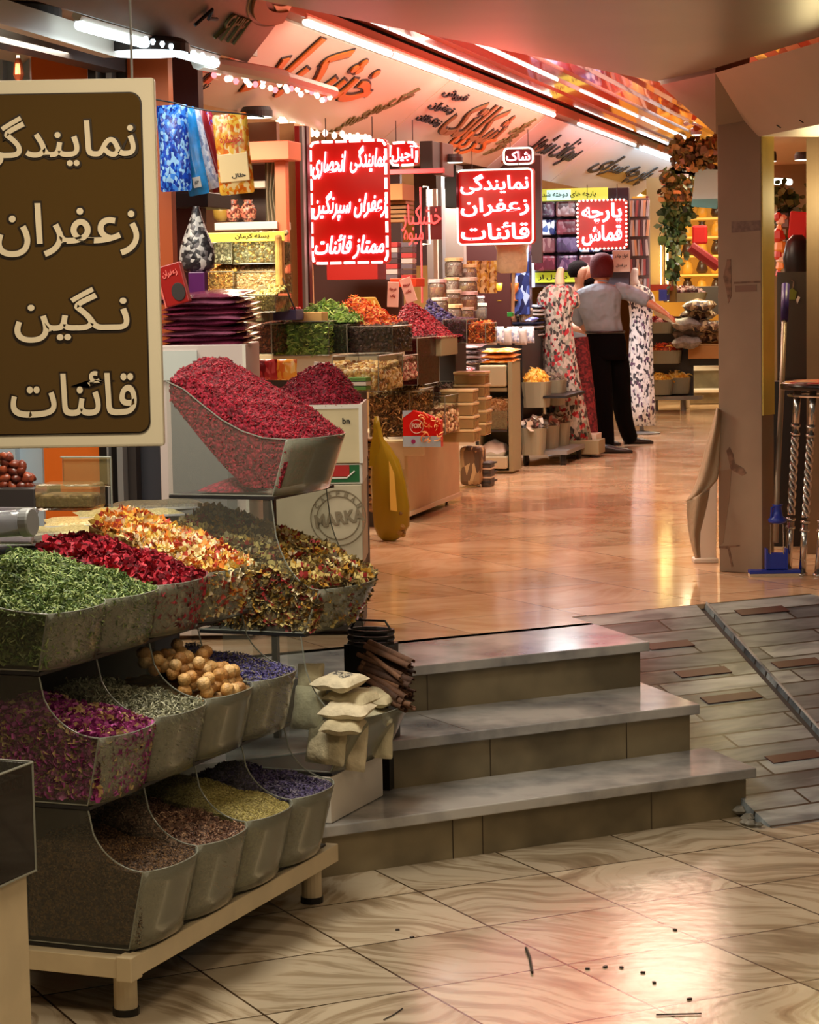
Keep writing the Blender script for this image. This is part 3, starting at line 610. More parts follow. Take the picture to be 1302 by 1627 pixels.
def bin_(K, dx, y0, z, w, D, lh, H, xb, lean, bulge, label, row, front=None, side_curve=None, sides=(0, 1), group=None):
    """clear scoop bin; origin at its lower front-left corner"""
    e = empty('scoop_bin', kloc(K, dx, y0, z), -TH, label, 'bin', group)
    def xf(y, t): q = abs(2*y/w-1); return lean*t+bulge*(1-q**2.6)*(.75+.25*t)
    g = MB(); g.grid(lambda a, t: (xf(a*w, t), a*w, t*lh), 18, 5); g.build('front_panel', front or M_acf, e, smooth=True, solid=.003)
    crv = side_curve or [(lean+(xb-lean)*t, lh+(H-lh)*(1-math.sqrt(max(0, 1-t*t)))) for t in [i/12 for i in range(13)]]
    pts = [(-D, 0), (0, 0)]+crv+([(-D, H)] if crv[-1][0] > -D+.01 else [])
    for sd in sides:
        y = sd*w+(.0015 if sd == 0 else -.0015)
        sp = MB().poly([(x, y, zz) for x, zz in pts], (0, .002, 0)).build('side_panel', M_acr, e)
        MB().tube([(x, y, zz) for x, zz in crv], .0022, 5).build('edge_trim', M_edge, sp)
        if sd == 0: MB().tube([(0, y, 0), (lean, y, lh)], .0022, 5).tube([(-D, y, 0), (0, y, 0)], .002, 5).build('edge_trim', M_edge, sp)
    MB().tube([(xf(a/14*w, 1), a/14*w, lh) for a in range(15)], .0018, 5).build('rim_trim', M_edge, e)
    MB().tube([(xf(a/14*w, 0), a/14*w, 0.002) for a in range(15)], .0018, 5).build('rim_trim', M_edge, e)
    return e, xf
def heap_in(K, dx, y0, z, w, D, lh, lean, bulge, body, pm, kind, size, n, rise, dome, label, cat, flat=.3, p=1.0, front_n=0.25, side_n=0.0, wts=None, name='dried_goods_heap', lipd=.012, wave=.004, peak=None):
    xf = lambda y, t: lean*t+bulge*(1-abs(2*y/w-1)**2.6)*(.75+.25*t)
    ph = RNG.uniform(0, 6, 4)
    def hz(y, s):
        v = lh-lipd+rise*(s**p if peak is None else math.sin(min(1, s/peak)*math.pi/2) - max(0, s-peak)*.5)+dome*math.sin(math.pi*y/w)*min(1, s*4)
        return v+wave*(math.sin(31*y+ph[0])+math.sin(43*s*D+ph[1])+math.sin(71*y+57*s*D+ph[2]))*min(1, s*6)
    mb = MB(); ins = .006
    def pt(a, s): y = ins+a*(w-2*ins); x0 = xf(y, .95)-ins; return (x0*(1-s)+(-D+.01)*s, y, hz(y, s))
    nu, nv = 16, 14; mb.grid(pt, nu, nv)
    edge = [pt(i/nu, 0) for i in range(nu+1)]; low = [(xf(y, 0)-ins, y, .006) for x, y, zz in edge]
    mb.loft([low, edge], cap=False, close=False)
    for a in (0, 1):
        e1_ = [pt(a, i/nv) for i in range(nv+1)]; l1 = [(min(x, xf(y, 0)-ins), y, .006) for x, y, zz in e1_]; mb.loft([l1, e1_], cap=False, close=False)
    mb.m = [0]*len(mb.f)
    q = RNG.uniform(0, 1, (n, 2)); pts = [pt(a, s**1.15) for a, s in q]; pts = [(x, y, zz+size*.3) for x, y, zz in pts]
    pieces(mb, pts, kind, size, len(pm), flat, wts=wts, m0=1)
    nf = int(n*front_n)
    if nf:
        q = RNG.uniform(0, 1, (nf, 2)); pts = []
        for a, t in q: y = ins+a*(w-2*ins); top = lh-lipd; zz = .01+t*(top-.012); pts.append((xf(y, zz/lh)-ins, y, zz))
        pieces(mb, pts, kind, size*.9, len(pm), flat, wts=wts, m0=1)
    ns_ = int(n*side_n)
    if ns_:
        q = RNG.uniform(0, 1, (ns_, 2)); pts = []
        for s, t in q: x, y, zz = pt(0, s); pts.append((x-.005, .006, .01+t*(zz-.012)))
        pieces(mb, pts, kind, size*.9, len(pm), flat, wts=wts, m0=1)
    o = mb.build(name, [body]+pm, None, loc=kloc(K, dx, y0, z), rz=-TH); tag(o, label, cat, None, 'stuff'); return hz, xf
def cm(nm, *cols, rough=.65): return [mat('%s_%d' % (nm, i), c, rough) for i, c in enumerate(cols)]
G_herb = cm('green_herb', (132, 152, 84), (92, 118, 58), (158, 172, 108), (70, 90, 44))
G_crim = cm('crimson_petal', (168, 22, 48), (130, 12, 34), (196, 50, 66), (96, 8, 24))
G_flow = cm('yellow_flower', (240, 204, 96), (248, 236, 200), (232, 140, 54), (240, 222, 160), (176, 60, 44))
G_mix = cm('flower_mix', (206, 184, 112), (120, 96, 52), (152, 36, 36), (196, 146, 50), (84, 66, 40), (226, 214, 170))
G_rose = cm('rose_bud', (150, 44, 122), (110, 28, 84), (186, 92, 158), (186, 160, 110))
G_grey = cm('grey_herb', (160, 160, 132), (124, 126, 102), (186, 186, 158), (98, 98, 78))
G_blue = cm('blue_flower', (76, 70, 132), (52, 46, 94), (112, 108, 176), (140, 130, 110))
G_brown = cm('brown_seed', (92, 66, 42), (66, 46, 30), (126, 96, 62), (54, 38, 26))
G_pink = cm('pink_brown', (142, 104, 84), (96, 64, 50), (182, 146, 118), (70, 44, 36))
G_olive = cm('olive_seed', (172, 160, 90), (148, 136, 72), (190, 178, 112), (126, 112, 60))
G_purp = cm('dark_purple', (56, 44, 82), (38, 30, 58), (86, 76, 120), (108, 100, 120))
G_barb = cm('barberry', (150, 12, 36), (120, 8, 26), (172, 24, 48), (96, 6, 20), rough=.6)
def body(nm, cols, sc=90, stretch=(1, 1, 1)): return voro('body_'+nm, cols, sc, .7, .6, stretch)
B_herb = body('herb', [(104, 118, 62), (84, 98, 50), (66, 78, 38), (120, 130, 76)]); B_crim = body('crim', [(124, 14, 34), (96, 10, 26), (150, 24, 44), (80, 8, 20)])
B_flow = body('flow', [(186, 156, 72), (150, 116, 48), (206, 186, 120), (130, 96, 44)], 60); B_mix = body('mix', [(104, 88, 54), (80, 64, 38), (128, 110, 70), (60, 46, 30)])
B_rose = body('rose', [(116, 60, 84), (92, 48, 62), (140, 84, 104), (120, 86, 70), (150, 130, 100)]); B_grey = body('grey', [(128, 126, 104), (104, 102, 82), (146, 144, 120), (86, 84, 66)])
B_fig = body('fig', [(150, 118, 70), (120, 92, 52), (104, 78, 44), (136, 106, 64)], 40); B_blue = body('blue', [(80, 76, 106), (60, 56, 84), (104, 100, 124), (96, 92, 90)])
B_brown = body('brown', [(84, 60, 38), (64, 44, 28), (108, 80, 50), (50, 34, 22)], 160); B_pink = body('pink', [(112, 84, 66), (88, 64, 50), (140, 112, 90), (70, 50, 40)], 120)
B_olive = body('olive', [(150, 138, 78), (128, 118, 64), (168, 156, 94), (112, 100, 54)], 200); B_purp = body('purp', [(52, 44, 70), (36, 30, 50), (76, 68, 96), (90, 86, 96)], 110)
B_barb = body('barb', [(136, 16, 40), (108, 10, 30), (160, 28, 54), (88, 8, 24)], 110)
T_, Mr, B_ = (-.235, .87, .145), (-.105, .536, .172), (0, .175, .202); PW = .291
GB = 'clear scoop bins on the wide rack'
spec = [  # row, index, what, body, mats, kind, size, n, rise, dome, heap label, cat, options
 (T_, 0, 'green herb, at the near end of the top row', B_herb, G_herb, 'curl', .013, 2600, .065, .03, 'curly dried green herb heaped in the nearest top bin', dict(side_n=.35)),
 (T_, 1, 'green herb, next to the crimson petals', B_herb, G_herb, 'curl', .013, 2200, .085, .02, 'curly dried green herb beside the crimson petals', {}),
 (T_, 2, 'crimson petals', B_crim, G_crim, 'petal', .013, 1300, .10, .02, 'dark crimson dried petals between green herb and yellow flowers', {}),
 (T_, 3, 'yellow and orange flowers', B_flow, G_flow, 'flower', .021, 1000, .13, .03, 'yellow, white and orange dried flowers, end of the top row', {}),
 (Mr, 0, 'magenta rose buds', B_rose, G_rose, 'petal', .011, 2600, .05, .015, 'magenta dried rose buds in the middle row', dict(side_n=.6, front_n=.5)),
 (Mr, 1, 'grey green curls', B_grey, G_grey, 'curl', .011, 1800, .05, .01, 'grey-green curled herb between rose buds and round figs', {}),
 (Mr, 2, 'round dried figs', B_fig, G_olive, 'grain', .004, 10, .02, .0, 'brown crumbs under the round dried figs', dict(front_n=0)),
 (Mr, 3, 'blue violet blossoms', B_blue, G_blue, 'curl', .009, 2600, .05, .01, 'blue-violet dried blossoms, end of the middle row', {}),
 (B_, 0, 'fine dark brown seed', B_brown, G_brown, 'grain', .0042, 4200, .05, .01, 'fine dark brown seed in the large lower bin', dict(side_n=.5)),
 (B_, 1, 'pinkish brown chips', B_pink, G_pink, 'curl', .008, 2200, .06, .012, 'pinkish brown chips beside the dark brown seed', {}),
 (B_, 2, 'pale olive seed', B_olive, G_olive, 'grain', .0035, 3000, .06, .02, 'fine pale olive seed in the bottom row', dict(front_n=.1)),
 (B_, 3, 'dark violet buds', B_purp, G_purp, 'grain', .007, 2200, .04, .01, 'dark violet buds, end of the bottom row', {}),
]
for (row, i, what, bd, pm, kind, size, n, rise, dome, hl, opt) in spec:
    dx, z, lh = row; D = .30 if row is not T_ else .36
    nxt = {id(B_): Mr, id(Mr): T_}.get(id(row)); H = (nxt[1]-z-.014) if nxt else .20; xb = (nxt[0]-dx) if nxt else -.2
    lean = .045 if row is B_ else (.036 if row is Mr else .03)
    W_ = .30 if row is not B_ else .291
    bin_(K1, dx, i*PW, z, PW, D, lh, H, xb, lean, .045, 'clear scoop bin of '+what, 0, sides=(0, 1) if i == 3 else (0,), group=None)
    heap_in(K1, dx, i*PW+.004, z+.004, PW-.008, D, lh, lean, .045, bd, pm, kind, size, n, rise, dome, hl, 'dried goods', name='dried_goods_heap', flat=.25, **opt)
# narrow rack: tall crimson bin over the flower mix over the bag bin
CW = .42
c_crv = [(.05, .175), (-.03, .180), (-.10, .200), (-.17, .235), (-.24, .285), (-.30, .330), (-.36, .355)]
bin_(K2, -.175, 0, 1.183, CW, .36, .175, .37, -.36, .05, .07, 'tall clear scoop bin of crimson barberries on the narrow rack', 2, side_curve=c_crv)
bin_(K2, -.08, 0, .76, CW, .46, .136, .41, -.10, .056, .07, 'clear scoop bin of mixed flowers under the barberries', 1)
bin_(K2, 0, 0, .33, CW+.06, .36, .167, .42, -.09, .075, .06, 'clear scoop bin holding white cloth bags', 0)
heap_in(K2, -.08, .004, .764, CW-.008, .45, .15, .056, .07, B_mix, G_mix, 'flower', .020, 1400, .16, .05, 'dark herb with yellow, white and red dried flowers', 'dried goods', side_n=.9, wts=[.28, .25, .14, .12, .1, .11])
# barberries slope up to the back, thin at the bottom: a leaning slab of fruit
def barb():
    mb = MB()
    def top(a, s): y = .008+a*(CW-.016); x = .045+.07*(1-abs(2*y/CW-1)**2.6); x = x*(1-s)-.35*s; return (x, y, .165+.03*math.sin(math.pi*a)*min(1, 4*s)+.24*s**.95-.05*max(0, s-.8)*5*(1-a)+.004*math.sin(40*y+30*s))
    def bot(a, s): x, y, zz = top(a, s); return (min(x, .02), y, max(.008, min(zz-.03, .02+.38*max(0, s-.35)**1.2*1.2)))
    mb.grid(top, 18, 18); mb.grid(lambda a, s: bot(a, s), 18, 18)
    mb.loft([[bot(i/18, 0) for i in range(19)], [top(i/18, 0) for i in range(19)]], cap=False, close=False)
    for a in (0, 1): mb.loft([[bot(a, i/18) for i in range(19)], [top(a, i/18) for i in range(19)]], cap=False, close=False)
    mb.m = [0]*len(mb.f)
    pieces(mb, [top(a, s) for a, s in RNG.uniform(0, 1, (3800, 2))], 'grain', .0085, 4, .3, m0=1)
    pts = []
    for s, t in RNG.uniform(0, 1, (500, 2)): p, q = bot(0, s), top(0, s); pts.append((p[0]*(1-t)+q[0]*t, .006, p[2]*(1-t)+q[2]*t))
    pieces(mb, pts, 'grain', .007, 4, .3, m0=1)
    o = mb.build('dried_goods_heap', [B_barb]+G_barb, None, loc=kloc(K2, -.175, 0, 1.187), rz=-TH); tag(o, 'crimson barberries sloping up in the tall clear bin', 'dried goods', None, 'stuff')
barb()
o = MB(); o.lathe([(.09, 0), (.07, .012), (.03, .03), (.004, .04)], 14, sx=1.3); o = o.build('dried_goods_heap', B_barb, loc=kloc(K2, -.36, .1, 1.19), rz=-TH); tag(o, 'little spill of barberries on the floor of the tall bin', 'dried goods', None, 'stuff')
# figs
M_fig = [mat('fig_skin_%d' % i, c, .5, var=.18, vscale=60, bump=.4, bscale=160) for i, c in enumerate(((204, 160, 98), (186, 138, 78), (168, 120, 66), (214, 176, 120)))]
def fig_mesh(m):
    g = MB(); g.lathe([(.002, -.021), (.012, -.018), (.021, -.006), (.022, .004), (.015, .015), (.006, .020), (.003, .022)], 12); return g
protos = []
for m_ in M_fig:
    o = fig_mesh(m_).build('dried_fig', m_, smooth=True); protos.append(tag(o, 'round wrinkled dried fig in the middle-row bin', 'dried fig', 'dried figs'))
k = 0; used = []
for lay in range(3):
    for iy in range(7):
        for ix in range(6):
            x = .055-.045*ix+random.uniform(-.006, .006)-.0; y = .03+.039*iy+(.02 if ix % 2 else 0)+random.uniform(-.006, .006)
            xmax = .036+.045*(1-abs(2*y/PW-1)**2.6)-.022
            z = .16+.012*ix+lay*.026+random.uniform(-.004, .006)+(.015*math.sin(math.pi*y/PW))
            if x > xmax-lay*.03 or y > PW-.025 or (lay == 2 and (ix < 2 or random.random() < .55)) or (lay == 1 and ix == 0): continue
            if lay == 0 and ix > 2: continue
            used.append((x, y, z))
for (x, y, z) in used:
    o = protos[k] if k < 4 else dup(protos[k % 4]); k += 1
    o.location = kloc(K1, Mr[0]+x, 2*PW+y, Mr[1]+z); o.rotation_euler = (random.uniform(-1.2, 1.2), random.uniform(-1.2, 1.2), random.uniform(0, 6)); o.scale = (random.uniform(.8, .98),)*3
# ---- pillow-like bags
def pillow(w, d, h, crimp=.35, nu=12, nv=10, seed=0):
    r_ = random.Random(seed); ph = [r_.uniform(0, 6) for _ in range(4)]; g = MB()
    def pt(a, b, sg):
        x, y = 2*a-1, 2*b-1; e = (max(0, 1-abs(x)**3.2)*max(0, 1-abs(y)**3.2))**.5
        cx = 1-.06*(1-abs(y))**2*abs(x)
        return (x*w/2*cx, y*d/2, sg*h/2*e*(1+.12*math.sin(5*x+ph[0])*math.sin(4*y+ph[1]))+h*.06*math.sin(6*x+ph[2]))
    g.grid(lambda a, b: pt(a, b, 1), nu, nv); g.grid(lambda a, b: pt(1-a, b, -1), nu, nv); return g
M_cloth = [mat('cloth_%d' % i, c, .8, var=.06, vscale=30, bump=.5, bscale=60) for i, c in enumerate(((218, 206, 176), (196, 184, 150), (206, 200, 170)))]
M_print = voro('bag_print', [(90, 86, 80), (190, 182, 160), (120, 116, 108), (200, 192, 170)], 160, .7, 0)
bags = [(540, 1083, 80, 44, .0, 7.10, 0, 'white cloth bag with a grey print, topmost of the bag pile'), (560, 1107, 84, 36, .15, 7.12, 1, 'cream cloth bag directly under the printed bag'), (552, 1128, 84, 36, -.1, 7.06, 0, 'white cloth bag third from the top of the bag pile'),
        (603, 1107, 60, 44, .5, 7.30, 1, 'cream bag leaning at the right of the bag pile'), (594, 1138, 66, 36, .3, 7.28, 2, 'folded cream bag low at the right of the pile'), (545, 1152, 70, 34, .1, 7.05, 1, 'cream bag at the foot of the stacked pile'),
        (494, 1078, 44, 50, 1.2, 7.22, 1, 'cream bag standing beside the printed bag, near the blue blossoms'), (490, 1125, 60, 70, 1.3, 7.16, 2, 'cream bag standing low behind the clear side panel'),
        (520, 1180, 80, 70, 1.35, 7.10, 1, 'cream bag squeezed against the near side of the bag bin'), (560, 1185, 60, 80, 1.4, 7.14, 0, 'creased cream bag in the front of the bag bin'), (598, 1175, 60, 60, 1.4, 7.3, 2, 'cream bag in the far corner of the bag bin')]
for i, (u, v, wpx, hpx, tilt, Y, mi, lb) in enumerate(bags):
    c = P(u, v, Y); w_ = wpx*Y/FP; thick = .05
    g = pillow(w_, .12 if tilt < 1 else hpx*Y/FP, thick if tilt < 1 else .05, seed=i); o = g.build('cloth_bag', M_cloth[mi], smooth=True, sub=1)
    o.location = c; o.rotation_euler = (tilt if tilt >= 1 else .12, tilt*.3 if tilt < 1 else 0, -TH+random.uniform(-.3, .3)); tag(o, lb, 'bag')
    if i == 0: q = pillow(w_*.62, .07, .050, seed=i).build('print_patch', M_print, o, smooth=True); q.location = (0, 0, .003)
# cinnamon sticks
M_cin = [mat('cinnamon_%d' % i, c, .7, var=.2, vscale=40) for i, c in enumerate(((92, 62, 44), (70, 46, 34), (112, 78, 56)))]
def cin(L):
    g = MB()
    for sd in (-1, 1):
        pr = [];
        for k_ in range(2):
            ring = []
            for j in range(14):
                a = 4.4*j/13; r = .012*(1-.055*j)+.001; ring.append((-L/2+L*k_, sd*(r*math.cos(a)-.011)+0, r*math.sin(a)))
            pr.append(ring)
        g.loft(pr, cap=False, close=False)
    return g
cp = []
for i, m_ in enumerate(M_cin): o = cin(.22).build('cinnamon_stick', m_, solid=.002); cp.append(tag(o, 'curled brown cinnamon stick in the bundle behind the cloth bags', 'cinnamon', 'cinnamon sticks'))
for i in range(22):
    o = cp[i] if i < 3 else dup(cp[i % 3]); t = i/21; lay, j = divmod(i, 5)
    c = P(614+random.uniform(-8, 10), 1040+lay*17+random.uniform(-3, 3), 7.33+.025*j-.01*lay); o.location = c
    o.rotation_euler = (random.uniform(0, 3), .22+random.uniform(-.08, .1), -TH-.45+random.uniform(-.16, .12)); o.scale = (random.uniform(.85, 1.0), 1, 1)
bk = empty('wire_basket', P(590, 1022, 7.5), -TH, 'small black wire basket behind the cinnamon sticks', 'basket')
for z in (0, .02, .04): MB().tube([(.075*math.cos(a*.5236), .05*math.sin(a*.5236), z) for a in range(12)], .009, 6, closed=True).build('hoop', M_blk, bk)
MB().tube([(-.075, 0, .04), (-.05, 0, .075), (.05, 0, .075), (.075, 0, .04)], .004, 6).build('handle', M_blk, bk)
MB().box(-.075, .075, -.05, .05, -.14, .0).build('base', M_blk, bk)
# ================================================================ HELPERS FOR GOODS THAT FACE THE CAMERA SIDE OF THE ROW
def fr(u0, u1, v0, v1, Y, ang=R143):
    """near-face frame: location of its bottom centre, width and height in metres"""
    uc = (u0+u1)/2; Y_ = Y; w = (u1-u0)*Y_/FP/(math.cos(ang)+math.sin(ang)*(uc-651)/FP)
    b = P(uc, v1, Y_); t = P(uc, v0, Y_); return b, w, (t-b).length
def nbox(name, u0, u1, v0, v1, Y, depth, m, label=None, cat=None, group=None, bevel=.004, ang=R143, parent=None, kind=None):
    b, w, h = fr(u0, u1, v0, v1, Y, ang); o = MB().box(-w/2, w/2, 0, depth, 0, h).build(name, m, bevel=bevel, loc=b, rz=-ang)
    o['w'] = w; o['h'] = h; return tag(o, label, cat, group, kind)
def child_box(par, name, m, x0, x1, y0, y1, z0, z1, bevel=0): return MB().box(x0, x1, y0, y1, z0, z1).build(name, m, par, bevel=bevel)
def ctext(par, s, cx, cz, w, h, m, y=-.002, **k): return text_obj('lettering', s, w, h, m, par, (cx, y, cz), depth=.003, **k)
# ================================================================ LARGE BROWN HANGING SIGN
SY = 5.15; sc = SY/FP
tl = P(-90, 129, SY); br = P(255, 709, SY); sw = (br.x-tl.x)+.008; sh = tl.z-br.z
SG = empty('hanging_sign', (tl.x+sw/2, SY, br.z), 0, 'large brown hanging sign with four lines of cream Persian lettering', 'sign')
M_sgf = mat('sign_frame', (226, 222, 200), .35); M_sgb = mat('sign_brown', (84, 62, 14), .07, coat=1.0, spec=.8); M_sgl = mat('sign_letters', (228, 220, 196), .35); M_sgo = mat('sign_outline', (34, 22, 6), .4)
MB().box(-sw/2, sw/2, 0, .035, 0, sh).build('frame', M_sgf, SG, bevel=.006)
def rrect(w, h, r, n=6):
    out = []
    for cx, cz, a0 in ((w/2-r, h/2-r, 0), (-w/2+r, h/2-r, 90), (-w/2+r, -h/2+r, 180), (w/2-r, -h/2+r, 270)):
        for i in range(n+1): a = math.radians(a0+90*i/n); out.append((cx+r*math.cos(a), cz+r*math.sin(a)))
    return out
iw, ih = sw-.062, sh-.066
pl = MB().poly([(x, -.004, z+sh/2) for x, z in rrect(iw+.006, ih+.006, .026)], (0, .004, 0)).build('frame_line', M_sgo, SG)
pl = MB().poly([(x, -.006, z+sh/2) for x, z in rrect(iw, ih, .024)], (0, .004, 0)).build('face', M_sgb, SG)
for s_, u, v, wp, hp in (('نمایندگی', 84, 226, 262, 82), ('زعفران', 108, 365, 226, 84), ('نـگین', 115, 500, 182, 86), ('قائنات', 118, 626, 200, 72)):
    p = P(u, v, SY)-SG.location
    text_obj('lettering_outline', s_, wp*sc*1.035, hp*sc*1.09, M_sgo, SG, (p.x, -.008, p.z), depth=.003, bold=.04)
    text_obj('lettering', s_, wp*sc, hp*sc, M_sgl, SG, (p.x, -.010, p.z), depth=.005, bold=.012)
for x in (-.16, .18): MB().tube([(x, .017, sh), (x, .017, sh+.42)], .003, 6).build('hanger', M_grey, SG)
# ================================================================ NEAR SHOP BEHIND THE SIGN
def pillar(name, u0, u1, v0, v1, Y, dep, m): return struct(nbox(name, u0, u1, v0, v1, Y, dep, m, bevel=0))
M_blueg = mat('pale_blue_panel', (168, 190, 206), .4); M_slate = mat('slate_panel', (58, 60, 68), .45); M_plum = mat('plum_wall', (86, 56, 56), .6)
pillar('wall_panel_blue', -60, 34, 92, 1000, 9.4, .05, M_blueg); pillar('wall_panel_blue', 36, 76, 92, 1000, 9.4, .05, M_blueg)
pillar('wall_panel_orange', 78, 166, 88, 1000, 9.3, .06, M_orange); pillar('wall_post_dark', 166, 178, 60, 1000, 9.2, .05, M_blk); pillar('wall_post_steel', 178, 181, 60, 1000, 9.15, .03, M_grey)
pillar('wall_post_dark', 181, 194, 60, 1000, 9.2, .05, M_blk); pillar('wall_post_steel', 194, 203, 60, 1000, 9.15, .05, M_grey); pillar('wall_post_dark', 203, 224, 60, 1000, 9.2, .05, M_dark)
pillar('wall_panel_slate', 224, 268, 60, 1000, 9.25, .05, M_slate); pillar('wall_panel_orange', 216, 280, 90, 600, 9.1, .05, mat('rust_laminate', (178, 82, 34), .45)); pillar('wall_panel_plum', 280, 332, 90, 800, 9.6, .06, M_plum)
cb = empty('copper_spindle', P(30, 132, 8.6), 0, 'small copper lamp finial standing behind the top edge of the brown sign', 'lamp')
MB().lathe([(.02, -.02), (.012, .01), (.02, .03), (.016, .07), (.008, .09)], 12).build('stem', mat('copper', (190, 96, 60), .3, metal=.8), cb); MB().lathe([(.01, .07), (.006, .1)], 8).build('bulb', E_w, cb)
# ---- display shelf behind the top row of bins
CT = empty('display_counter', (kloc(K1, -.62, 0, 0).x, kloc(K1, -.62, 0, 0).y, 0), -TH, 'dark display counter behind the top row of scoop bins', 'counter')
MB().box(-.95, 0, -.1, 1.5, .0, 1.02).build('body', M_slate, CT, bevel=.004); MB().box(-.97, .02, -.12, 1.52, 1.02, 1.04).build('top', M_dark, CT, bevel=.003)
M_seedp = [voro('seed_pack_%d' % i, c, 220, .35, .2) for i, c in enumerate(([(206, 182, 110), (180, 152, 84), (226, 208, 150)], [(180, 170, 110), (150, 140, 80), (206, 196, 140)], [(96, 92, 66), (70, 66, 50), (124, 116, 84)]))]
M_packedge = mat('pack_edge', (190, 190, 196), .3)
for i, (u, v, wp, dpt, mi, zr, lb) in enumerate(((255, 803, 150, .20, 2, .18, 'flat packet of grey seed, far end of the row of flat packets'), (205, 815, 170, .20, 1, .1, 'flat packet of pale green seed in the middle of the flat packets'),
        (150, 829, 160, .2, 0, .04, 'flat packet of golden seed beside the clear box'), (90, 846, 150, .2, 1, -.06, 'flat packet of pale seed under the grey jar'), (225, 823, 150, .2, 1, .14, 'flat packet lying under the pale green seed packet'), (60, 858, 150, .2, 2, 0, 'creased flat packet nearest the curly green herb'))):
    z_ = 1.115-.012*i if i < 4 else 1.07; c = PZ(u, v, z_); wd = wp*c.y/FP
    o = pillow(wd, dpt*1.3, .030, seed=i+20).build('seed_packet', M_seedp[mi], smooth=True, loc=c, rz=-TH+.5+zr); tag(o, lb, 'packet', 'flat seed packets on the counter')
    q = MB().box(-wd/2*.98, wd/2*.98, -dpt*.65, -dpt*.61, -.003, .003).build('seam', M_packedge, o)
# clear clamshell box
cbx = empty('clear_box', P(108, 812, 6.55), -.2, 'open clear plastic box with a raised lid beside the orange panel', 'box'); M_clr = acrylic('clear_plastic', (170, 150, 100), .28, .25, .1)
MB().box(-.10, .075, 0, .12, 0, .075).build('tray', M_clr, cbx, bevel=.012); MB().box(-.055, .095, .11, .125, .06, .145).build('lid', M_clr, cbx, bevel=.012); MB().tube([(-.055, .105, .145), (.095, .105, .145), (.095, .105, .0)], .003, 6).build('lid_edge', M_edge, cbx)
MB().box(-.09, .065, .01, .11, .005, .045).build('content', voro('clear_content', [(120, 90, 50), (96, 70, 36), (140, 112, 66)], 80), cbx, bevel=.01)
# heap of dates
M_date = [mat('date_%d' % i, c, .35, var=.2, vscale=50) for i, c in enumerate(((108, 44, 26), (84, 32, 20), (132, 60, 36)))]
dp = []
for i, m_ in enumerate(M_date): o = MB().lathe([(.003, -.022), (.012, -.012), (.015, 0), (.012, .013), (.003, .022)], 10).build('dried_date', m_, smooth=True); dp.append(tag(o, 'glossy brown date in the heap left of the clear box', 'date', 'dates heaped left of the clear box'))
k = 0
for (u, v) in [(4, 772), (20, 774), (36, 772), (46, 774), (10, 760), (26, 760), (40, 762), (2, 748), (18, 748), (32, 750), (46, 758), (8, 736), (22, 738), (4, 726), (14, 728), (34, 742)]:
    for dy in (0, .03):
        o = dp[k] if k < 3 else dup(dp[k % 3]); k += 1; o.location = P(u+random.uniform(-3, 3), v, 6.9+dy); o.rotation_euler = (random.uniform(0, 3), random.uniform(0, 3), random.uniform(0, 3))
tr = nbox('date_tray', -40, 56, 776, 812, 6.85, .2, M_dark, 'dark tray under the heap of dates', 'tray')
jar = empty('grey_jar', P(40, 852, 5.95), 0, 'grey lidded jar lying on its side in front of the dates', 'jar'); jar.rotation_euler = (math.radians(86), 0, 1.25)
MB().lathe([(.03, -.13), (.034, -.12), (.034, -.0), (.030, .004)], 20, (0, .035, 0)).build('body', acrylic('jar_glass', (150, 150, 156), .5, .25), jar, smooth=True); MB().lathe([(.037, .0), (.037, .022), (.034, .026)], 24, (0, .035, 0)).build('lid', M_grey, jar)
ps = nbox('plastic_sheet', -60, 48, 800, 862, 6.15, .02, acrylic('sheet', (170, 160, 170), .35, .3, .15), 'crumpled clear plastic sleeve lying behind the grey jar', 'plastic sleeve'); ps.rotation_euler[0] = -.5
# ---- foreground cabinet with glass tray
FC = P(57, 1385, 5.02); fc = empty('glass_top_cabinet', (FC.x, FC.y, 0), -TH, 'cream cabinet with a dark glass tray on top, at the lower left edge', 'cabinet')
MB().box(-.5, -.015, -.9, -.012, .0, FC.z).build('body', M_beamw, fc, bevel=.004)
gz = P(57, 1211, 5.02).z
M_gls = acrylic('tray_glass', (40, 36, 32), .72, .3, .05, (.5, .5, .5))
MB().box(-.5, 0, -.9, 0, FC.z, gz).build('glass_tray', M_gls, fc)
for a, b in (((0, -.9, gz), (0, 0, gz)), ((0, 0, gz), (-.5, 0, gz)), ((0, 0, gz), (0, 0, FC.z)), ((0, -.9, FC.z+.003), (0, 0, FC.z+.003))): MB().tube([a, b], .003, 5).build('glass_edge', M_edge, fc)
g = MB(); g.box(-.48, -.01, -.88, -.02, gz-.05, gz-.025); g.m = [0]*6
pieces(g, [(x, y, gz-.022) for x, y in zip(RNG.uniform(-.47, -.02, 900), RNG.uniform(-.86, -.03, 900))], 'grain', .005, 4, m0=1)
o = g.build('dried_goods_heap', [body('grey', [])]+G_grey, None, loc=(FC.x, FC.y, 0), rz=-TH); tag(o, 'fine grey seed filling the glass tray on the cream cabinet', 'dried goods', None, 'stuff')
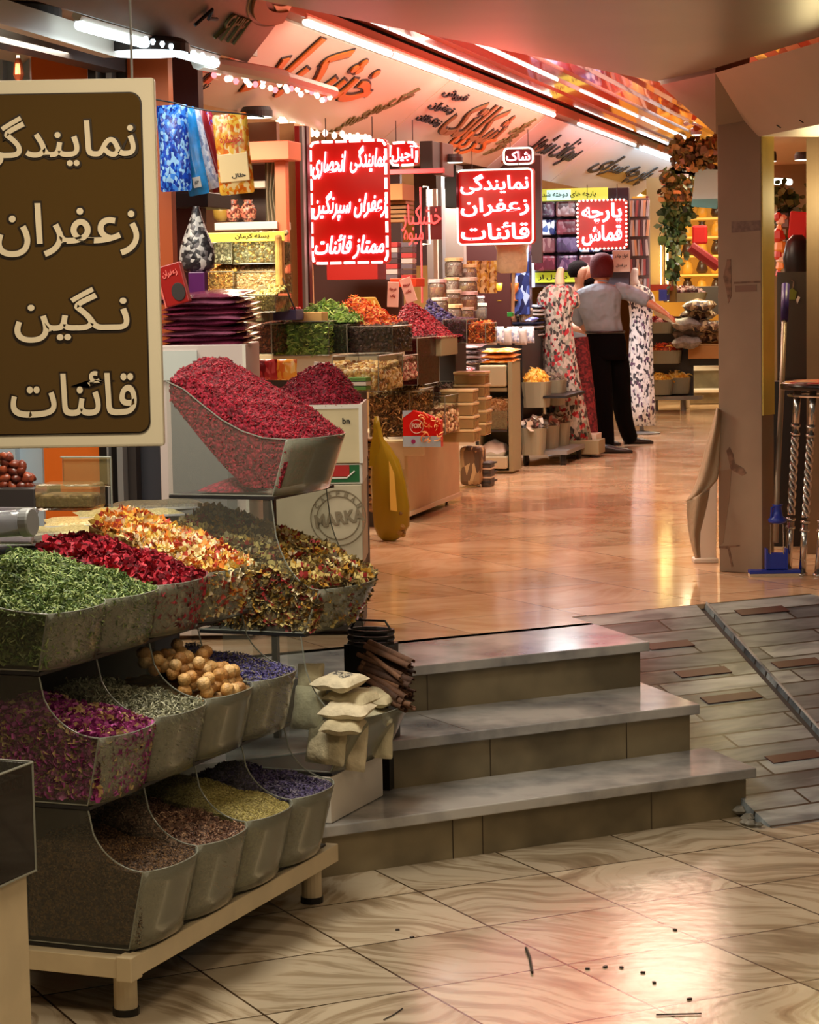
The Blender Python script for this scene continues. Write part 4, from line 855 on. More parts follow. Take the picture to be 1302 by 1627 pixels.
# ================================================================ BEHIND THE NARROW RACK
M_lilac = mat('lilac_white', (204, 190, 184), .5); M_paleb = mat('pale_bluegrey', (196, 204, 200), .5)
cab = nbox('white_cabinet', 262, 402, 548, 1010, 8.75, .5, M_lilac, 'white cabinet under the stack of purple packets', 'cabinet', ang=.04)
child_box(cab, 'side_shelf', M_paleb, -cab['w']/2+.004, -cab['w']/2+.15, -.012, 0, cab['h']-.13, cab['h']-.02); child_box(cab, 'door', M_grey, -.12, .12, -.008, 0, .3, cab['h']-.17); 
child_box(cab, 'edge_strip', M_white, cab['w']/2-.012, cab['w']/2, -.006, 0, .0, cab['h'])
M_purp = [mat('purple_pack_%d' % i, c, .22, var=.15, vscale=12, bump=.5, bscale=25) for i, c in enumerate(((126, 50, 74), (98, 34, 58), (150, 84, 110)))]
pp = None
for i in range(10):
    g = pillow(.33, .26, .030, seed=i); o = g.build('purple_packet', M_purp[i % 3], smooth=True)
    o.location = P(333+random.uniform(-5, 5)-(i > 7)*4, 545-8.2*i-2, 8.92); o.rotation_euler = (.08, random.uniform(-.04, .04), -R143+random.uniform(-.1, .1))
    tag(o, 'glossy purple foil packet in the stack on the white cabinet', 'packet', 'purple packets stacked on the white cabinet')
    MB().box(.155, .175, -.10, .10, -.0015, .0015).build('seam', mat('pack_seam', (220, 150, 120), .3), o)
rb_ = nbox('red_box', 264, 302, 418, 484, 8.7, .03, mat('red_carton', (150, 24, 20), .35), 'red carton with a dark oval window leaning on the purple packets', 'box'); rb_.rotation_euler = (0, math.radians(-14), -R143)
wpt = MB().lathe([(.028, 0), (.026, .004)], 20, sx=1, sy=1.25).build('window_patch', M_dark, rb_); wpt.rotation_euler = (math.pi/2, 0, 0); wpt.location = (.015, 0, .045)
MB().tube([(-rb_['w']/2, -.003, 0), (-rb_['w']/2, -.003, rb_['h'])], .003, 5).build('edge_strip', mat('pink_edge', (236, 120, 110), .4), rb_); ctext(rb_, 'زعفران', .0, .12, .06, .03, mat('pink_edge', (236, 120, 110)))
nbox('purple_box', 300, 326, 432, 478, 8.95, .04, mat('violet_carton', (92, 34, 96), .3), 'violet carton behind the red one', 'box')
# barberry carton and printed cartons
bc = empty('carton_stack_base', (0, 0, 0)); bpy.data.objects.remove(bc)
ct = nbox('cream_carton', 418, 576, 645, 737, 8.8, .42, mat('cream_carton', (206, 190, 150), .5, var=.04), 'open cream carton brimming with barberries beside the tall bin', 'carton', ang=.03)
w_ = ct['w']; h_ = ct['h']
child_box(ct, 'rim', M_white, -w_/2, w_/2, -.004, 0, h_-.012, h_+.004); child_box(ct, 'corner_edge', M_white, w_/2-.01, w_/2+.003, -.005, .4, 0, h_+.004)
ctext(ct, 'bn', .13, h_-.058, .028, .022, M_ink, latin=True); ctext(ct, '۱۴۳۰', .045, h_-.085, .05, .014, mat('carton_ink', (90, 76, 56)))
MB().tube([(-.02, -.003, h_-.085), (.07, -.003, h_-.10), (.085, -.003, h_-.12), (.085, -.003, .04)], .002, 5).build('print_line', M_ink, ct)
def mound(w, d, h, pm, bd, kind, size, n, label, nm='dried_goods_heap', px=.5, wts=None, flat=.3, base=0.0, sharp=1.4, loc=None, rz=-R143, par=None, ph=.5):
    g = MB()
    def f(a, b):
        x, y = a-px, b-ph; r = math.hypot(x/(px if x < 0 else 1-px), y/max(.1, ph if y < 0 else 1-ph)); r = min(1, r)
        return ((a-.5)*w, b*d, base+h*(1-r**sharp)+.003*math.sin(60*a)+.003*math.sin(47*b+a*9))
    g.grid(f, 20, 14); g.m = [0]*len(g.f)
    ed = [f(i/20, 0) for i in range(21)]; g.loft([[(x, y, -.002) for x, y, z in ed], ed], cap=False, close=False); g.m = [0]*len(g.f)
    pieces(g, [Vector(f(a, b))+Vector((0, 0, size*.25)) for a, b in RNG.uniform(0, 1, (n, 2))], kind, size, len(pm), flat, wts=wts, m0=1)
    o = g.build(nm, [bd]+pm, None, loc=loc, rz=rz); return tag(o, label, 'dried goods', None, 'stuff')
mound(w_*.98, .42, .155, G_barb, B_barb, 'grain', .008, 3200, 'crimson barberries mounded high in the cream carton', loc=ct.location+Vector((0, 0, h_-.004)), px=.62, sharp=1.7, rz=-.03)
c2 = nbox('green_carton', 440, 577, 737, 770, 8.81, .4, M_white, 'flat carton with a green and red stripe under the cream carton', 'carton', ang=.03)
child_box(c2, 'green_stripe', mat('carton_green', (20, 96, 44)), 0.0, c2['w']/2-.012, -.003, 0, .008, c2['h']-.006); child_box(c2, 'red_stripe', mat('carton_red', (176, 30, 24)), 0.02, c2['w']/2-.05, -.005, -.002, .03, c2['h']-.006); MB().tube([(0.02, -.006, .024), (c2['w']/2-.06, -.006, .024), (c2['w']/2-.03, -.006, .05)], .003, 5).build('white_line', M_white, c2)
c3 = nbox('stamped_carton', 440, 578, 771, 900, 8.8, .42, mat('stamped_carton', (190, 178, 150), .6, var=.08, vscale=5), 'tall grey-beige carton printed with a round MARKA stamp', 'carton', ang=.03)
M_stamp = mat('stamp_ink', (132, 118, 92), .6); cx, cz = c3['w']*.22, c3['h']-.125
for r in (.105, .082): MB().tube([(cx+r*math.cos(a*math.pi/20), -.003, cz+r*math.sin(a*math.pi/20)) for a in range(40)], .0022, 5, closed=True).build('stamp_ring', M_stamp, c3)
text_obj('lettering', 'MARKA', .19, .05, M_stamp, c3, (cx+.005, -.004, cz), (0, math.radians(-8), 0), latin=True, depth=.003, bold=.04)
for i, chh in enumerate('CASPIAN'):
    a = math.radians(150-20*i); text_obj('lettering', chh, .014, .018, M_stamp, c3, (cx+.093*math.cos(a), -.003, cz+.093*math.sin(a)), (0, math.pi/2-a, 0), latin=True, depth=.002)
nbox('dark_plinth', 440, 577, 901, 1003, 8.82, .4, M_dark, 'dark plinth under the stamped carton', 'plinth', ang=.03)
# ================================================================ HANGING SNACK BAGS
def printed(nm, cols, sc): return voro(nm, cols, sc, .25, .15, (1, 1, .6))
M_sn = [printed('snack_blue', [(20, 70, 190), (60, 130, 230), (150, 200, 245), (16, 50, 150)], 110), mat('snack_sky', (44, 148, 222), .25, var=.2, vscale=20), printed('snack_silver', [(200, 204, 220), (150, 160, 190), (230, 230, 236)], 100), mat('snack_maroon', (146, 30, 36), .28, var=.2, vscale=14),
        printed('snack_rose', [(210, 90, 90), (170, 40, 60), (110, 60, 170), (240, 170, 160)], 100), printed('snack_orange', [(240, 150, 40), (246, 190, 70), (230, 110, 20), (250, 216, 150)], 90)]
lab = ['deep blue patterned snack bag, first on the string beside the brown sign', 'sky-blue snack bag hanging behind the deep blue one', 'silver-white snack bag hanging between sky blue and maroon', 'plain maroon snack bag in the middle of the string', 'rose and violet patterned snack bag, next to the orange one', 'orange snack bag with a cream panel, last on the string']
specs = [(272, 166, 50, 135, .03), (290, 170, 34, 138, .16), (300, 174, 30, 128, .24), (309, 176, 30, 130, .31), (320, 178, 28, 128, .36), (364, 180, 56, 126, .08)]
hs = MB().tube([P(u, v, 8.9) for u, v in ((246, 158), (275, 163), (300, 170), (330, 176), (395, 182), (420, 186))], .003, 5).build('hanging_string', M_dark); tag(hs, 'thin string the snack bags hang from', 'string')
for i, (u, v, wp, hp, sl) in enumerate(specs):
    Y = 8.9+.05*(i if i < 5 else 0); w_, h_ = wp*Y/FP, hp*Y/FP; g = pillow(w_, h_, .045, seed=i)
    g.v = [(x, z, y-h_/2) for x, y, z in g.v]; o = g.build('snack_bag', M_sn[i], smooth=True, sub=1, loc=P(u, v, Y)+Vector((0, .02 if i in (0, 5) else .05, 0))); o.rotation_euler = (0, -sl, -.1); tag(o, lab[i], 'snack bag', 'snack bags on the string')
    if i == 5:
        q = MB().box(-w_*.42, w_*.42, -.026, -.018, -h_*.85, -h_*.5).build('cream_panel', mat('snack_cream', (250, 218, 160), .3), o, bevel=.003); ctext(o, 'خلال', w_*.12, -h_*.78, w_*.4, .018, M_ink, y=-.028)
        ctext(o, 'خوشمزه', 0, -h_*.33, w_*.6, .04, mat('snack_red', (214, 60, 30)), y=-.03)
    if i in (1, 3): q = MB().box(-.012, .018, -.026, -.02, -h_*.92, -h_*.80).build('price_tag', M_white, o); ctext(q, '۳۵', .003, -h_*.86, .016, .014, M_ink, y=-.028)
bg = empty('printed_bag', P(314, 432, 9.0), -.1, 'grey printed plastic bag knotted at the top, under the snack bags', 'bag')
M_pb = voro('bag_blackwhite', [(60, 56, 58), (190, 186, 184), (110, 104, 106), (210, 206, 200), (40, 36, 40)], 60, .3, .2)
g = MB(); g.lathe([(.045, .0), (.066, .015), (.070, .05), (.066, .09), (.052, .13), (.036, .17), (.022, .21), (.012, .25)], 20, sx=1, sy=.7); g.build('body', M_pb, bg, smooth=True)
nbox('dark_carton', 262, 330, 306, 330, 9.5, .3, M_dark, 'dark carton on the shelf right under the blue snack bags', 'carton')
# ================================================================ NUT SHOP WINDOW (orange frame)
YW = 11.2
pillar('wall_nut_shop', 300, 445, 196, 480, YW+.75, .05, mat('nut_wall', (120, 84, 60), .6))
of = empty('shop_window', P(405, 480, YW), -R143, 'orange-framed shop window with jars and a grey curtain, behind the snack bags', 'window display')
def ch(nm, u0, u1, v0, v1, m, y0=0, y1=.05, bevel=.003):
    b = P(405, 480, YW); a = Matrix.Rotation(R143, 3, 'Z'); p0 = a @ (P(u0, v1, YW)-b); p1 = a @ (P(u1, v0, YW)-b); return MB().box(p0.x, p1.x, y0, y1, p0.z, p1.z).build(nm, m, of, bevel=bevel)
ch('lintel', 330, 474, 226, 258, M_frame_or, -.1, .1); ch('frame_post', 444, 458, 256, 478, M_frame_or); ch('ledge', 338, 446, 352, 366, M_white, -.02, .2); ch('backing', 335, 414, 256, 354, mat('deep_brown', (62, 40, 32), .5), .25, .27)
g = MB(); b = P(405, 480, YW); a = Matrix.Rotation(R143, 3, 'Z'); c0 = a @ (P(412, 366, YW)-b); c1 = a @ (P(445, 240, YW)-b)
g.grid(lambda s, t: (c0.x+(c1.x-c0.x)*s*(1-.45*(1-abs(2*t-.9))), .12+.02*math.sin(s*26), c0.z+(c1.z-c0.z)*t), 30, 10); g.build('curtain', mat('curtain_grey', (146, 134, 112), .8), of, smooth=True)
ch('shelf_bar', 345, 412, 286, 298, M_white, .1, .24)
M_jar = voro('painted_jar', [(190, 110, 90), (120, 60, 50), (214, 160, 130), (80, 40, 36)], 90, .3, .1)
jp = None
for i, (u, v, lb) in enumerate(((352, 352, 'olive leaf-shaped'), (371, 352, 'rose-patterned'), (395, 352, 'coral-patterned'))):
    o = MB().lathe([(.02, 0), (.04, .02), (.045, .06), (.03, .09), (.02, .1), (.028, .115)], 16).build('painted_vase', M_jar if i else mat('olive_vase', (150, 120, 50), .35), smooth=True, loc=P(u, v, YW+.12)); o.scale = (.9,)*3; tag(o, lb+' vase on the white ledge behind the orange frame', 'vase', 'vases on the window ledge')
# lit nut bins
M_nut1 = voro('nuts_grey', [(150, 140, 106), (110, 100, 70), (180, 170, 134), (80, 70, 46)], 70, .6, 1); M_nut2 = voro('nuts_gold', [(206, 150, 70), (170, 110, 44), (230, 180, 100), (120, 76, 34)], 55, .55, 1, (1, 1, 2)); M_nut3 = voro('nuts_cream', [(226, 190, 140), (200, 154, 96), (236, 210, 170), (130, 90, 50)], 55, .55, 1, (1, 1, 2))
YN = 10.6
def nbin(u0, u1, v0, v1, m, pm, kind, size, lb, hp=.05, Y=YN, dep=.25, n=260):
    e = nbox('glass_bin', u0, u1, v0, v1, Y, dep, acrylic('bin_glass', (160, 150, 110), .10, .2, .1), lb+' glass bin', 'bin', bevel=0)
    w_, h_ = e['w'], e['h']; MB().tube([(-w_/2, 0, 0), (w_/2, 0, 0), (w_/2, 0, h_), (-w_/2, 0, h_)], .003, 5, closed=True).build('edge_trim', M_edge, e)
    g = MB().box(-w_/2+.004, w_/2-.004, .005, dep-.01, .004, h_*.93); g.m = [0]*6
    pieces(g, [(x, .006, z) for x, z in zip(RNG.uniform(-w_/2+.006, w_/2-.006, n), RNG.uniform(.01, h_*.93, n))], kind, size, len(pm), .1, m0=1)
    pieces(g, [(x, y, h_*.93+hp*(y/dep)) for x, y in zip(RNG.uniform(-w_/2+.006, w_/2-.006, n), RNG.uniform(.006, dep, n))], kind, size, len(pm), .2, m0=1)
    o = g.build('dried_goods_heap', [m]+pm, None, loc=e.location, rz=-R143); tag(o, 'goods filling the '+lb+' glass bin', 'dried goods', None, 'stuff'); return e
G_gold = cm('gold_nut', (216, 160, 78), (240, 196, 110), (180, 120, 50)); G_crn = cm('cream_nut', (232, 200, 150), (206, 160, 104), (244, 224, 186))
nbin(330, 368, 386, 419, M_nut1, G_grey, 'blob', .008, 'upper grey-nut'); nbin(371, 438, 382, 419, M_nut1, G_mix[:2]+G_grey[:2], 'blob', .008, 'upper wide mixed-nut'); nbin(298, 371, 432, 470, M_nut2, G_gold, 'grain', .012, 'lower golden-nut', n=400); nbin(373, 440, 432, 468, M_nut3, G_crn, 'grain', .013, 'lower cream-nut', n=400)
nbin(398, 438, 469, 496, M_nut1, G_olive, 'grain', .010, 'lowest olive-nut', Y=10.3)
area('shelf_light', P(385, 376, YN-.25), .12, 4, (1, .86, .55), sy=.3)
area('shelf_light', P(385, 424, YN-.3), .10, 2, (1, .80, .5), sy=.3)
ys = nbox('lit_price_strip', 318, 450, 369, 384, YN-.05, .02, mat('strip_yellow', (226, 206, 90), .4, emit=(255, 226, 90), es=.9), 'glowing yellow price strip over the nut bins', 'sign'); ctext(ys, 'پسته کرمان', .05, ys['h']/2, .16, .028, M_ink)
tp = nbox('paper_roll', 437, 450, 372, 458, YN-.1, .05, mat('roll_tan', (186, 134, 70), .7, var=.2, vscale=20), 'tall tan paper roll standing beside the nut bins', 'roll', bevel=.015)
pillar('wall_post_cream', 448, 481, 196, 800, 12.4, .3, M_cream); pillar('wall_post_red', 481, 488, 200, 800, 12.3, .05, M_redp); pillar('wall_post_grey', 488, 493, 200, 800, 12.3, .05, M_grey); pillar('wall_post_maroon', 493, 500, 200, 800, 12.35, .05, mat('maroon', (70, 18, 16), .4))
nbox('long_shelf', 262, 470, 497, 1000, 10.9, .6, mat('shelf_brown', (96, 74, 54), .6), 'brown counter base under the nut bins', 'counter')
# ================================================================ STALLS ALONG THE UPPER ARCADE
M_glass = acrylic('case_glass', (120, 110, 90), .12, .22, .06); M_counter = mat('counter_cream', (206, 186, 146), .45, var=.03); M_countw = mat('counter_white', (224, 212, 184), .45)
M_olg = mat('olive_grey_box', (150, 144, 112), .5)
G_bean = cm('green_pod', (150, 190, 84), (116, 160, 60), (186, 212, 120), (88, 128, 48)); G_or = cm('orange_fruit', (236, 110, 40), (246, 160, 70), (200, 60, 26), (250, 196, 120)); G_can = cm('cream_sweet', (240, 214, 150), (220, 180, 100), (250, 236, 196), (170, 120, 60))
B_bean = body('bean', [(110, 150, 64), (84, 120, 46), (140, 180, 90), (60, 90, 34)], 50); B_or = body('orng', [(190, 80, 30), (150, 50, 20), (220, 110, 50), (110, 34, 16)], 50); B_dk = body('darkfruit', [(60, 40, 28), (40, 26, 20), (84, 60, 40), (30, 20, 16)], 60); B_can = body('candy', [(210, 180, 110), (170, 130, 70), (230, 206, 150), (120, 84, 44)], 60)
def case(u0, u1, v0, v1, Y, dep, lb, bd, pm, kind, size, hp=.02, n=300, fill=.9, flat=.15, glass=None, side=True):
    e = nbox('glass_case', u0, u1, v0, v1, Y, dep, glass or M_glass, lb, 'glass case', bevel=0); w_, h_ = e['w'], e['h']
    for y in (0, dep): MB().tube([(-w_/2, y, 0), (w_/2, y, 0), (w_/2, y, h_), (-w_/2, y, h_)], .003, 5, closed=True).build('edge_trim', M_edge, e)
    for x in (-w_/2, w_/2): MB().tube([(x, 0, h_), (x, dep, h_)], .003, 5).build('edge_trim', M_edge, e)
    if bd:
        g = MB().box(-w_/2+.005, w_/2-.005, .006, dep-.006, .004, h_*fill); g.m = [0]*6; U = RNG.uniform
        pieces(g, list(zip(U(-w_/2+.008, w_/2-.008, n), [.008]*n, U(.01, h_*fill, n))), kind, size, len(pm), flat, m0=1)
        y = U(.01, dep-.01, n); pieces(g, list(zip(U(-w_/2+.008, w_/2-.008, n), y, h_*fill+hp*y/dep)), kind, size, len(pm), flat, m0=1)
        if side: pieces(g, list(zip([w_/2-.007]*n, U(.01, dep-.01, n), U(.01, h_*fill, n))), kind, size, len(pm), flat, m0=1)
        o = g.build('dried_goods_heap', [bd]+pm, None, loc=e.location, rz=-R143); tag(o, 'goods filling the '+lb, 'dried goods', None, 'stuff')
    return e
YA = 10.6
case(402, 432, 515, 562, 10.4, .3, 'small glass case of dark red fruit beside the purple packets', B_dk, cm('dark_red_bit', (110, 50, 36), (140, 80, 50), (70, 34, 28)), 'blob', .008)
case(435, 523, 511, 565, YA, .34, 'glass case packed with bright green pods', B_bean, G_bean, 'curl', .018, .05, 420, flat=.5)
case(525, 552, 516, 562, YA+.02, .34, 'narrow glass case of dark green pods next to the bright green ones', body('dkgreen', [(50, 66, 36), (36, 46, 28), (70, 84, 50)], 50), cm('dk_green', (62, 80, 44), (44, 56, 34)), 'curl', .014)
case(553, 624, 519, 561, YA+.02, .36, 'glass case of dark brown fruit under the orange heap', B_dk, cm('dark_fruit', (64, 44, 34), (44, 28, 24)), 'blob', .012, n=120)
b, w_, h_ = fr(448, 560, 480, 512, YA+.1); mound(w_, .3, h_, G_bean, B_bean, 'curl', .018, 420, 'pale green pods mounded above the green glass case', loc=b, rz=-R143)
b, w_, h_ = fr(498, 622, 474, 521, YA+.2); mound(w_, .4, h_, G_or, B_or, 'curl', .019, 620, 'glowing orange dried fruit heaped in front of the mustard board', loc=b, rz=-R143, px=.36, sharp=1.3)
ex = nbox('mustard_board', 556, 622, 472, 521, YA+.62, .015, mat('mustard_card', (206, 160, 56), .5), 'mustard yellow card board standing behind the orange fruit', 'board'); ex.data.vertices[0].co.x
for v in ex.data.vertices:
    if v.co.z > .05 and v.co.x > 0: v.co.x -= ex['w']*.38
nbox('wood_tray', 464, 512, 496, 511, YA-.0, .1, mat('tray_wood', (196, 160, 100), .6), 'small wooden tray lying on the green pods', 'tray')
sc_ = empty('flour_scoop', P(416, 511, 10.45), -.2, 'grey-green rounded scoop standing behind the red fruit case', 'scoop'); mb = MB(); mb.poly([(x, 0, z) for x, z in [(-.028, 0), (.028, 0), (.034, .10), (.03, .15), (.01, .165), (-.012, .16), (-.026, .12)]], (0, .03, 0)); mb.build('blade', mat('scoop_olive', (108, 98, 72), .5), sc_, bevel=.004)
bb = nbox('blue_basket', 434, 471, 492, 509, 10.5, .12, mat('basket_blue', (64, 62, 108), .5), 'small blue basket of red sweets with a dark strap', 'basket')
for i in range(12): MB().lathe([(.004, -.008), (.01, 0), (.004, .008)], 6, (-.05+.009*i, .03+.02*(i % 3), bb['h']+.004)).build('sweet', mat('sweet_red', (214, 50, 50), .3), bb)
MB().tube([(.05, .0, bb['h']), (.02, 0, bb['h']+.07), (-.005, 0, bb['h']+.145), (-.03, 0, bb['h']+.07), (-.04, 0, bb['h']-.01)], .004, 5).build('strap', M_blk, bb)
# counters below these cases
nbox('long_counter', 404, 600, 562, 592, YA+.03, .5, M_countw, 'white top board of the counter under the green pods', 'counter')
nbox('counter_base', 404, 562, 592, 915, YA+.1, .3, M_dark, 'dark base of the counter behind the barberry carton', 'counter')
M_yp = printed('yellow_packet', [(240, 160, 50), (224, 110, 30), (250, 200, 110)], 50); M_rp = printed('red_packet', [(180, 30, 36), (130, 20, 26), (210, 80, 80)], 50)
for i, (u, m_, lb) in enumerate(((424, M_rp, 'red printed packet leaning under the green pod case'), (452, M_yp, 'orange-yellow printed packet between red packet and white card'))):
    b, w_, h_ = fr(u-17, u+17+4*i, 571, 604, 9.9); o = pillow(w_, h_, .04, seed=i); o.v = [(x, z, y+h_/2) for x, y, z in o.v]; o = o.build('sweet_packet', m_, smooth=True, loc=b, rz=-R143); tag(o, lb, 'packet')
nc = nbox('price_card', 496, 530, 576, 606, 9.8, .006, M_white, 'white price card with black writing stuck in the barberries', 'card'); nc.rotation_euler[1] = .12; ctext(nc, 'زرشک', .0, .05, .06, .022, M_ink, y=-.003); ctext(nc, 'پفکی', .0, .02, .05, .018, M_ink, y=-.003)
e = case(530, 602, 566, 622, 10.1, .42, 'glass case of cream and yellow sweets', B_can, G_can, 'blob', .012, fill=.55, hp=.03)
M_grp = mat('pack_green', (90, 140, 60), .4); M_rdp = mat('pack_dark_red', (130, 30, 34), .4)
for i in range(6):
    o = nbox('sweet_box', 530 if i < 3 else 551, 550 if i < 3 else 582, 606-7*(i % 3)+8, 612-7*(i % 3)+8, 9.98, .08, (M_rdp, M_white, M_rdp, M_grp, M_white, M_grp)[i], ('flat sweet box in the %s pile in front of the cream sweets' % ('red' if i < 3 else 'green')), 'box', 'flat sweet boxes piled before the cream sweets' if i < 3 else 'green and white flat sweet boxes', bevel=.002)
case(604, 640, 566, 606, 10.9, .3, 'small glass case of pink and white sweets', body('pinkcandy', [(150, 90, 80), (90, 60, 50), (190, 150, 130)], 60), cm('pink_sweet', (220, 150, 140), (240, 220, 200), (150, 70, 60)), 'blob', .01, fill=.7)
# FOX counter
YF = 13.3
def seg_px(u0, v0, u1, v1, z): return PZ(u0, v0, z), PZ(u1, v1, z)
FA = PZ(650, 820, UF+.03); FBp = PZ(731, 788, UF+.03); FD = FBp-FA; fl = math.hypot(FD.x, FD.y); fth = math.atan2(FD.x, FD.y)
ztop = P(651, 700, FA.y).z
fx = empty('sweets_counter', (FA.x, FA.y, UF), -fth, 'cream counter on castors behind the hanging yellow bag', 'counter')
MB().box(-.55, 0, 0, fl, .03, ztop-UF).build('body', M_counter, fx, bevel=.004); MB().box(-.56, .012, -.012, fl+.01, .03, .055).build('bottom_rail', M_countw, fx)
MB().box(-.556, -.02, -.006, 0, .3, ztop-UF-.01).build('end_panel', M_countw, fx)
for (x, y) in ((-.05, .15), (-.05, fl-.15), (-.5, .15)): ca_ = MB().lathe([(.02, -.006), (.02, .006)], 12).build('castor', M_blk, fx); ca_.location = (x, y, .02); ca_.rotation_euler = (0, math.pi/2, 0)
case(588, 652, 622, 694, 12.7, .55, 'glass case of mixed nuts at the end of the cream counter', body('nutmix', [(150, 120, 64), (110, 84, 44), (190, 160, 100), (70, 50, 28)], 50), cm('nut_mix', (190, 160, 96), (140, 104, 54), (226, 200, 140), (90, 64, 36)), 'curl', .02, n=420, hp=.08)
case(655, 708, 630, 690, 13.1, .5, 'glass case of pale nuts behind the red packet', body('nutpale', [(170, 130, 90), (130, 94, 64), (206, 176, 130)], 50), cm('nut_pale', (214, 180, 130), (160, 110, 80), (240, 220, 180)), 'blob', .014, n=260, fill=.6)
FXp = empty('red_packet', P(671, 710, 12.35), -R143, 'red and blue FOX packet standing at the corner of the cream counter', 'packet')
wq = 60*12.75/FP; hq = 56*12.75/FP
M_fr = mat('fox_red', (206, 24, 24), .3); M_fb = mat('fox_blue', (170, 200, 226), .3)
MB().poly([(-wq/2, 0, 0), (wq/2, 0, 0), (wq/2, 0, hq*.72), (wq*.1, 0, hq*.9), (-wq*.25, 0, hq), (-wq/2, 0, hq*.78)], (0, .05, 0)).build('pouch', M_fr, FXp)
MB().box(-wq/2, wq/2, -.003, 0, 0, hq*.3).build('blue_band', M_fb, FXp); MB().poly([(-wq/2, -.003, hq*.8), (-wq*.22, -.003, hq), (-wq*.35, -.003, hq), (-wq/2, -.003, hq)], (0, .003, 0)).build('blue_corner', M_fb, FXp)
MB().tube([(-wq*.13+.036*math.cos(a/3), -.004, hq*.56+.036*math.sin(a/3)) for a in range(19)], .002, 5, closed=True).build('logo_ring', M_white, FXp); ctext(FXp, 'FOX', -wq*.13, hq*.58, .052, .026, M_white, y=-.005, latin=True, bold=.04)
bdg = MB().lathe([(.012, 0), (.012, .003)], 12).build('badge', mat('badge_violet', (150, 40, 110)), FXp); bdg.location = (-wq*.22, -.003, hq*.15); bdg.rotation_euler = (math.pi/2, 0, 0)
g = MB(); pieces(g, [(random.uniform(.0, wq/2+.015), -.02+random.uniform(-.01, .01), random.uniform(hq*.15, hq*.9)) for _ in range(34)], 'curl', .02, 2, .3); o = g.build('dried_goods_heap', cm('puff', (244, 206, 140), (230, 150, 90)), None, loc=FXp.location, rz=-R143); tag(o, 'puffed snacks pictured and piled beside the red packet', 'snack', None, 'stuff')
nl = nbox('label_plate', 640, 675, 710, 724, 13.2, .006, M_countw, 'cream label plate under the red packet', 'label')
# stacked clear lidded tubs on the counter
M_tub = acrylic('tub_clear', (220, 190, 130), .45, .25, .1); M_lid = mat('tub_lid', (240, 222, 170), .35); M_tubc = voro('tub_goods', [(206, 160, 90), (160, 110, 60), (230, 200, 130), (120, 84, 50)], 50)
def tub(w, d, h):
    e = empty('clear_tub', (0, 0, 0), 0, 'x', 'tub'); MB().box(-w/2, w/2, 0, d, 0, h*.8).build('body', M_tub, e, bevel=.006); MB().box(-w/2-.004, w/2+.004, -.004, d+.004, h*.8, h).build('lid', M_lid, e, bevel=.004)
    MB().box(-w/2+.006, w/2-.006, .006, d-.006, .004, h*.62).build('content', M_tubc, e); return e
t0 = tub(.19, .15, .075); first = True
for (u, v, Y, n_, lb) in ((728, 703, 13.4, 4, 'near'), (748, 692, 13.9, 5, 'far')):
    for j in range(n_):
        q = t0 if first else dup(t0); first = False; q.location = P(u, v, Y)+Vector((random.uniform(-.006, .006), 0, j*.0765)); q.rotation_euler = (0, 0, -R143+random.uniform(-.05, .05)); q['label'] = 'clear tub with a cream lid in the %s stack on the cream counter' % ('shorter' if lb == 'near' else 'taller'); q['group'] = 'clear tubs in the %s stack' % ('shorter' if lb == 'near' else 'taller')
# sacks at the counter's end
M_sack = voro('sack_print', [(150, 120, 80), (104, 78, 50), (180, 150, 104), (80, 60, 40)], 30, .7, .2, (1, 1, .4)); M_stripe = mat('sack_stripe', (120, 90, 70), .6)
sk = nbox('printed_sack', 730, 764, 710, 772, 15.45, .2, M_sack, 'brown printed sack against the end of the cream counter', 'sack', bevel=.03); sk2 = nbox('dark_sack', 764, 780, 734, 775, 15.5, .15, mat('sack_dark', (84, 74, 66), .6), 'dark striped sack behind the brown printed one', 'sack', bevel=.02)
for i in range(5): MB().box(-sk2['w']/2-.004, sk2['w']/2+.004, -.006, .2, sk2['h']+.0+.0-.02-.03*i, sk2['h']-.01-.03*i).build('stripe', mat('stripe_pale', (196, 176, 150)) if i % 2 else M_dark, sk2)
# striped stack left of the yellow bag
st0 = None
for i in range(9):
    b, w_, h_ = fr(577, 604, 690+14*i, 703+14*i, 12.9); g = pillow(w_*1.05, .2, h_*1.05, seed=i); o = g.build('folded_sack', M_sack if i % 2 else mat('sack_tan', (140, 104, 66), .7), smooth=True, loc=b+Vector((0, .1, h_/2)), rz=-R143+random.uniform(-.1, .1)); tag(o, 'folded striped sack in the pile behind the yellow bag', 'sack', 'folded sacks behind the yellow bag')
nbox('low_box', 578, 604, 812, 838, 12.95, .3, M_dark, 'low dark box under the folded sacks', 'box')
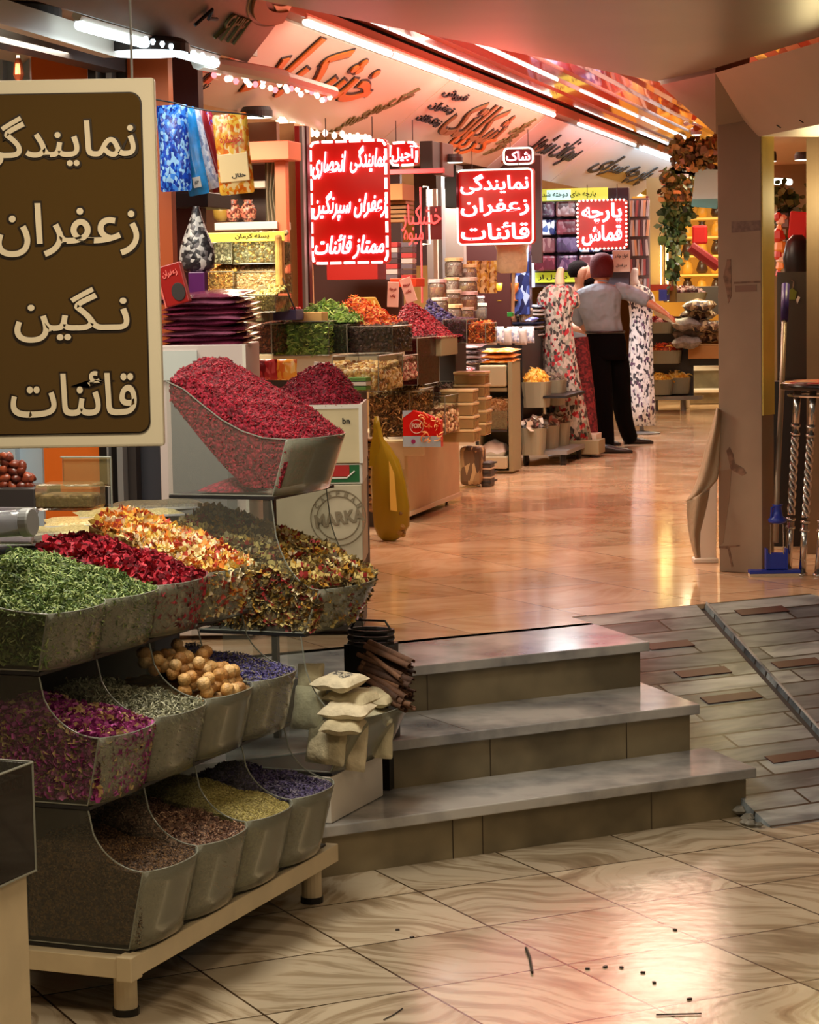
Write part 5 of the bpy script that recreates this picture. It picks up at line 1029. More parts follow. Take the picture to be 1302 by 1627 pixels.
# yellow carrier bag
M_ybag = acrylic('yellow_film', (158, 136, 30), .78, .25, .3, (.8, .72, .2)); yb = empty('yellow_carrier_bag', P(622, 860, 12.2), -.15, 'translucent yellow plastic bag hanging from the corner of the cream counter', 'bag')
k_ = 12.2/FP; g = MB(); rings = []
for (vz, hw, cx) in ((0, 8, -4), (8, 20, -2), (25, 28, 0), (55, 30, 0), (95, 28, -2), (130, 22, -8), (152, 14, -14), (165, 8, -18), (185, 6, -20), (200, 3, -20)):
    ring = []
    for j in range(24):
        a = j*math.pi/12; r = 1+.07*math.sin(5*a+vz*.05)+.04*math.sin(9*a); ring.append(((cx+hw*r*math.cos(a))*k_, hw*.55*r*math.sin(a)*k_, vz*k_))
    rings.append(ring)
g.loft(rings).build('film', M_ybag, yb, smooth=True); MB().poly([(-30*k_, -.03, 150*k_), (-22*k_, -.03, 185*k_), (-14*k_, -.03, 160*k_), (-20*k_, -.03, 118*k_), (-32*k_, -.03, 122*k_)], (0, .003, 0)).build('handle_left', M_ybag, yb); MB().poly([(2*k_, -.07, 130*k_), (10*k_, -.07, 110*k_), (14*k_, -.075, 50*k_), (3*k_, -.075, 52*k_)], (0, .003, 0)).build('fold', mat('yellow_light', (226, 200, 96), .4), yb)
g = MB(); pieces(g, [(random.uniform(-20, 20)*k_, random.uniform(-.03, .03), random.uniform(8, 50)*k_) for _ in range(60)], 'blob', .018, 2, .2); g.build('goods', cm('bag_goods', (150, 120, 50), (110, 84, 40)), yb)
# large barberry case, dark cases, crimson shelf behind
M_dglass = acrylic('dark_case_glass', (60, 20, 18), .5, .25, .08, (.8, .6, .6))
case(600, 664, 538, 612, 12.6, .5, 'deep glass case of dark crimson fruit under the big red heap', body('dkcrim', [(70, 18, 20), (50, 12, 16), (90, 28, 28)], 60), cm('dk_crim', (84, 22, 26), (56, 14, 18)), 'grain', .01, glass=M_dglass, fill=.95)
b, w_, h_ = fr(600, 700, 478, 538, 13.0); mound(w_, .6, h_, G_barb, B_barb, 'grain', .010, 1700, 'large smooth heap of red barberries right of the mustard board', loc=b, px=.3, sharp=1.2, flat=.5)
nbox('grey_carton', 664, 702, 535, 566, 13.0, .4, M_olg, 'olive-grey carton under the right end of the big red heap', 'carton')
for i, (u, v, t, lb) in enumerate(((624, 486, .05, 'pink written paper tag stuck at the left of the red heap'), (655, 478, -.3, 'pale pink paper tag leaning above the red heap'))):
    o = nbox('paper_tag', u-9, u+9, v-38, v+2, 12.95, .005, mat('tag_pink', (240, 196, 186), .5), lb, 'tag'); o.rotation_euler[1] = t; ctext(o, 'درجه', 0, o['h']*.7, .04, .02, M_redp, y=-.003); ctext(o, 'یک', 0, o['h']*.45, .03, .02, M_redp, y=-.003)
nbox('orange_tray', 620, 662, 442, 456, 13.4, .2, mat('tray_orange', (216, 70, 30), .5), 'flat orange-red tray above the paper tags', 'tray')
b, w_, h_ = fr(655, 735, 476, 530, 13.6); mound(w_, .5, h_, G_blue[:2]+G_purp[:2], B_purp, 'blob', .012, 700, 'dark blue-violet heap sloping down right of the red barberries', loc=b, px=.12, sharp=1.0)
nbox('shelf_case', 690, 725, 530, 640, 14.0, .3, M_dark, 'dark counter base under the blue-violet heap', 'counter')
case(705, 742, 508, 545, 13.5, .3, 'glass bin of dark plum fruit beside the orange packets', body('plum', [(60, 30, 50), (40, 20, 36), (90, 60, 80)], 60), cm('plumfr', (76, 40, 60), (50, 26, 40)), 'blob', .01, n=160)
case(743, 772, 514, 546, 13.5, .3, 'glass bin of orange sweets beside the dark plum bin', B_or, G_or, 'curl', .014, n=160)
case(600, 672, 612, 640, 13.4, .4, 'low dark red case in front of the curly brown sweets', body('dkcrim2', [(90, 20, 22), (60, 12, 16)], 60), cm('dk_crim', (84, 22, 26), (56, 14, 18)), 'grain', .01, glass=M_dglass)
case(650, 720, 606, 640, 13.9, .4, 'glass bin of curly brown sweets', body('curlyb', [(110, 74, 60), (76, 50, 42), (150, 110, 90)], 60), cm('curlyb', (150, 110, 96), (100, 66, 58), (190, 150, 130)), 'curl', .018, n=300, fill=.7, hp=.05)
mcl = nbox('small_case', 700, 742, 622, 648, 13.6, .3, M_glass, 'small clear case beside the clear tubs', 'glass case')
nbox('middle_base', 600, 655, 640, 780, 14.2, .2, M_dark, 'dark base behind the cream counter and the tubs', 'counter')
# packet stacks above the dispenser
def stack(us, v0, dv, n, Y, w, m_, lb, grp, nm='flat_packet', dep=.2, th=.03, rot=0):
    g = pillow(w, dep, th); a = g.build(nm, m_[0], smooth=True); tag(a, lb, 'packet', grp)
    for i in range(n):
        o = a if i == 0 else pillow(w, dep, th, seed=i).build(nm, m_[i % len(m_)], smooth=True)
        if i: tag(o, lb, 'packet', grp)
        o.location = P(us+random.uniform(-2, 2), v0-dv*i, Y); o.rotation_euler = (.05, 0, -R143+rot+random.uniform(-.08, .08))
M_ps = [printed('pack_silver', [(206, 200, 206), (120, 116, 130), (60, 56, 66), (230, 226, 226)], 30), mat('pack_lilac', (190, 176, 182), .25)]; M_po = [printed('pack_orange', [(246, 196, 120), (236, 150, 60), (250, 226, 180)], 30), mat('pack_amber', (236, 160, 80), .3)]
stack(738, 574, 8, 4, 15.0, .27, M_ps, 'silver printed packet in the stack left of the orange packets', 'silver packets stacked above the brown sweets', dep=.26); stack(795, 573, 8, 3, 16.75, .27, M_po, 'orange printed packet in the stack on top of the dispenser', 'orange packets on the dispenser', dep=.26)
stack(722, 604, 9, 3, 14.6, .24, M_ps, 'grey-white printed packet in the lower pile beside the plum bin', 'grey-white packets in the lower pile'); stack(737, 596, 8, 2, 14.4, .12, [M_rp], 'pink-red packet tucked between silver piles', 'pink-red packets')
# dispenser column
D0 = nbox('bin_dispenser', 762, 816, 748, 749, 16.6, .3, M_olg, 'tall olive-grey dispenser column with a nut drawer and a white sack', 'dispenser')
wd = D0['w']; k_ = 16.6/FP; Hh = 174*k_
zz = lambda v: (749-v)*k_
child_box(D0, 'side_panel', M_olg, wd/2-.03, wd/2, 0, .3, 0, Hh); child_box(D0, 'side_panel', M_olg, -wd/2, -wd/2+.008, 0, .3, 0, Hh); child_box(D0, 'back_panel', M_olg, -wd/2, wd/2, .29, .3, 0, Hh)
q = child_box(D0, 'drawer', mat('drawer_olive', (176, 168, 136), .45), -wd/2+.01, wd/2-.04, -.03, .28, zz(614), zz(580), .012); child_box(D0, 'drawer', M_olg, -wd/2+.01, wd/2-.04, .01, .28, zz(622), zz(616))
g = MB().box(-wd/2+.012, wd/2-.042, .05, .28, zz(680), zz(634)); g.m = [0]*6; U = RNG.uniform; n = 420
pieces(g, list(zip(U(-wd/2+.02, wd/2-.05, n), U(.02, .3, n), zz(655)+U(0, .1, n))), 'grain', .013, 3, .3, m0=1)
pieces(g, list(zip(U(-wd/2+.02, wd/2-.05, n), [.045]*n, U(zz(678), zz(636), n))), 'grain', .012, 3, .2, m0=1); g.build('content', [M_nut3]+G_crn, D0)
child_box(D0, 'bin_front', acrylic('disp_front', (150, 144, 110), .4, .2), -wd/2+.01, wd/2-.04, 0, .006, zz(682), zz(652)); child_box(D0, 'shelf_board', M_dark, -wd/2+.01, wd/2-.04, 0, .28, zz(686), zz(683))
g = pillow(wd*.78, .2, .16, seed=4); o = g.build('white_sack', mat('sack_white', (222, 222, 216), .5), smooth=True, sub=1, loc=P(787, 718, 16.72)); o.rotation_euler = (0, 0, -R143); tag(o, 'white sack in the foot of the dispenser column', 'sack')
child_box(D0, 'foot_box', mat('foot_olive', (190, 184, 156), .5), -wd/2+.01, wd/2-.04, -.02, .28, 0.02, zz(725), .01)
# bin rack with paper-lined bins on castors
D2 = empty('small_bin_rack', P(866, 738, 17.3), -R143, 'small rack of grey scoop bins between the dispenser and the flowered dress', 'rack'); D2.location.z = UF
MB().box(-.18, .17, 0, .8, .08, .11).build('lower_shelf', M_grey, D2); MB().box(-.18, .17, 0, .8, .50, .52).build('upper_shelf', M_shelf, D2)
for (x, y) in ((-.15, .05), (.13, .05), (.13, .7)): MB().lathe([(.02, 0), (.026, .03), (.02, .08)], 10, (x, y, 0)).build('castor', M_blk, D2)
MB().box(-.18, -.16, 0, .8, .08, 1.0).build('side_upright', M_shelf, D2)
def sbin(u, v, Y, w, h, bd, pm, kind, size, lb, n=160, m=None, hp=.05):
    c = P(u, v, Y); e = empty('grey_scoop_bin', c, -R143, lb, 'bin'); g = MB(); rg = []
    for z, s in ((0, .86), (h, 1.0)): rg.append([(w/2*s*math.copysign(abs(math.cos(a))**.5, math.cos(a)), .13+.13*s*math.copysign(abs(math.sin(a))**.5, math.sin(a)), z) for a in [j*math.pi/10+.01 for j in range(20)]])
    g.loft(rg).build('body', m or mat('bin_olive', (150, 148, 124), .35), e, smooth=False)
    g = MB(); g.lathe([(.5, 0), (.42, hp*.5), (.2, hp), (.02, hp*1.05)], 16, sx=w*.95, sy=.25); g.m = [0]*len(g.f)
    pieces(g, [(x*w*.44, y*.12, hp*(1-.8*(x*x+y*y))) for x, y in RNG.uniform(-1, 1, (n, 2)) if x*x+y*y < 1], kind, size, len(pm), .3, m0=1)
    o = g.build('dried_goods_heap', [bd]+pm, None, loc=c+Vector((0, 0, h))+RD*.13, rz=-R143); tag(o, 'goods heaped in the '+lb, 'dried goods', None, 'stuff'); return e
B_yl = body('yel', [(236, 180, 60), (206, 140, 30), (250, 214, 120)], 40); G_yl = cm('yel_chip', (246, 200, 80), (250, 226, 140), (220, 150, 40)); B_gr2 = body('gr2', [(110, 106, 100), (84, 80, 76), (140, 134, 126)], 60)
sbin(847, 648, 17.3, .22, .19, B_yl, G_yl, 'curl', .024, 'olive bin of bright yellow chips on the small rack', hp=.09); sbin(876, 644, 17.7, .18, .19, B_gr2, G_grey, 'curl', .015, 'olive bin of grey herb beside the yellow chips'); sbin(898, 640, 18.1, .16, .19, B_gr2, G_grey, 'curl', .015, 'olive bin of grey herb at the far end of the upper shelf')
for i, (u, Y) in enumerate(((843, 17.2), (864, 17.5), (882, 17.8), (898, 18.1))):
    sbin(u, 724-5*i, Y, .18, .20, B_gr2, cm('paper_sachet', (206, 186, 160), (150, 90, 80), (110, 100, 90), (226, 216, 200)), 'petal', .035, ('nearest', 'second', 'third', 'farthest')[i]+' lower olive bin of paper sachets on the small rack', n=60)
nbox('roll_tray', 905, 952, 700, 722, 18.0, .3, M_olg, 'grey tray on the floor beside the maroon roll', 'tray'); nbox('stone_block', 905, 948, 690, 700, 18.2, .25, M_white, 'white block on the grey floor tray', 'block')
# jars, pouches and folded cloth in the middle shop
M_jg = acrylic('jar_clear', (200, 190, 180), .22, .3, .1); M_jc = [voro('jar_goods_%d' % i, c, 60) for i, c in enumerate(([(220, 190, 120), (170, 130, 80)], [(200, 180, 170), (150, 130, 130), (230, 220, 210)], [(190, 90, 50), (230, 160, 90)]))]
jj = []
for i in range(3):
    e = empty('lidded_jar', (0, 0, 0), 0, 'x', 'jar', 'clear lidded jars in the middle shop'); MB().lathe([(.05, 0), (.058, .01), (.058, .085), (.05, .1)], 14).build('body', M_jg, e, smooth=True); MB().lathe([(.05, .005), (.05, .07)], 12).build('content', M_jc[i], e); MB().lathe([(.06, .1), (.06, .118), (.056, .122)], 14).build('lid', (M_white, M_lid, mat('lid_pink', (226, 200, 206), .4))[i], e); jj.append(e)
spots = [(719, 492, 14.6), (719, 466, 14.7), (745, 494, 14.8), (744, 472, 14.9), (744, 450, 15.0), (766, 492, 15.0), (767, 508, 14.9), (790, 510, 15.2), (812, 512, 15.4), (742, 513, 14.6), (720, 516, 14.4), (696, 474, 14.4), (836, 512, 15.8), (768, 520, 14.9), (792, 524, 15.2), (700, 500, 14.2), (722, 440, 14.9)]
for i, (u, v, Y) in enumerate(spots):
    Y = Y if u < 752 else 17.25
    o = jj[i] if i < 3 else dup(jj[i % 3]); o.location = P(u, v, Y); o['label'] = 'clear lidded jar in the jar display above the glass bins'; s_ = random.uniform(.8, 1.05); o.scale = (s_, s_, s_)
nbox('jar_table', 690, 748, 522, 690, 15.3, .3, M_dark, 'dark table carrying the jars left of the sachets', 'table'); nbox('jar_table', 756, 806, 528, 720, 17.1, .3, M_dark, 'dark table carrying the jars and sachets behind the dispenser', 'table')
ps0 = None; M_pou = [printed('pouch_yellow', [(230, 190, 90), (170, 110, 50), (246, 226, 170)], 60), printed('pouch_tan', [(206, 170, 110), (120, 80, 50), (236, 210, 160)], 60)]
for i in range(9):
    r_, c_ = divmod(i, 3); o = pillow(.075, .10, .03, seed=i); o.v = [(x, z, y) for x, y, z in o.v]; o = o.build('seed_pouch', M_pou[i % 2], smooth=True, loc=P(751+15*c_, 426+14*r_, 15.6+.03*c_), rz=-R143); tag(o, 'yellow printed pouch on the rack below the framed neon sign', 'pouch', 'yellow pouches hung in rows')
for i in range(7):
    o = pillow(.09, .12, .03, seed=i+30); o.v = [(x, z, y) for x, y, z in o.v]; o = o.build('sachet_bag', mat('sachet_grey', (186, 176, 170), .3) if i % 2 else M_sn[2], smooth=True, loc=P(768+12*i, 532+(i % 2)*3, 16.95+.03*i), rz=-R143); tag(o, 'greyish clear sachet standing behind the packet stacks', 'sachet', 'grey sachets behind the packet stacks')
for i, (u, v, lb) in enumerate(((795, 478, 'yellow'), (818, 478, 'amber'))):
    e = empty('goblet', P(u, v, 17.2), 0, lb+' glass goblet among the jars', 'goblet'); MB().lathe([(.03, 0), (.006, .01), (.006, .05), (.03, .08), (.034, .13)], 14).build('bowl', mat('goblet_'+lb, (220, 180, 60) if i == 0 else (190, 110, 50), .2), e, smooth=True)
stack(868-22, 508, 0, 1, 16.0, .05, [mat('lid_blue', (30, 80, 190), .3)], 'blue lid lying by the goblets', 'blue and green lids', 'lid'); nbox('green_disc', 772+34, 800+14, 496, 503, 15.0, .06, mat('lid_green', (50, 170, 80), .3), 'green lid by the blue one', 'lid')
M_cl = [mat('cloth_navy', (40, 50, 90), .8), mat('cloth_white', (214, 222, 228), .8), mat('cloth_black', (34, 32, 36), .8), printed('cloth_blue', [(40, 100, 180), (20, 50, 110), (200, 210, 220)], 30)]
for i in range(8):
    b, w_, h_ = fr(810, 866, 536-6.5*i-6, 536-6.5*i, 17.95); g = pillow(w_, .28, h_*1.1, seed=i); o = g.build('folded_cloth', M_cl[(1, 2, 1, 0, 2, 1, 1, 3)[i]], smooth=True, loc=b+Vector((0, .14, h_/2)), rz=-R143); tag(o, 'folded cloth in the stack beside the left flowered dress', 'cloth', 'folded cloths beside the flowered dress')
nbox('cloth_table', 814, 850, 537, 640, 18.0, .2, M_dark, 'grey table under the folded cloth', 'table')
nbox('blue_fabric_rack', 806, 842, 384, 500, 17.2, .1, printed('fabric_blue', [(30, 40, 90), (60, 80, 150), (20, 24, 60), (150, 170, 210)], 26), 'hanging dark blue patterned fabric left of the white light strip', 'fabric')
# pillars, cabinets and dark backs of the middle shops
pillar('wall_post_pale', 700, 708, 270, 700, 16.2, .1, M_grey); pillar('wall_panel_grey', 684, 742, 300, 700, 16.6, .08, mat('panel_warmgrey', (150, 136, 128), .5)); pillar('wall_panel_red', 740, 812, 384, 520, 17.2, .05, mat('dark_red_panel', (58, 14, 12), .5))
pillar('wall_panel_redshop', 500, 640, 215, 560, 15.2, .05, mat('shop_red_dark', (70, 36, 32), .5)); pillar('wall_red_shelf', 520, 600, 410, 444, 14.6, .3, M_redp)
bx = nbox('carton_on_shelf', 607, 640, 292, 318, 14.4, .3, mat('kraft', (176, 128, 76), .7), 'kraft carton on the shelf behind the first neon sign', 'carton')
for i in range(5): o = nbox('wood_slat_tray', 607, 645, 320+7*i, 325+7*i, 14.5, .2, mat('slat_wood', (150, 104, 56), .6), 'flat wooden tray in the pile below the kraft carton', 'tray', 'wooden trays below the kraft carton', bevel=.001)
M_bk = [mat('packbox_%d' % i, c, .5) for i, c in enumerate(((170, 40, 40), (190, 170, 166), (96, 80, 90), (70, 40, 44)))]
b0 = None
for c_ in range(2):
    for r_ in range(7):
        u = 623+24*c_; v = 385+8.6*r_
        o = nbox('small_packbox', u-9, u+9, v, v+7.6, 14.6, .1, M_bk[(r_+c_*2) % 4], 'small box in the %s column of boxes under the kraft carton' % ('left' if c_ == 0 else 'right'), 'box', 'small boxes in the %s column' % ('left' if c_ == 0 else 'right'), bevel=.001)
o = nbox('pink_awning_bar', 618, 705, 268, 276, 14.2, .03, mat('bar_pink', (226, 90, 100), .4), 'pink-red metal bar below the dark crates', 'bar')
nbox('dark_crate', 668, 688, 224, 272, 14.6, .3, M_dark, 'dark crate on the high shelf beside the small neon sign', 'crate'); nbox('brown_crate', 689, 704, 226, 278, 14.8, .3, mat('crate_brown', (92, 60, 44), .5), 'brown crate next to the dark one', 'crate')
wb = empty('white_bucket_bag', P(814, 434, 15.6), -R143, 'cream cloth bag hanging under the framed neon sign', 'bag'); g = MB(); g.lathe([(.075, 0), (.1, .01), (.105, .06), (.10, .15), (.12, .20)], 16, sx=1, sy=.6); g.build('body', M_cloth[0], wb, smooth=True); MB().tube([(-.0, 0, -.3), (.01, 0, 0)], .012, 6).build('pole', M_beamw, wb)
pillar('wall_shop_dark', 660, 860, 250, 420, 18.2, .05, mat('shop_dark', (70, 46, 44), .5))
nbox('dark_basket', 708, 726, 262, 330, 15.4, .2, M_blk, 'black hanging cabinet left of the framed neon sign', 'cabinet')
pillar('wall_white_strip', 694, 700, 300, 700, 16.0, .04, M_white)
# ================================================================ NEON SIGNS
E_nl = emis('neon_letter', (1.0, .26, .29), 8.0); E_nb = emis('neon_border', (1.0, .42, .38), 5.0); E_nr = emis('neon_red', (1.0, .06, .05), 3.2); E_ny = emis('neon_cream', (1.0, .80, .6), 4.0)
M_nbd = mat('neon_board', (120, 10, 8), .3, emit=(255, 24, 16), es=.3); M_nbk = mat('neon_board_dark', (60, 10, 14), .3, emit=(200, 24, 20), es=.10)
def neon(u0, u1, v0, v1, Y, lines, board, label, border='dash', shear=0, letter=None, bold=.018, ang=R143, brd=None):
    b, w_, h_ = fr(u0, u1, v0, v1, Y, ang); e = empty('neon_sign', b, -ang, label, 'neon sign'); letter = letter or E_nl; brd = brd or E_nb
    MB().poly([(x, 0, z+h_/2) for x, z in rrect(w_, h_, .03)], (0, .05, 0)).build('board', board, e)
    pts = [(x, -.01, z+h_/2) for x, z in rrect(w_*.97, h_*.975, .028, 3)]
    if border == 'tube': MB().tube(pts, .006, 6, closed=True).build('border_tube', brd, e)
    else:
        P_ = [Vector(p) for p in pts]+[Vector(pts[0])]; L = [(b_-a_).length for a_, b_ in zip(P_[:-1], P_[1:])]; T = sum(L); step = .075 if border == 'dash' else .032; n = int(T/step); g = MB()
        def at_(t):
            t %= T; i = 0
            while t > L[i]: t -= L[i]; i += 1
            return P_[i].lerp(P_[i+1], t/L[i])
        for k in range(n):
            if border == 'dash': g.tube([at_(k*T/n), at_((k+.4)*T/n), at_((k+.78)*T/n)], .008, 6)
            else: c = at_(k*T/n); g.lathe([(.004, -.009), (.010, 0), (.004, .009)], 6, c)
        g.build('border_lights', brd, e)
    for (s_, cx, cz, ww, hh) in lines:
        text_obj('lettering', s_, w_*ww, h_*hh, letter, e, (w_*cx, -.016, h_*cz), depth=.012, bold=bold, shear=shear)
    for x in (-w_*.3, w_*.3): MB().tube([(x, .02, h_), (x, .02, h_+.12)], .003, 5).build('hanger', M_dark, e)
    return e
neon(496, 618, 222, 420, 12.6, [('نمایندگی', .26, .84, .46, .22), ('انحصاری', -.24, .80, .44, .22), ('زعفران', .28, .47, .42, .20), ('سپرنگین', -.22, .47, .50, .24), ('ممتاز قائنات', 0, .14, .90, .20)], M_nbd, 'tall red neon sign with three lines of slanted white-pink lettering and a dashed border', 'dash', shear=.35)
neon(620, 664, 226, 263, 12.9, [('آجیل', 0, .5, .8, .7)], M_nbd, 'small red neon sign beside the tall one, just under the signboard', 'dash')
neon(727, 849, 268, 389, 15.4, [('نمایندگی', 0, .80, .88, .27), ('زعفران', 0, .50, .88, .25), ('قائنات', 0, .18, .88, .23)], M_nbd, 'square red neon sign of three lines inside a thin cream border', 'tube', brd=E_ny)
neon(801, 848, 235, 261, 15.45, [('شاک', 0, .5, .8, .6)], M_nbk, 'little neon nameplate sitting on top of the square neon sign', 'tube', brd=E_ny)
neon(918, 997, 317, 396, 18.4, [('پارچه', 0, .72, .80, .42), ('قماش', 0, .28, .80, .42)], M_nbd, 'red neon sign ringed with bead lights above the man in the cap', 'bead', brd=E_ny, bold=.03)
# red script sign without board
b, w_, h_ = fr(640, 702, 318, 388, 14.0); e = empty('red_script_sign', b, -R143, 'bare red neon script between the tall and the square neon signs', 'neon sign')
text_obj('lettering', 'خشکبار', w_, h_*.6, E_nr, e, (0, -.01, h_*.6), depth=.012, bold=.0); text_obj('lettering', 'میوه', w_*.5, h_*.35, E_nr, e, (-w_*.2, -.01, h_*.16), depth=.012, bold=.0)
MB().box(w_*.08, w_*.5, .0, .01, h_*.1, h_*.85).build('backplate', M_nbk, e); MB().tube([(w_*.05, -.005, h_*1.3), (w_*.18, -.005, h_*1.3), (w_*.2, -.005, 0), (w_*.02, -.005, 0)], .005, 6).build('border_tube', E_ny, e); MB().tube([(-w_*.02, 0, -.35), (-w_*.02, 0, h_*1.3)], .006, 6).build('pole', mat('bar_pink', (226, 90, 100), .4), e)
# ================================================================ FABRIC SHOP, GOLD SHOP, FAR END
YC = 20.6
cbn = nbox('fabric_cabinet', 849, 1000, 300, 455, YC, .05, mat('cabinet_dark', (50, 36, 46), .5), 'tall cabinet of dark patterned fabric with yellow signs above and below', 'cabinet'); wc, hc = cbn['w'], cbn['h']
zc = lambda v: (455-v)*YC/FP; xc = lambda u: (u-924.5)/151*wc
q = child_box(cbn, 'top_sign', mat('sign_lime', (216, 220, 90), .4, emit=(220, 230, 90), es=.7), xc(852), xc(968), -.03, -.01, zc(320), zc(301)); ctext(cbn, 'پارچه های دوخته شده', xc(905), zc(311), .5, .06, M_ink, y=-.033)
q = child_box(cbn, 'lit_patch', mat('sign_lit', (200, 240, 236), .4, emit=(190, 246, 240), es=1.0), xc(872), xc(910), -.032, -.029, zc(319), zc(303))
q = child_box(cbn, 'bottom_sign', mat('sign_lime2', (196, 210, 60), .4, emit=(200, 220, 60), es=.35), xc(852), xc(918), -.03, -.01, zc(448), zc(432)); ctext(cbn, 'دو دل از', xc(880), zc(440), .26, .05, M_ink, y=-.033)
child_box(cbn, 'light_strip', emis('strip_violet', (.8, .84, 1.0), 2.2), xc(847), xc(851), -.06, -.02, zc(455), zc(303))
M_fb_ = [printed('fab_%d' % i, c, 24) for i, c in enumerate(([(70, 44, 70), (100, 70, 90), (44, 26, 44)], [(60, 90, 150), (140, 180, 220), (40, 50, 96), (200, 214, 230)], [(96, 56, 60), (70, 40, 44), (130, 96, 96)], [(80, 30, 40), (110, 50, 60)], [(66, 50, 80), (90, 76, 104), (50, 36, 60)]))]
for r_ in range(4):
    for c_ in range(4):
        u0, u1 = 854+36*c_, 888+36*c_; v0, v1 = 322+28*r_, 346+28*r_
        o = MB().box(xc(u0), xc(u1), -.16, -.012, zc(v1), zc(v0)).build('fabric_bolt', M_fb_[(1 if (r_, c_) == (1, 0) else (c_*2+r_) % 5)], bevel=.02); o.matrix_world = Matrix.Translation(cbn.location) @ Matrix.Rotation(-R143, 4, 'Z')
        tag(o, 'folded dark patterned fabric on the %s shelf of the fabric cabinet' % ('top', 'second', 'third', 'bottom')[r_], 'fabric', '%s-shelf fabrics in the cabinet' % ('top', 'second', 'third', 'bottom')[r_])
nt = nbox('white_notice', 974, 1002, 398, 432, 19.0, .006, M_white, 'white paper notice beside the cap, with black writing', 'notice'); ctext(nt, 'انواع چادر', 0, nt['h']*.72, .11, .04, M_ink); ctext(nt, 'در اصل', 0, nt['h']*.3, .09, .03, M_ink)
# rack of booklets
lr = nbox('booklet_rack', 998, 1032, 315, 470, 21.0, .08, mat('rack_grey', (120, 110, 110), .5), 'tall rack of striped leaflets right of the bead-ringed neon sign', 'rack'); wl, hl = lr['w'], lr['h']
M_bl = [mat('leaf_%d' % i, c, .5) for i, c in enumerate(((220, 214, 216), (190, 110, 110), (240, 190, 150), (110, 90, 100), (200, 200, 210)))]; pr_ = []
for r_ in range(5):
    for c_ in range(8):
        i = (r_*3+c_*2) % 5; x = -wl/2+wl*(c_+.5)/8; z = hl*(4-r_)/5+.01
        if len(pr_) <= i or pr_[i] is None:
            while len(pr_) <= i: pr_.append(None)
            pr_[i] = MB().box(-wl/18, wl/18, -.02, .0, 0, hl*.165).build('leaflet', M_bl[i]); o = pr_[i]
        else: o = dup(pr_[i])
        o.matrix_world = Matrix.Translation(lr.location) @ Matrix.Rotation(-R143, 4, 'Z') @ Matrix.Translation((x, -.002, z)) @ Matrix.Rotation(random.uniform(-.12, .12), 4, 'Y'); tag(o, 'narrow striped leaflet on the tall leaflet rack', 'leaflet', 'leaflets on the tall rack')
# gold shop
M_gold = mat('gold_wall_glow', (206, 150, 50), .4, emit=(255, 176, 60), es=.25); YG = 27.0  # wall, panel and vases emit a little, standing in for the gold lighting
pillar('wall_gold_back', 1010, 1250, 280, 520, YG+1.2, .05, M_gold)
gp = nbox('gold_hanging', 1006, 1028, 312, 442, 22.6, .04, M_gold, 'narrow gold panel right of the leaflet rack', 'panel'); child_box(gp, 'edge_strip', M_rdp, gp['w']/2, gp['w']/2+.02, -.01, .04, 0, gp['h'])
pillar('wall_post_beige', 1029, 1056, 282, 475, 23.5, .15, mat('post_beige', (190, 164, 116), .6)); pillar('wall_post_glass', 1058, 1062, 300, 475, 23.4, .05, M_white); pillar('wall_post_bronze', 1064, 1074, 300, 480, 23.6, .1, mat('bronze', (120, 92, 40), .4))
for i in range(5):
    sh_ = nbox('gold_shelf', 1076, 1200, 345+30*i, 348+30*i, YG+.4, .3, mat('shelf_glow', (236, 190, 90), .4, emit=(255, 190, 80), es=.5), 'bright gold shelf %s in the far shop' % ('at the top', 'second from the top', 'in the middle', 'second from the bottom', 'at the bottom')[i], 'shelf', bevel=.001)  # shelves glow themselves in place of light on the display
    for j in range(5):
        o = MB().lathe([(.05, 0), (.07, .04), (.05, .12), (.03, .15), (.05, .17)], 10).build('gold_vase', M_gold if (i+j) % 2 else mat('vase_dark', (70, 50, 40), .3), smooth=True, loc=sh_.matrix_basis @ Vector((-.35+.17*j, .15, .03))); tag(o, 'small gilded or dark vase on the gold shelves of the far shop', 'vase', 'vases on the gold shelves')
# added glowing strips that put a golden streak in the polished floor
for j, u in enumerate((1051, 1062)):
    g = MB(); b, w_, h_ = fr(u-2, u+2, 390, 478, 23.3)
    g.box(-.004, .004, -.004, .004, 0, h_)
    o = g.build('added_glow_strip', emis('strip_glow_gold', (1.0, .78, .25), 34.0), loc=b+Vector((0, 0, 0)), rz=-R143); tag(o, 'added glowing golden strip in front of the beige post, mirrored in the floor', 'string lights', 'added golden glow strips')
cy = nbox('cyan_board', 1099, 1140, 268, 330, 20.0, .02, mat('cyan_board', (88, 176, 172), .5), 'turquoise board hanging beside the column', 'board'); cy.rotation_euler[1] = .12
rs = nbox('red_garment', 1100, 1124, 358, 388, 21.5, .05, mat('red_cloth', (196, 30, 20), .6), 'small red cloth above the dark red bar', 'cloth', bevel=.02)
rb2 = MB().tube([P(1098, 392, 21), P(1142, 424, 21)], .05, 8).build('red_roll', mat('dark_red_roll', (140, 22, 24), .5)); tag(rb2, 'dark red roll slanting down towards the column', 'roll')
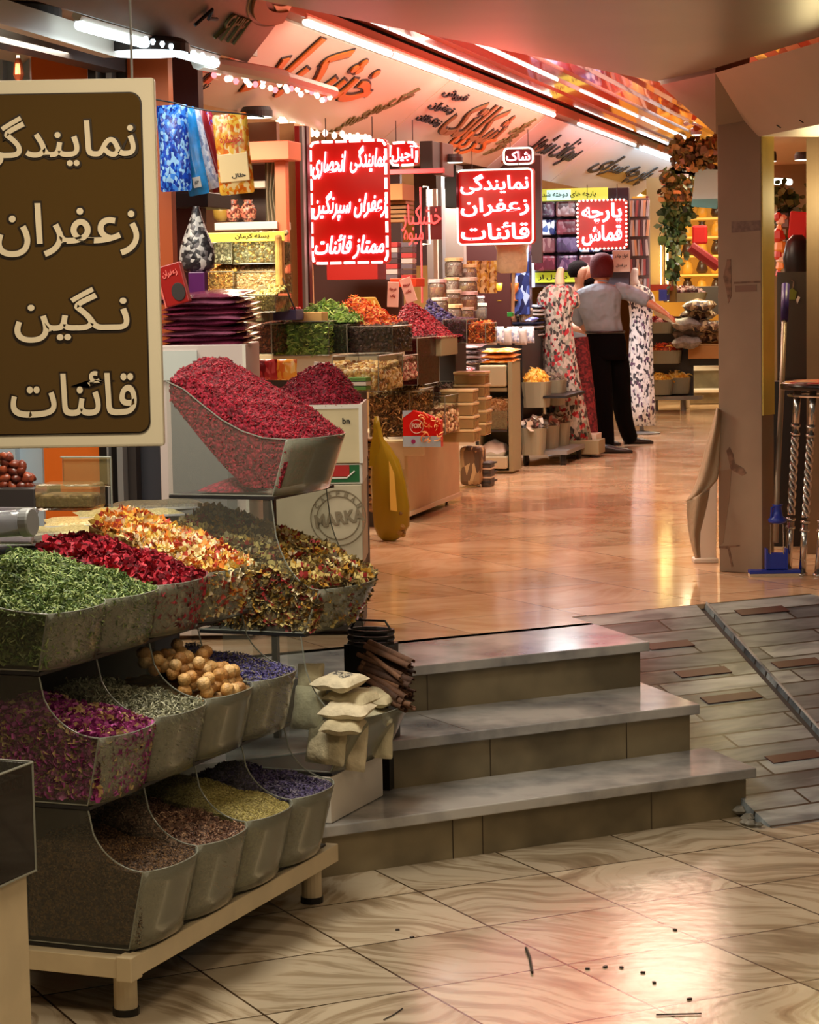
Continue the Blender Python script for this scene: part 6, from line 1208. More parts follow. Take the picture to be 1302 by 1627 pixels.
# trailing ivy
M_iv = [mat('ivy_%d' % i, c, .5) for i, c in enumerate(((60, 84, 36), (84, 110, 50), (44, 62, 30), (110, 120, 60)))]
def ivy(name, pts, n, spread, sz, label):
    o0 = pts[0]; e = empty(name, o0, 0, label, 'plant'); pts = [p-o0 for p in pts]; MB().tube(pts, .006, 5).build('stem', mat('ivy_stem', (80, 66, 36), .7), e); g = MB(); c = []
    for _ in range(n):
        i = random.randrange(len(pts)-1); c.append(pts[i].lerp(pts[i+1], random.random())+Vector([random.gauss(0, spread) for _ in range(3)]))
    pieces(g, c, 'petal', sz, 4, .0); g.build('foliage', M_iv, e); return e
ivy('hanging_ivy', [P(1082, 240, 20), P(1100, 250, 20), P(1136, 232, 20)], 520, .055, .036, 'dark ivy bunched under the ceiling next to the column')
ivy('hanging_ivy', [P(1066, 275, 20.5), P(1072, 340, 20.5), P(1068, 385, 20.5)], 260, .045, .038, 'ivy strand hanging thick beside the golden strips')
ivy('hanging_ivy', [P(1096, 280, 20.5), P(1092, 330, 20.5), P(1074, 400, 20.4), P(1068, 455, 20.4)], 160, .03, .032, 'thin ivy trail hanging low in front of the bronze post')
for i, (u, v) in enumerate(((1107, 214), (1101, 228), (1086, 282), (1090, 292))):
    c = P(u, v, 21); e = empty('spot_lamp', c, 0, ('warm spot lamp at the far end of the glossy ceiling', 'second warm spot lamp, just above the ivy', 'white spot lamp glowing inside the ivy', 'lowest spot lamp, at the edge of the turquoise board')[i], 'lamp'); MB().lathe([(.05, 0), (.05, .03)], 14).build('housing', M_grey, e); MB().lathe([(.01, -.012), (.042, -.004), (.042, .001)], 14).build('bulb', E_disc, e)
# far flower rack, sacks, cartons and steps
FR = empty('flower_bin_rack', P(1064, 648, 24.8), -R143, 'far rack of scoop bins with bright yellow and orange flowers', 'rack'); FR.location.z = UF
MB().lathe([(.36, .12), (.37, .16)], 24, sy=.5).build('deck', M_grey, FR)
for x in (-.15, .15): MB().lathe([(.03, 0), (.03, .12)], 10, (x, 0, 0)).build('leg', M_grey, FR)
MB().box(-.25, .25, .05, .1, .12, 1.0).build('back_panel', M_shelf, FR)
for i, (u, v, w_, h_, lb) in enumerate(((1046, 628, .3, .16, 'far lower bin of yellow flowers, left'), (1074, 626, .3, .17, 'far lower bin of yellow flowers, beside the steps'))): sbin(u, v, 24.6+.1*i, w_, h_, B_yl, G_yl+G_can[:2], 'curl', .045, lb, n=70, m=mat('bin_grey_far', (126, 124, 108), .35))
sbin(1056, 578, 24.6, .34, .14, B_or, G_or+G_crim[:1], 'curl', .05, 'far middle bin of orange-red flowers', n=70, m=mat('bin_grey_far', (126, 124, 108), .35)); sbin(1050, 530, 24.7, .3, .12, B_crim, G_crim, 'petal', .035, 'far upper bin of dark crimson flowers', n=60, m=mat('bin_grey_far', (126, 124, 108), .35))
wp_ = MB().poly([P(1037, 488, 24), P(1048, 490, 24), P(1082, 517, 24), P(1060, 510, 24), P(1040, 500, 24)], (0, .02, 0)).build('white_scoop', M_white); tag(wp_, 'white flap lying over the far crimson bin', 'scoop')
nbox('white_bin', 1081, 1093, 552, 648, 25.2, .2, M_white, 'white bin by the far flower rack', 'bin')
M_ck = printed('sack_check', [(206, 190, 160), (110, 90, 80), (170, 150, 124), (60, 50, 50)], 26)
for i, (u, v, w_, lb) in enumerate(((1112, 486, .32, 'topmost checked sack'), (1110, 500, .34, 'second checked sack from the top'), (1090, 515, .3, 'striped sack at the left of the pile'), (1092, 530, .32, 'striped sack under it'), (1122, 518, .34, 'checked sack on the right of the pile'), (1124, 534, .36, 'lowest checked sack'), (1092, 544, .32, 'lowest striped sack'))):
    o = pillow(w_, .3, .13, seed=i).build('rice_sack', M_ck if i not in (2, 3, 6) else mat('sack_grey', (136, 128, 128), .6, var=.3, vscale=20), smooth=True, loc=P(u, v, 24.6+.2*(i % 2)), rz=-.2+random.uniform(-.2, .2)); tag(o, lb+' on the far cartons near the column', 'sack')
sbin(1085, 480, 24.9, .5, .1, body('plumfar', [(90, 40, 50), (60, 26, 36), (130, 90, 90)], 30), cm('plumfar', (110, 56, 60), (70, 34, 44), (160, 120, 110)), 'blob', .03, 'far wide bin of wine-red fruit above the sacks', n=70)
nbox('carton_far', 1094, 1150, 549, 570, 24.6, .4, mat('kraft', (176, 128, 76), .7), 'brown carton under the far checked sacks', 'carton'); nbox('dark_stand', 1096, 1150, 570, 581, 24.7, .4, M_blk, 'black stand under the far carton', 'stand')
nbox('gold_tray_table', 1018, 1062, 452, 462, 23.2, .4, mat('red_edge', (170, 60, 40), .5), 'red-edged shelf board behind the outstretched arm', 'shelf'); nbox('yellow_box', 1029, 1046, 462, 478, 23.1, .2, mat('box_yellow', (220, 170, 40), .5), 'yellow box below the red-edged shelf', 'box'); nbox('blue_box', 1047, 1060, 460, 478, 23.15, .2, mat('box_blue', (50, 60, 150), .5), 'blue box beside the yellow one', 'box')
nbox('dark_chair', 1100, 1142, 455, 500, 26.0, .4, M_dark, 'dark chair back far behind the sacks', 'chair')
for i, (v0, v1, Y) in enumerate(((619, 641, 26.0), (584, 619, 26.4))):
    b, w_, h_ = fr(1090, 1200, v0, v1, Y); z0 = UF+.0+i*.16
    struct(MB().box(-w_/2, w_/2, 0, 1.2, 0, h_-.03).build('stair_riser', M_riser, loc=b, rz=-.1)); struct(MB().box(-w_/2-.02, w_/2, -.02, 1.2, h_-.03, h_).build('stair_tread', M_white, loc=b, rz=-.1))
# ================================================================ PEOPLE AND DRESS FORMS
M_skin = mat('skin', (176, 118, 84), .5, var=.06); M_skinp = mat('skin_pale', (206, 156, 124), .5)
def skin_body(parent, V, E, m, name='body', sub=2):
    """one continuous surface grown over a jointed skeleton: V = {joint: (pos, radius_a, radius_b)}"""
    ks = list(V); me = bpy.data.meshes.new(name); me.from_pydata([tuple(V[k][0]) for k in ks], [(ks.index(a), ks.index(b)) for a, b in E], []); me.materials.append(m)
    o = bpy.data.objects.new(name, me); COL.objects.link(o); o.parent = parent
    md = o.modifiers.new('skin', 'SKIN'); md.use_smooth_shade = True; lay = me.skin_vertices[0].data if me.skin_vertices else None
    if lay is None:
        bpy.context.view_layer.objects.active = o; bm = bmesh.new(); bm.from_mesh(me); bm.verts.layers.skin.verify(); bm.to_mesh(me); bm.free(); lay = me.skin_vertices[0].data
    for i, k in enumerate(ks): r = V[k][1]; r2 = V[k][2] if len(V[k]) > 2 else r; lay[i].radius = (r, r2); lay[i].use_root = (i == 0)
    s = o.modifiers.new('sub', 'SUBSURF'); s.levels = sub; s.render_levels = sub; return o
def hand(V, E, wrist, tip_dir, side, k, curl=.5):
    """palm plus five unequal fingers grown from the wrist joint"""
    t = Vector(tip_dir).normalized(); s = Vector(side).normalized(); n = t.cross(s).normalized(); w = Vector(V[wrist][0])
    V[k+'p'] = (w+t*.05, .030, .016); E.append((wrist, k+'p'))
    for i, (off, L) in enumerate(((-.028, .062), (-.010, .074), (.008, .078), (.026, .068))):
        a = w+t*.088+s*off; b = a+t*L*.5-n*L*.12*curl; c = b+t*L*.4-n*L*.35*curl
        V[k+'a%d' % i] = (a, .0095); V[k+'b%d' % i] = (b, .0085); V[k+'c%d' % i] = (c, .007); E += [(k+'p', k+'a%d' % i), (k+'a%d' % i, k+'b%d' % i), (k+'b%d' % i, k+'c%d' % i)]
    a = w+t*.03+s*.045; b = a+t*.04+s*.012; V[k+'ta'] = (a, .011); V[k+'tb'] = (b, .009); E += [(wrist, k+'ta'), (k+'ta', k+'tb')]
def rings(parent, name, rows, m, Y, seg=28, fold=0.0, dep=.62, sub=0, phase=0, nf=9):
    """garment lofted through (v, centre u, half width px, dY) rows"""
    o0 = parent.location; R_ = []
    for (v, uc, hw, dY) in rows:
        c = P(uc, v, Y+dY)-o0; r = hw*(Y+dY)/FP; ring = []
        for j in range(seg):
            a = 2*math.pi*j/seg; q = 1+fold*math.sin(nf*a+v*.02+phase); ring.append((c.x+r*q*math.cos(a), c.y+r*dep*q*math.sin(a), c.z))
        R_.append(ring)
    return MB().loft(R_).build(name, m, parent, smooth=True, sub=sub)
def tubepx(parent, name, pts, m, seg=14, nm=None):
    o0 = parent.location; p = [P(u, v, Y)-o0 for u, v, Y, r in pts]; return MB().tube(p, [x[3] for x in pts], seg).build(name, m, parent, smooth=True, sub=1)
# --- man in a dark red cap, seen from behind
mo = P(966, 722, 18.8); mo.z = UF; man = empty('person', mo, 0, 'person in a dark red cap, grey shirt and black trousers, reaching right, seen from behind', 'person')
J = lambda u, v, Y, ra, rb=None: (P(u, v, Y)-mo, ra, rb or ra)
V = {'pelvis': J(962, 535, 18.8, .10, .06), 'waist': J(960, 510, 18.8, .09, .055), 'chest': J(953, 478, 18.82, .11, .06), 'neckb': J(954, 457, 18.86, .075), 'neck': J(956, 446, 18.9, .048), 'skull': J(957, 430, 18.93, .074, .085), 'crown': J(956, 414, 18.92, .062, .072),
     'nose': (P(957, 432, 18.93)-mo+Vector((-.015, .105, -.005)), .014), 'chin': (P(957, 441, 18.93)-mo+Vector((-.01, .075, 0)), .032),
     'earl': (P(957, 430, 18.93)-mo+Vector((-.088, .0, 0)), .013), 'earr': (P(957, 430, 18.93)-mo+Vector((.088, .0, 0)), .013),
     'shl': J(926, 467, 18.84, .055), 'ell': J(918, 505, 18.9, .042), 'wrl': J(931, 524, 19.12, .028), 'shr': J(982, 460, 18.84, .055), 'elr': J(1020, 474, 18.75, .042), 'wrr': J(1052, 494, 18.66, .028),
     'hipl': J(951, 556, 18.8, .06), 'knl': J(957, 628, 18.82, .05), 'anl': J(962, 702, 18.85, .04), 'hipr': J(975, 556, 18.8, .06), 'knr': J(985, 622, 19.0, .05), 'anr': J(998, 688, 19.2, .04)}
E_ = [('pelvis', 'waist'), ('waist', 'chest'), ('chest', 'neckb'), ('neckb', 'neck'), ('neck', 'skull'), ('skull', 'crown'), ('skull', 'nose'), ('skull', 'chin'), ('skull', 'earl'), ('skull', 'earr'), ('chest', 'shl'), ('shl', 'ell'), ('ell', 'wrl'), ('chest', 'shr'), ('shr', 'elr'), ('elr', 'wrr'), ('pelvis', 'hipl'), ('hipl', 'knl'), ('knl', 'anl'), ('pelvis', 'hipr'), ('hipr', 'knr'), ('knr', 'anr')]
dr = (P(1068, 505, 18.6)-P(1052, 494, 18.66)); hand(V, E_, 'wrr', dr, (.3, 1, .2), 'r'); hand(V, E_, 'wrl', (.6, .3, -.4), (0, 1, .3), 'l')
skin_body(man, V, E_, M_skin)
M_shirt = mat('shirt_grey', (122, 130, 138), .75, var=.05, bump=1.0, bscale=7, bdist=.06); M_trou = mat('trousers_black', (5, 3, 4), .95, spec=.1, bump=.3, bscale=14); M_cap = mat('cap_maroon', (84, 12, 18), .8, bump=.3, bscale=80); M_shoe = mat('shoe_black', (30, 26, 26), .4)
rings(man, 'shirt', [(450, 955, 10, .03), (452, 955, 17, .03), (456, 954, 28, .02), (462, 953, 35, 0), (472, 951, 37, 0), (485, 951, 35, 0), (498, 954, 32, 0), (510, 957, 30, 0), (520, 960, 30, 0), (528, 962, 29, 0), (531, 962, 25, 0)], M_shirt, 18.8, fold=.04, sub=1, dep=.6)
tubepx(man, 'sleeve', [(934, 462, 18.82, .07), (924, 474, 18.84, .073), (919, 492, 18.87, .062), (917, 505, 18.9, .056), (922, 514, 19.0, .050)], M_shirt)
tubepx(man, 'sleeve', [(974, 460, 18.82, .072), (990, 462, 18.84, .07), (1006, 468, 18.8, .06), (1022, 475, 18.75, .055), (1034, 482, 18.7, .052)], M_shirt)
MB().lathe([(.052, 0), (.056, .018), (.05, .03)], 18, P(956, 451, 18.88)-mo).build('collar', M_shirt, man, smooth=True)
rings(man, 'trousers', [(526, 962, 28, 0), (532, 963, 30, 0), (545, 964, 32, 0), (560, 965, 32, 0), (572, 965, 30, 0)], M_trou, 18.8, dep=.6, fold=.01)
tubepx(man, 'trouser_leg', [(952, 550, 18.8, .105), (953, 590, 18.81, .10), (957, 630, 18.82, .088), (960, 670, 18.84, .080), (963, 704, 18.86, .074), (963, 710, 18.86, .072)], M_trou, 18)
tubepx(man, 'trouser_leg', [(978, 550, 18.82, .10), (984, 590, 18.9, .097), (987, 630, 19.0, .083), (991, 665, 19.12, .073), (1000, 692, 19.2, .066), (1004, 700, 19.25, .064)], M_trou, 18)
MB().tube([(P(962, 528, 18.8)-mo)+Vector((.152*math.cos(a*math.pi/12), .095*math.sin(a*math.pi/12), 0)) for a in range(24)], .012, 6, closed=True).build('belt', M_blk, man)
def shoe(par, c, ang, L=.27):
    g = MB(); R_ = []
    for t, w_, h_ in ((0, .03, .05), (.05, .042, .075), (.3, .042, .07), (.55, .046, .05), (.85, .043, .038), (1.0, .02, .022)):
        R_.append([(t*L, w_*math.cos(a), max(0, h_*.5+h_*.5*math.sin(a))) for a in [j*math.pi/6 for j in range(12)]])
    o = g.loft(R_).build('shoe', M_shoe, par, smooth=True); o.location = c; o.rotation_euler = (0, 0, ang); return o
c = PZ(952, 720, UF)-mo; c.z = 0; shoe(man, c, -.25); c = PZ(992, 706, UF)-mo; c.z = .0; shoe(man, c, .15, .25)
hc = P(956.5, 424, 18.92)-mo; g = MB(); g.lathe([(.088, -.085), (.096, -.05), (.1, 0), (.096, .045), (.078, .085), (.045, .108), (.004, .115)], 24, hc+Vector((0, 0, 0)), sx=.98, sy=1.05); g.build('cap', M_cap, man, smooth=True)
g = MB(); g.poly([(hc.x-.07, hc.y+.09, hc.z), (hc.x+.07, hc.y+.09, hc.z), (hc.x+.05, hc.y+.16, hc.z-.02), (hc.x-.05, hc.y+.16, hc.z-.02)], (0, 0, .008)); g.build('cap_brim', M_cap, man)
for s in (-1, 1): MB().lathe([(.002, -.008), (.009, 0), (.002, .008)], 8, hc+Vector((s*.032-.01, .088, -.015))).build('eye', M_white, man)
# --- bearded person in a pale blue shirt behind him
so = P(925, 700, 19.45); so.z = UF; sp2 = empty('person', so, 0, 'bearded person in a pale blue shirt, half hidden behind the one in the cap', 'person')
J2 = lambda u, v, Y, ra, rb=None: (P(u, v, Y)-so, ra, rb or ra)
hx = P(926, 437, 19.45)-so
V = {'pelvis': J2(922, 548, 19.5, .09, .06), 'waist': J2(921, 520, 19.5, .08, .055), 'chest': J2(919, 486, 19.5, .10, .06), 'neckb': J2(922, 462, 19.48, .07), 'neck': J2(926, 450, 19.46, .048), 'skull': (hx+Vector((-.01, 0, .01)), .105, .10), 'crown': (hx+Vector((-.015, 0, .085)), .08, .075), 'face': (hx+Vector((.045, 0, -.01)), .075), 'nose': (hx+Vector((.118, -.002, -.004)), .014), 'chin': (hx+Vector((.062, 0, -.085)), .05),
     'mouth': (hx+Vector((.088, 0, -.055)), .018), 'ear': (hx+Vector((-.01, -.078, -.005)), .014), 'ear2': (hx+Vector((-.01, .078, -.005)), .014), 'shl': J2(902, 474, 19.5, .055), 'ell': J2(900, 512, 19.4, .042), 'wrl': J2(918, 524, 19.2, .028), 'shr': J2(938, 474, 19.6, .055), 'elr': J2(945, 512, 19.6, .042), 'wrr': J2(950, 530, 19.5, .028),
     'hipl': J2(915, 566, 19.5, .08), 'knl': J2(915, 630, 19.5, .055), 'anl': (Vector((-.06, 0, .09)), .04), 'hipr': J2(932, 566, 19.5, .08), 'knr': J2(932, 630, 19.5, .055), 'anr': (Vector((.1, 0, .09)), .04)}
E_ = [('pelvis', 'waist'), ('waist', 'chest'), ('chest', 'neckb'), ('neckb', 'neck'), ('neck', 'skull'), ('skull', 'crown'), ('skull', 'face'), ('face', 'nose'), ('face', 'mouth'), ('mouth', 'chin'), ('skull', 'ear'), ('skull', 'ear2'), ('chest', 'shl'), ('shl', 'ell'), ('ell', 'wrl'), ('chest', 'shr'), ('shr', 'elr'), ('elr', 'wrr'), ('pelvis', 'hipl'), ('hipl', 'knl'), ('knl', 'anl'), ('pelvis', 'hipr'), ('hipr', 'knr'), ('knr', 'anr')]
hand(V, E_, 'wrl', (.8, -.3, -.2), (0, 0, 1), 'l'); hand(V, E_, 'wrr', (.6, -.4, -.4), (0, 0, 1), 'r'); skin_body(sp2, V, E_, M_skinp)
M_hair = mat('hair_dark', (20, 12, 10), .95, spec=.1, bump=.6, bscale=120); M_blsh = mat('shirt_paleblue', (176, 200, 214), .75, bump=.5, bscale=14)
g = MB(); g.lathe([(.060, -.03), (.076, .0), (.080, .04), (.068, .08), (.035, .105), (.004, .11)], 20, hx+Vector((-.035, 0, .012)), sx=1.12, sy=1.0); g.build('hair', M_hair, sp2, smooth=True)
g = MB(); g.lathe([(.012, -.125), (.045, -.115), (.062, -.085), (.066, -.05), (.05, -.028)], 18, hx+Vector((.042, 0, .01)), sx=.95, sy=1.05); g.build('beard', M_hair, sp2, smooth=True)
for s in (-1, 1): MB().lathe([(.002, -.007), (.008, 0), (.002, .007)], 8, hx+Vector((.092, s*.034, .012))).build('eye', M_blk, sp2)
rings(sp2, 'shirt', [(456, 925, 9, 0), (460, 922, 18, .02), (468, 920, 27, .03), (482, 919, 29, .03), (505, 920, 26, .03), (530, 921, 25, .03), (552, 922, 26, .03)], M_blsh, 19.47, fold=.02, sub=1)
tubepx(sp2, 'sleeve', [(905, 468, 19.5, .065), (900, 490, 19.47, .06), (899, 510, 19.4, .054), (908, 518, 19.3, .048)], M_blsh); tubepx(sp2, 'sleeve', [(936, 468, 19.6, .065), (944, 490, 19.62, .06), (946, 512, 19.6, .052)], M_blsh)
rings(sp2, 'trousers', [(548, 922, 26, .03), (570, 923, 27, .03), (600, 923, 25, .03)], M_trou, 19.47)
for s, u in ((-.06, 915), (.1, 932)): MB().tube([P(u, 590, 19.5)-so, P(u, 640, 19.5)-so, Vector((s, .03, .07))], [.09, .08, .07], 14).build('trouser_leg', M_trou, sp2, smooth=True); shoe(sp2, (s-.04, 0, 0), -.3)
# --- dress forms
M_dr1 = voro('dress_floral_red', [(196, 192, 184), (60, 58, 60), (150, 158, 146), (206, 202, 196), (176, 44, 56), (96, 92, 88), (214, 110, 116), (180, 178, 170)], 52, .8, 0, (1, 1, .7), pos=[0, .2, .34, .46, .66, .76, .88, .93]); M_dr2 = voro('dress_black_white', [(224, 224, 222), (50, 50, 58), (200, 202, 204), (96, 70, 96), (214, 214, 210), (70, 70, 76)], 60, .8, 0, (1, 1, .6), pos=[0, .34, .46, .62, .70, .88])
M_mq = mat('mannequin_cream', (222, 210, 178), .4); M_mqw = mat('mannequin_white', (226, 230, 236), .4)
def form(lb, Y, neck, rows, m, mn, sleeves):
    u0, v0 = rows[-1][1], rows[-1][0]; o = P(u0, v0, Y); o.z = UF; e = empty('dress_form', o, 0, lb, 'mannequin')
    tubepx(e, 'neck', neck, mn); b = MB(); b.lathe([(.16, 0), (.17, .012), (.02, .03), (.015, .3)], 20).build('stand', M_grey, e)
    rings(e, 'bust', [(rows[0][0]+2, rows[0][1], rows[0][2]*.8, 0), (rows[1][0]+2, rows[1][1], rows[1][2]*.85, 0), (rows[3][0], rows[3][1], rows[3][2]*.8, 0)], mn, Y)
    rings(e, 'dress', rows, m, Y, seg=60, fold=.05, dep=.7, nf=11)
    for s in sleeves: tubepx(e, 'sleeve', s, m)
    return e
form('dress form in a white dress with red and black flowers, left of the two people', 18.15, [(891, 456, 18.15, .05), (889, 444, 18.15, .036), (890, 434, 18.15, .032), (893, 424, 18.15, .028)],
     [(452, 889, 14, 0), (457, 888, 23, 0), (464, 888, 26, 0), (480, 888, 25, 0), (502, 887, 22, 0), (515, 887, 22, 0), (545, 888, 25, 0), (600, 892, 29, 0), (650, 899, 32, 0), (700, 905, 35, 0)], M_dr1, M_mq, [[(868, 462, 18.15, .05), (864, 476, 18.15, .056), (863, 494, 18.15, .05)], [(908, 462, 18.15, .05), (912, 476, 18.15, .056), (913, 492, 18.15, .05)]])
form('dress form in a black and white patterned dress, right of the person in the cap', 20.9, [(1012, 458, 20.9, .06), (1006, 444, 20.9, .042), (1009, 434, 20.9, .036), (1010, 425, 20.9, .032)],
     [(452, 1010, 10, 0), (457, 1012, 17, 0), (466, 1016, 20, 0), (485, 1019, 19, 0), (505, 1019, 17, 0), (540, 1019, 18, 0), (600, 1019, 20, 0), (640, 1020, 21, 0), (676, 1020, 22, 0)], M_dr2, M_mqw, [[(1028, 462, 20.9, .05), (1033, 478, 20.9, .055), (1034, 492, 20.9, .05)]])
rl = MB().tube([P(921, 537, 18.55), P(930, 620, 18.5), P(941, 712, 18.42)], [.07, .074, .062], 18).build('carpet_roll', voro('carpet_maroon', [(110, 26, 34), (86, 18, 26), (130, 40, 44), (70, 16, 22)], 60, .8, .3)); tag(rl, 'maroon rolled carpet standing between the flowered dress and the black trousers', 'carpet')
# ================================================================ RIGHT OF THE COLUMN
M_postr = mat('post_right', (118, 98, 76), .55, var=.05)
pillar('wall_post_right', 1282, 1400, 206, 900, 11.2, .3, M_postr)
pillar('wall_cabinet_dark', 1236, 1300, 432, 900, 11.9, .4, mat('cabinet_glass', (46, 42, 38), .15, coat=.5)); pillar('wall_dark_base', 1212, 1300, 606, 900, 11.6, .1, M_blk)
pillar('wall_far_right', 1210, 1400, 160, 800, 19.0, .1, mat('far_right', (120, 104, 60), .6))
struct(MB().poly([PZ(1210, 215, 2.78), PZ(1400, 190, 2.78), PZ(1400, 330, 2.78), PZ(1210, 340, 2.78)], (0, 0, .05)).build('ceiling_right', mat('ceil_right', (180, 160, 110), .5)))
fx2 = empty('fluorescent_tube', P(1232, 288, 16), 0, 'short fluorescent tube far behind the column, right side', 'lamp'); MB().tube([(0, 0, 0), (.09, -.1, -.012)], .022, 8).build('tube', M_tube, fx2)
ivy('hanging_ivy', [P(1240, 300, 15), P(1248, 330, 15), P(1244, 380, 15)], 160, .05, .03, 'dull green plant behind the column, on its right side')
o = nbox('red_cloth', 1252, 1281, 336, 380, 14.5, .05, mat('red_cloth', (196, 30, 20), .6), 'bright red cloth hanging right of the column', 'cloth', bevel=.01); o.rotation_euler[1] = .1
g = MB(); g.lathe([(.02, -.22), (.07, -.16), (.09, -.02), (.07, .08), (.03, .12)], 14, sy=.6); o = g.build('black_garment', M_blk, smooth=True, loc=P(1268, 405, 14.2)); tag(o, 'black garment bunched under the bright red cloth', 'cloth')
M_tr = [mat('trinket_%d' % i, c, .4) for i, c in enumerate(((200, 60, 40), (226, 200, 160), (90, 70, 50), (236, 160, 60), (120, 110, 60)))]
for i in range(16):
    r_ = .03+.01*(i % 3); o = MB().lathe([(r_*.3, -r_), (r_, -r_*.3), (r_*.8, r_*.6), (r_*.3, r_)], 8).build('trinket', M_tr[i % 5], loc=P(1237+(i*7) % 17, 345+6*i, 14.6)); tag(o, 'small shiny trinket in the display beside the red cloth', 'trinket', 'trinkets beside the red cloth')
nbox('trinket_board', 1234, 1254, 338, 440, 14.8, .03, M_dark, 'dark board the trinkets hang on', 'board')
orn = empty('leaf_ornament', P(1258, 470, 11.85), 0, 'olive leaf ornament hanging on the dark cabinet', 'ornament'); MB().poly([(-.03, 0, -.02), (.02, 0, -.02), (.028, 0, .02), (.005, 0, .04), (-.015, 0, .02)], (0, .006, 0)).build('leaf', mat('leaf_olive', (110, 120, 40), .5), orn); MB().poly([(.03, -.004, -.04), (.045, -.004, -.01), (.035, -.004, .0), (.025, -.004, -.02)], (0, .006, 0)).build('tassel', M_white, orn); MB().tube([(.01, 0, .04), (.012, 0, .07), (.0, 0, .08)], .003, 5).build('hook', M_chrome, orn)
# mop leaning on the cabinet
mp_ = empty('sponge_mop', PZ(1226, 911, UF)+Vector((0, -.09, 0)), 0, 'sponge mop with a long grey handle and blue wringer leaning beside the column', 'mop'); mq = mp_.location
T = lambda u, v, Y: P(u, v, Y)-mq
M_mopb = mat('mop_blue', (36, 62, 176), .35); M_pole = mat('mop_pole', (150, 134, 116), .35, metal=.4)
MB().tube([T(1233, 862, 10.42), T(1236, 760, 10.5), T(1243, 620, 10.7), T(1247, 505, 10.85)], .0125, 12).build('handle', M_pole, mp_, smooth=True); MB().tube([T(1247, 510, 10.845), T(1249, 452, 10.93)], .018, 12).build('grip', mat('grip_indigo', (44, 28, 110), .4), mp_, smooth=True)
MB().box(-.115, .115, -.03, .03, .012, .028).build('blue_plate', M_mopb, mp_, bevel=.003); MB().box(-.115, .115, -.028, .028, -.022+.022, .012).build('sponge', mat('sponge', (206, 190, 160), .9, bump=.5), mp_)
c = T(1234, 868, 10.43); MB().box(c.x-.045, c.x+.045, c.y-.02, c.y+.02, .03, .105).build('wringer', M_mopb, mp_, bevel=.004)
for s in (-1, 1): MB().box(c.x+s*.045-.004, c.x+s*.045+.004, c.y-.025, c.y+.025, .03, .125).build('wringer_side', M_mopb, mp_); MB().tube([(c.x+s*.03, c.y-.02, .1), (c.x+s*.028, c.y-.02, .235)], .0025, 6).build('rod', M_chrome, mp_)
c = T(1236, 822, 10.46); MB().lathe([(.012, -.03), (.04, -.022), (.043, -.008), (.024, .006), (.018, .05), (.026, .058)], 16, c).build('lever', M_mopb, mp_, smooth=True); MB().tube([c+Vector((-.03, -.01, .0)), c+Vector((-.028, -.01, .045)), c+Vector((-.0, -.01, .055))], .005, 6).build('lever_arm', M_mopb, mp_)
# round table with chrome legs
TB = PZ(1300, 917, UF)+Vector((.07, .05, 0)); tb = empty('round_table', TB, 0, 'small round table with twisted chrome legs at the right edge', 'table'); tz = P(1300, 606, TB.y).z-UF
MB().lathe([(.215, tz-.035), (.225, tz-.03), (.225, tz-.01), (.215, tz-.004)], 40).build('tabletop', mat('table_black', (30, 22, 20), .25), tb, smooth=True); g = MB()
g.lathe([(.02, tz-.004), (.21, tz-.004), (.205, tz+.002), (.02, tz+.006)], 40); g.build('patterned_cloth', voro('table_cloth', [(180, 40, 30), (226, 120, 60), (90, 30, 24), (236, 190, 120)], 26, .4, .1), tb)
def leg(a0, top, bot):
    e_ = []; n = 46
    for sd in range(3):
        pts = []
        for i in range(n+1):
            t = .26+.42*i/n; p = Vector(top).lerp(Vector(bot), t); r = .011; an = a0+sd*2.094+i*.42; pts.append(p+Vector((r*math.cos(an), r*math.sin(an), 0)))
        e_.append(pts)
    g = MB()
    for p in e_: g.tube(p, .009, 6)
    T_ = lambda t: Vector(top).lerp(Vector(bot), t)
    g.tube([T_(0), T_(.24)], .0165, 12); g.tube([T_(.70), T_(1)], .0165, 12)
    for t in (.19, .235, .70, .745): g.tube([T_(t), T_(t+.012)], .022, 12)
    g.tube([T_(.985), T_(1)], .024, 12); return g
for i, (ut, ub, Yt, Yb) in enumerate(((1268, 1253, 10.45, 10.55), (1293, 1275, 10.32, 10.42), (1325, 1300, 10.3, 10.38), (1345, 1330, 10.6, 10.7))):
    top = P(ut, 618, Yt)-TB; top.z = tz-.035; bt = P(ub, 905, Yb)-TB; bt.z = 0.0; leg(i, top, bt).build('leg', M_chrome, tb, smooth=True)
MB().tube([(.19*math.cos(a*math.pi/16), .19*math.sin(a*math.pi/16), tz-.06) for a in range(32)], .006, 6, closed=True).build('ring', M_chrome, tb)
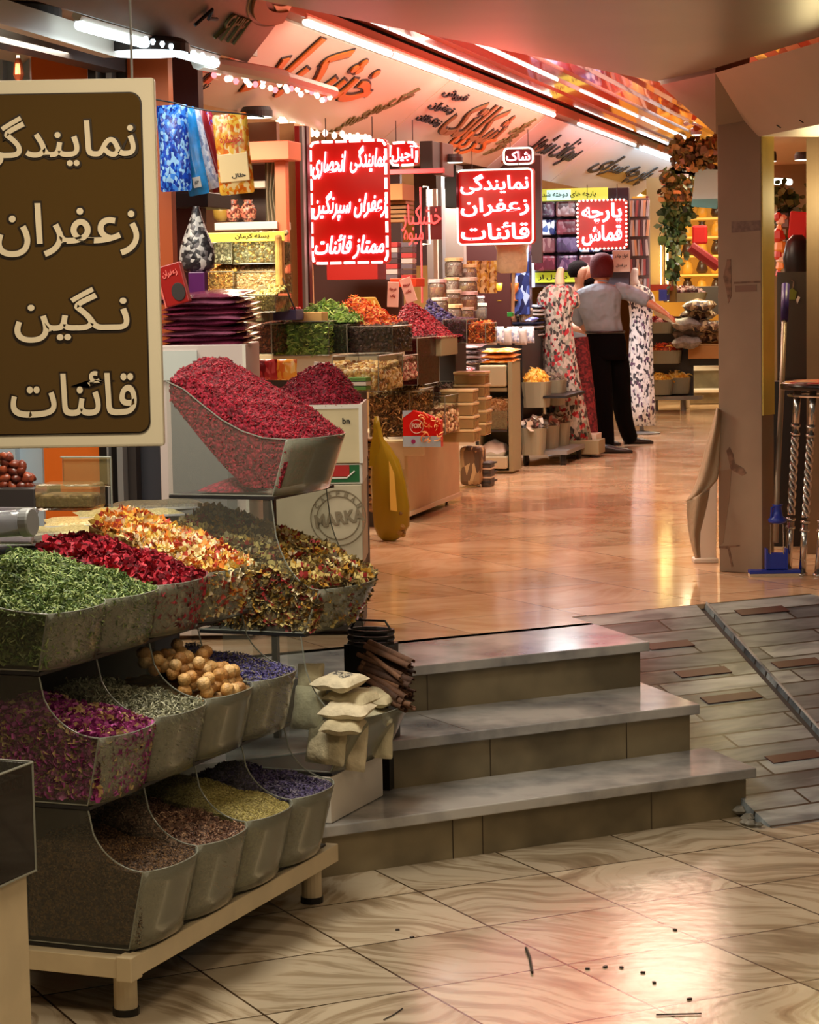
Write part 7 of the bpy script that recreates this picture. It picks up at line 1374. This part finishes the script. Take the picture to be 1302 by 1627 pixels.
# cloth draped against the column, over a white plinth
pw = empty('white_plinth', PZ(1122, 893, UF), 0, 'white tapering plinth against the left of the column, under the draped cloth', 'plinth'); pq = pw.location
g = MB(); g.loft([[(x*s+cx, y*s*1.0, z) for x, y in ((-.055, -.04), (.05, -.04), (.05, .05), (-.055, .05))] for z, s, cx in ((0, 1.1, 0), (.02, 1.1, 0), (.022, .86, .003), (.30, .66, .018), (.55, .3, .04))]); g.build('shaft', M_white, pw, bevel=.004)
dc = empty('draped_cloth', P(1120, 770, 10.75), 0, 'grey-beige cloth draped from the column over the white plinth', 'cloth'); dq = dc.location
Lf = [(1139, 648), (1134, 668), (1128, 690), (1121, 715), (1115, 740), (1108, 765), (1099, 785), (1091, 797)]; Rf = [(1143, 650), (1145, 668), (1145, 690), (1144, 712), (1143, 735), (1142, 752), (1140, 762), (1128, 776)]
def sheet(Lp, Rp, Ya, amp, fr_, nm):
    n = len(Lp)-1; g = MB()
    def f(s, t):
        i = min(int(t*n), n-1); q = t*n-i; u0 = Lp[i][0]*(1-q)+Lp[i+1][0]*q; v0 = Lp[i][1]*(1-q)+Lp[i+1][1]*q; u1 = Rp[i][0]*(1-q)+Rp[i+1][0]*q; v1 = Rp[i][1]*(1-q)+Rp[i+1][1]*q
        p = P(u0*(1-s)+u1*s, v0*(1-s)+v1*s, Ya+amp*math.sin(fr_*s+3*t)-.04*math.sin(math.pi*s)); return p-dq
    g.grid(f, 16, 20); return g.build(nm, mat('cloth_beige', (176, 156, 130), .85, bump=.5, bscale=40), dc, smooth=True, solid=.005)
sheet(Lf, Rf, 10.62, .014, 9, 'upper_fall'); sheet([(1092, 797), (1092, 815), (1094, 835), (1097, 855), (1102, 875), (1106, 887)], [(1128, 777), (1124, 800), (1119, 822), (1113, 845), (1112, 868), (1113, 886)], 10.60, .012, 8, 'lower_fall')
# litter on the lower floor
for (u0, v0, u1, v1, r_, lb) in ((836, 1506, 846, 1545, .004, 'thin dark twig on the lower floor tiles'), (610, 1620, 640, 1602, .0016, 'dark bent hair-thin thread at the lower front of the floor'), (1043, 1612, 1115, 1610, .0022, 'dark straw lying at the lower right of the floor')):
    a, b_ = PZ(u0, v0, r_+.001), PZ(u1, v1, r_+.001); o = MB().tube([a, a.lerp(b_, .4)+Vector((.004, 0, 0)), b_], r_, 5).build('twig', M_dark); tag(o, lb, 'litter')
cr = MB().box(-.006, .006, -.004, .004, 0, .004).build('crumb', M_dark)
for i, (u, v) in enumerate(((632, 1478), (655, 1490), (1073, 1478), (934, 1540), (962, 1537), (988, 1538), (1022, 1546), (1096, 1588), (1040, 1562))):
    o = cr if i == 0 else dup(cr); o.location = PZ(u, v, .0005); o.rotation_euler = (0, 0, i); tag(o, 'tiny dark crumb on the lower floor tiles', 'litter', 'crumbs on the lower floor')
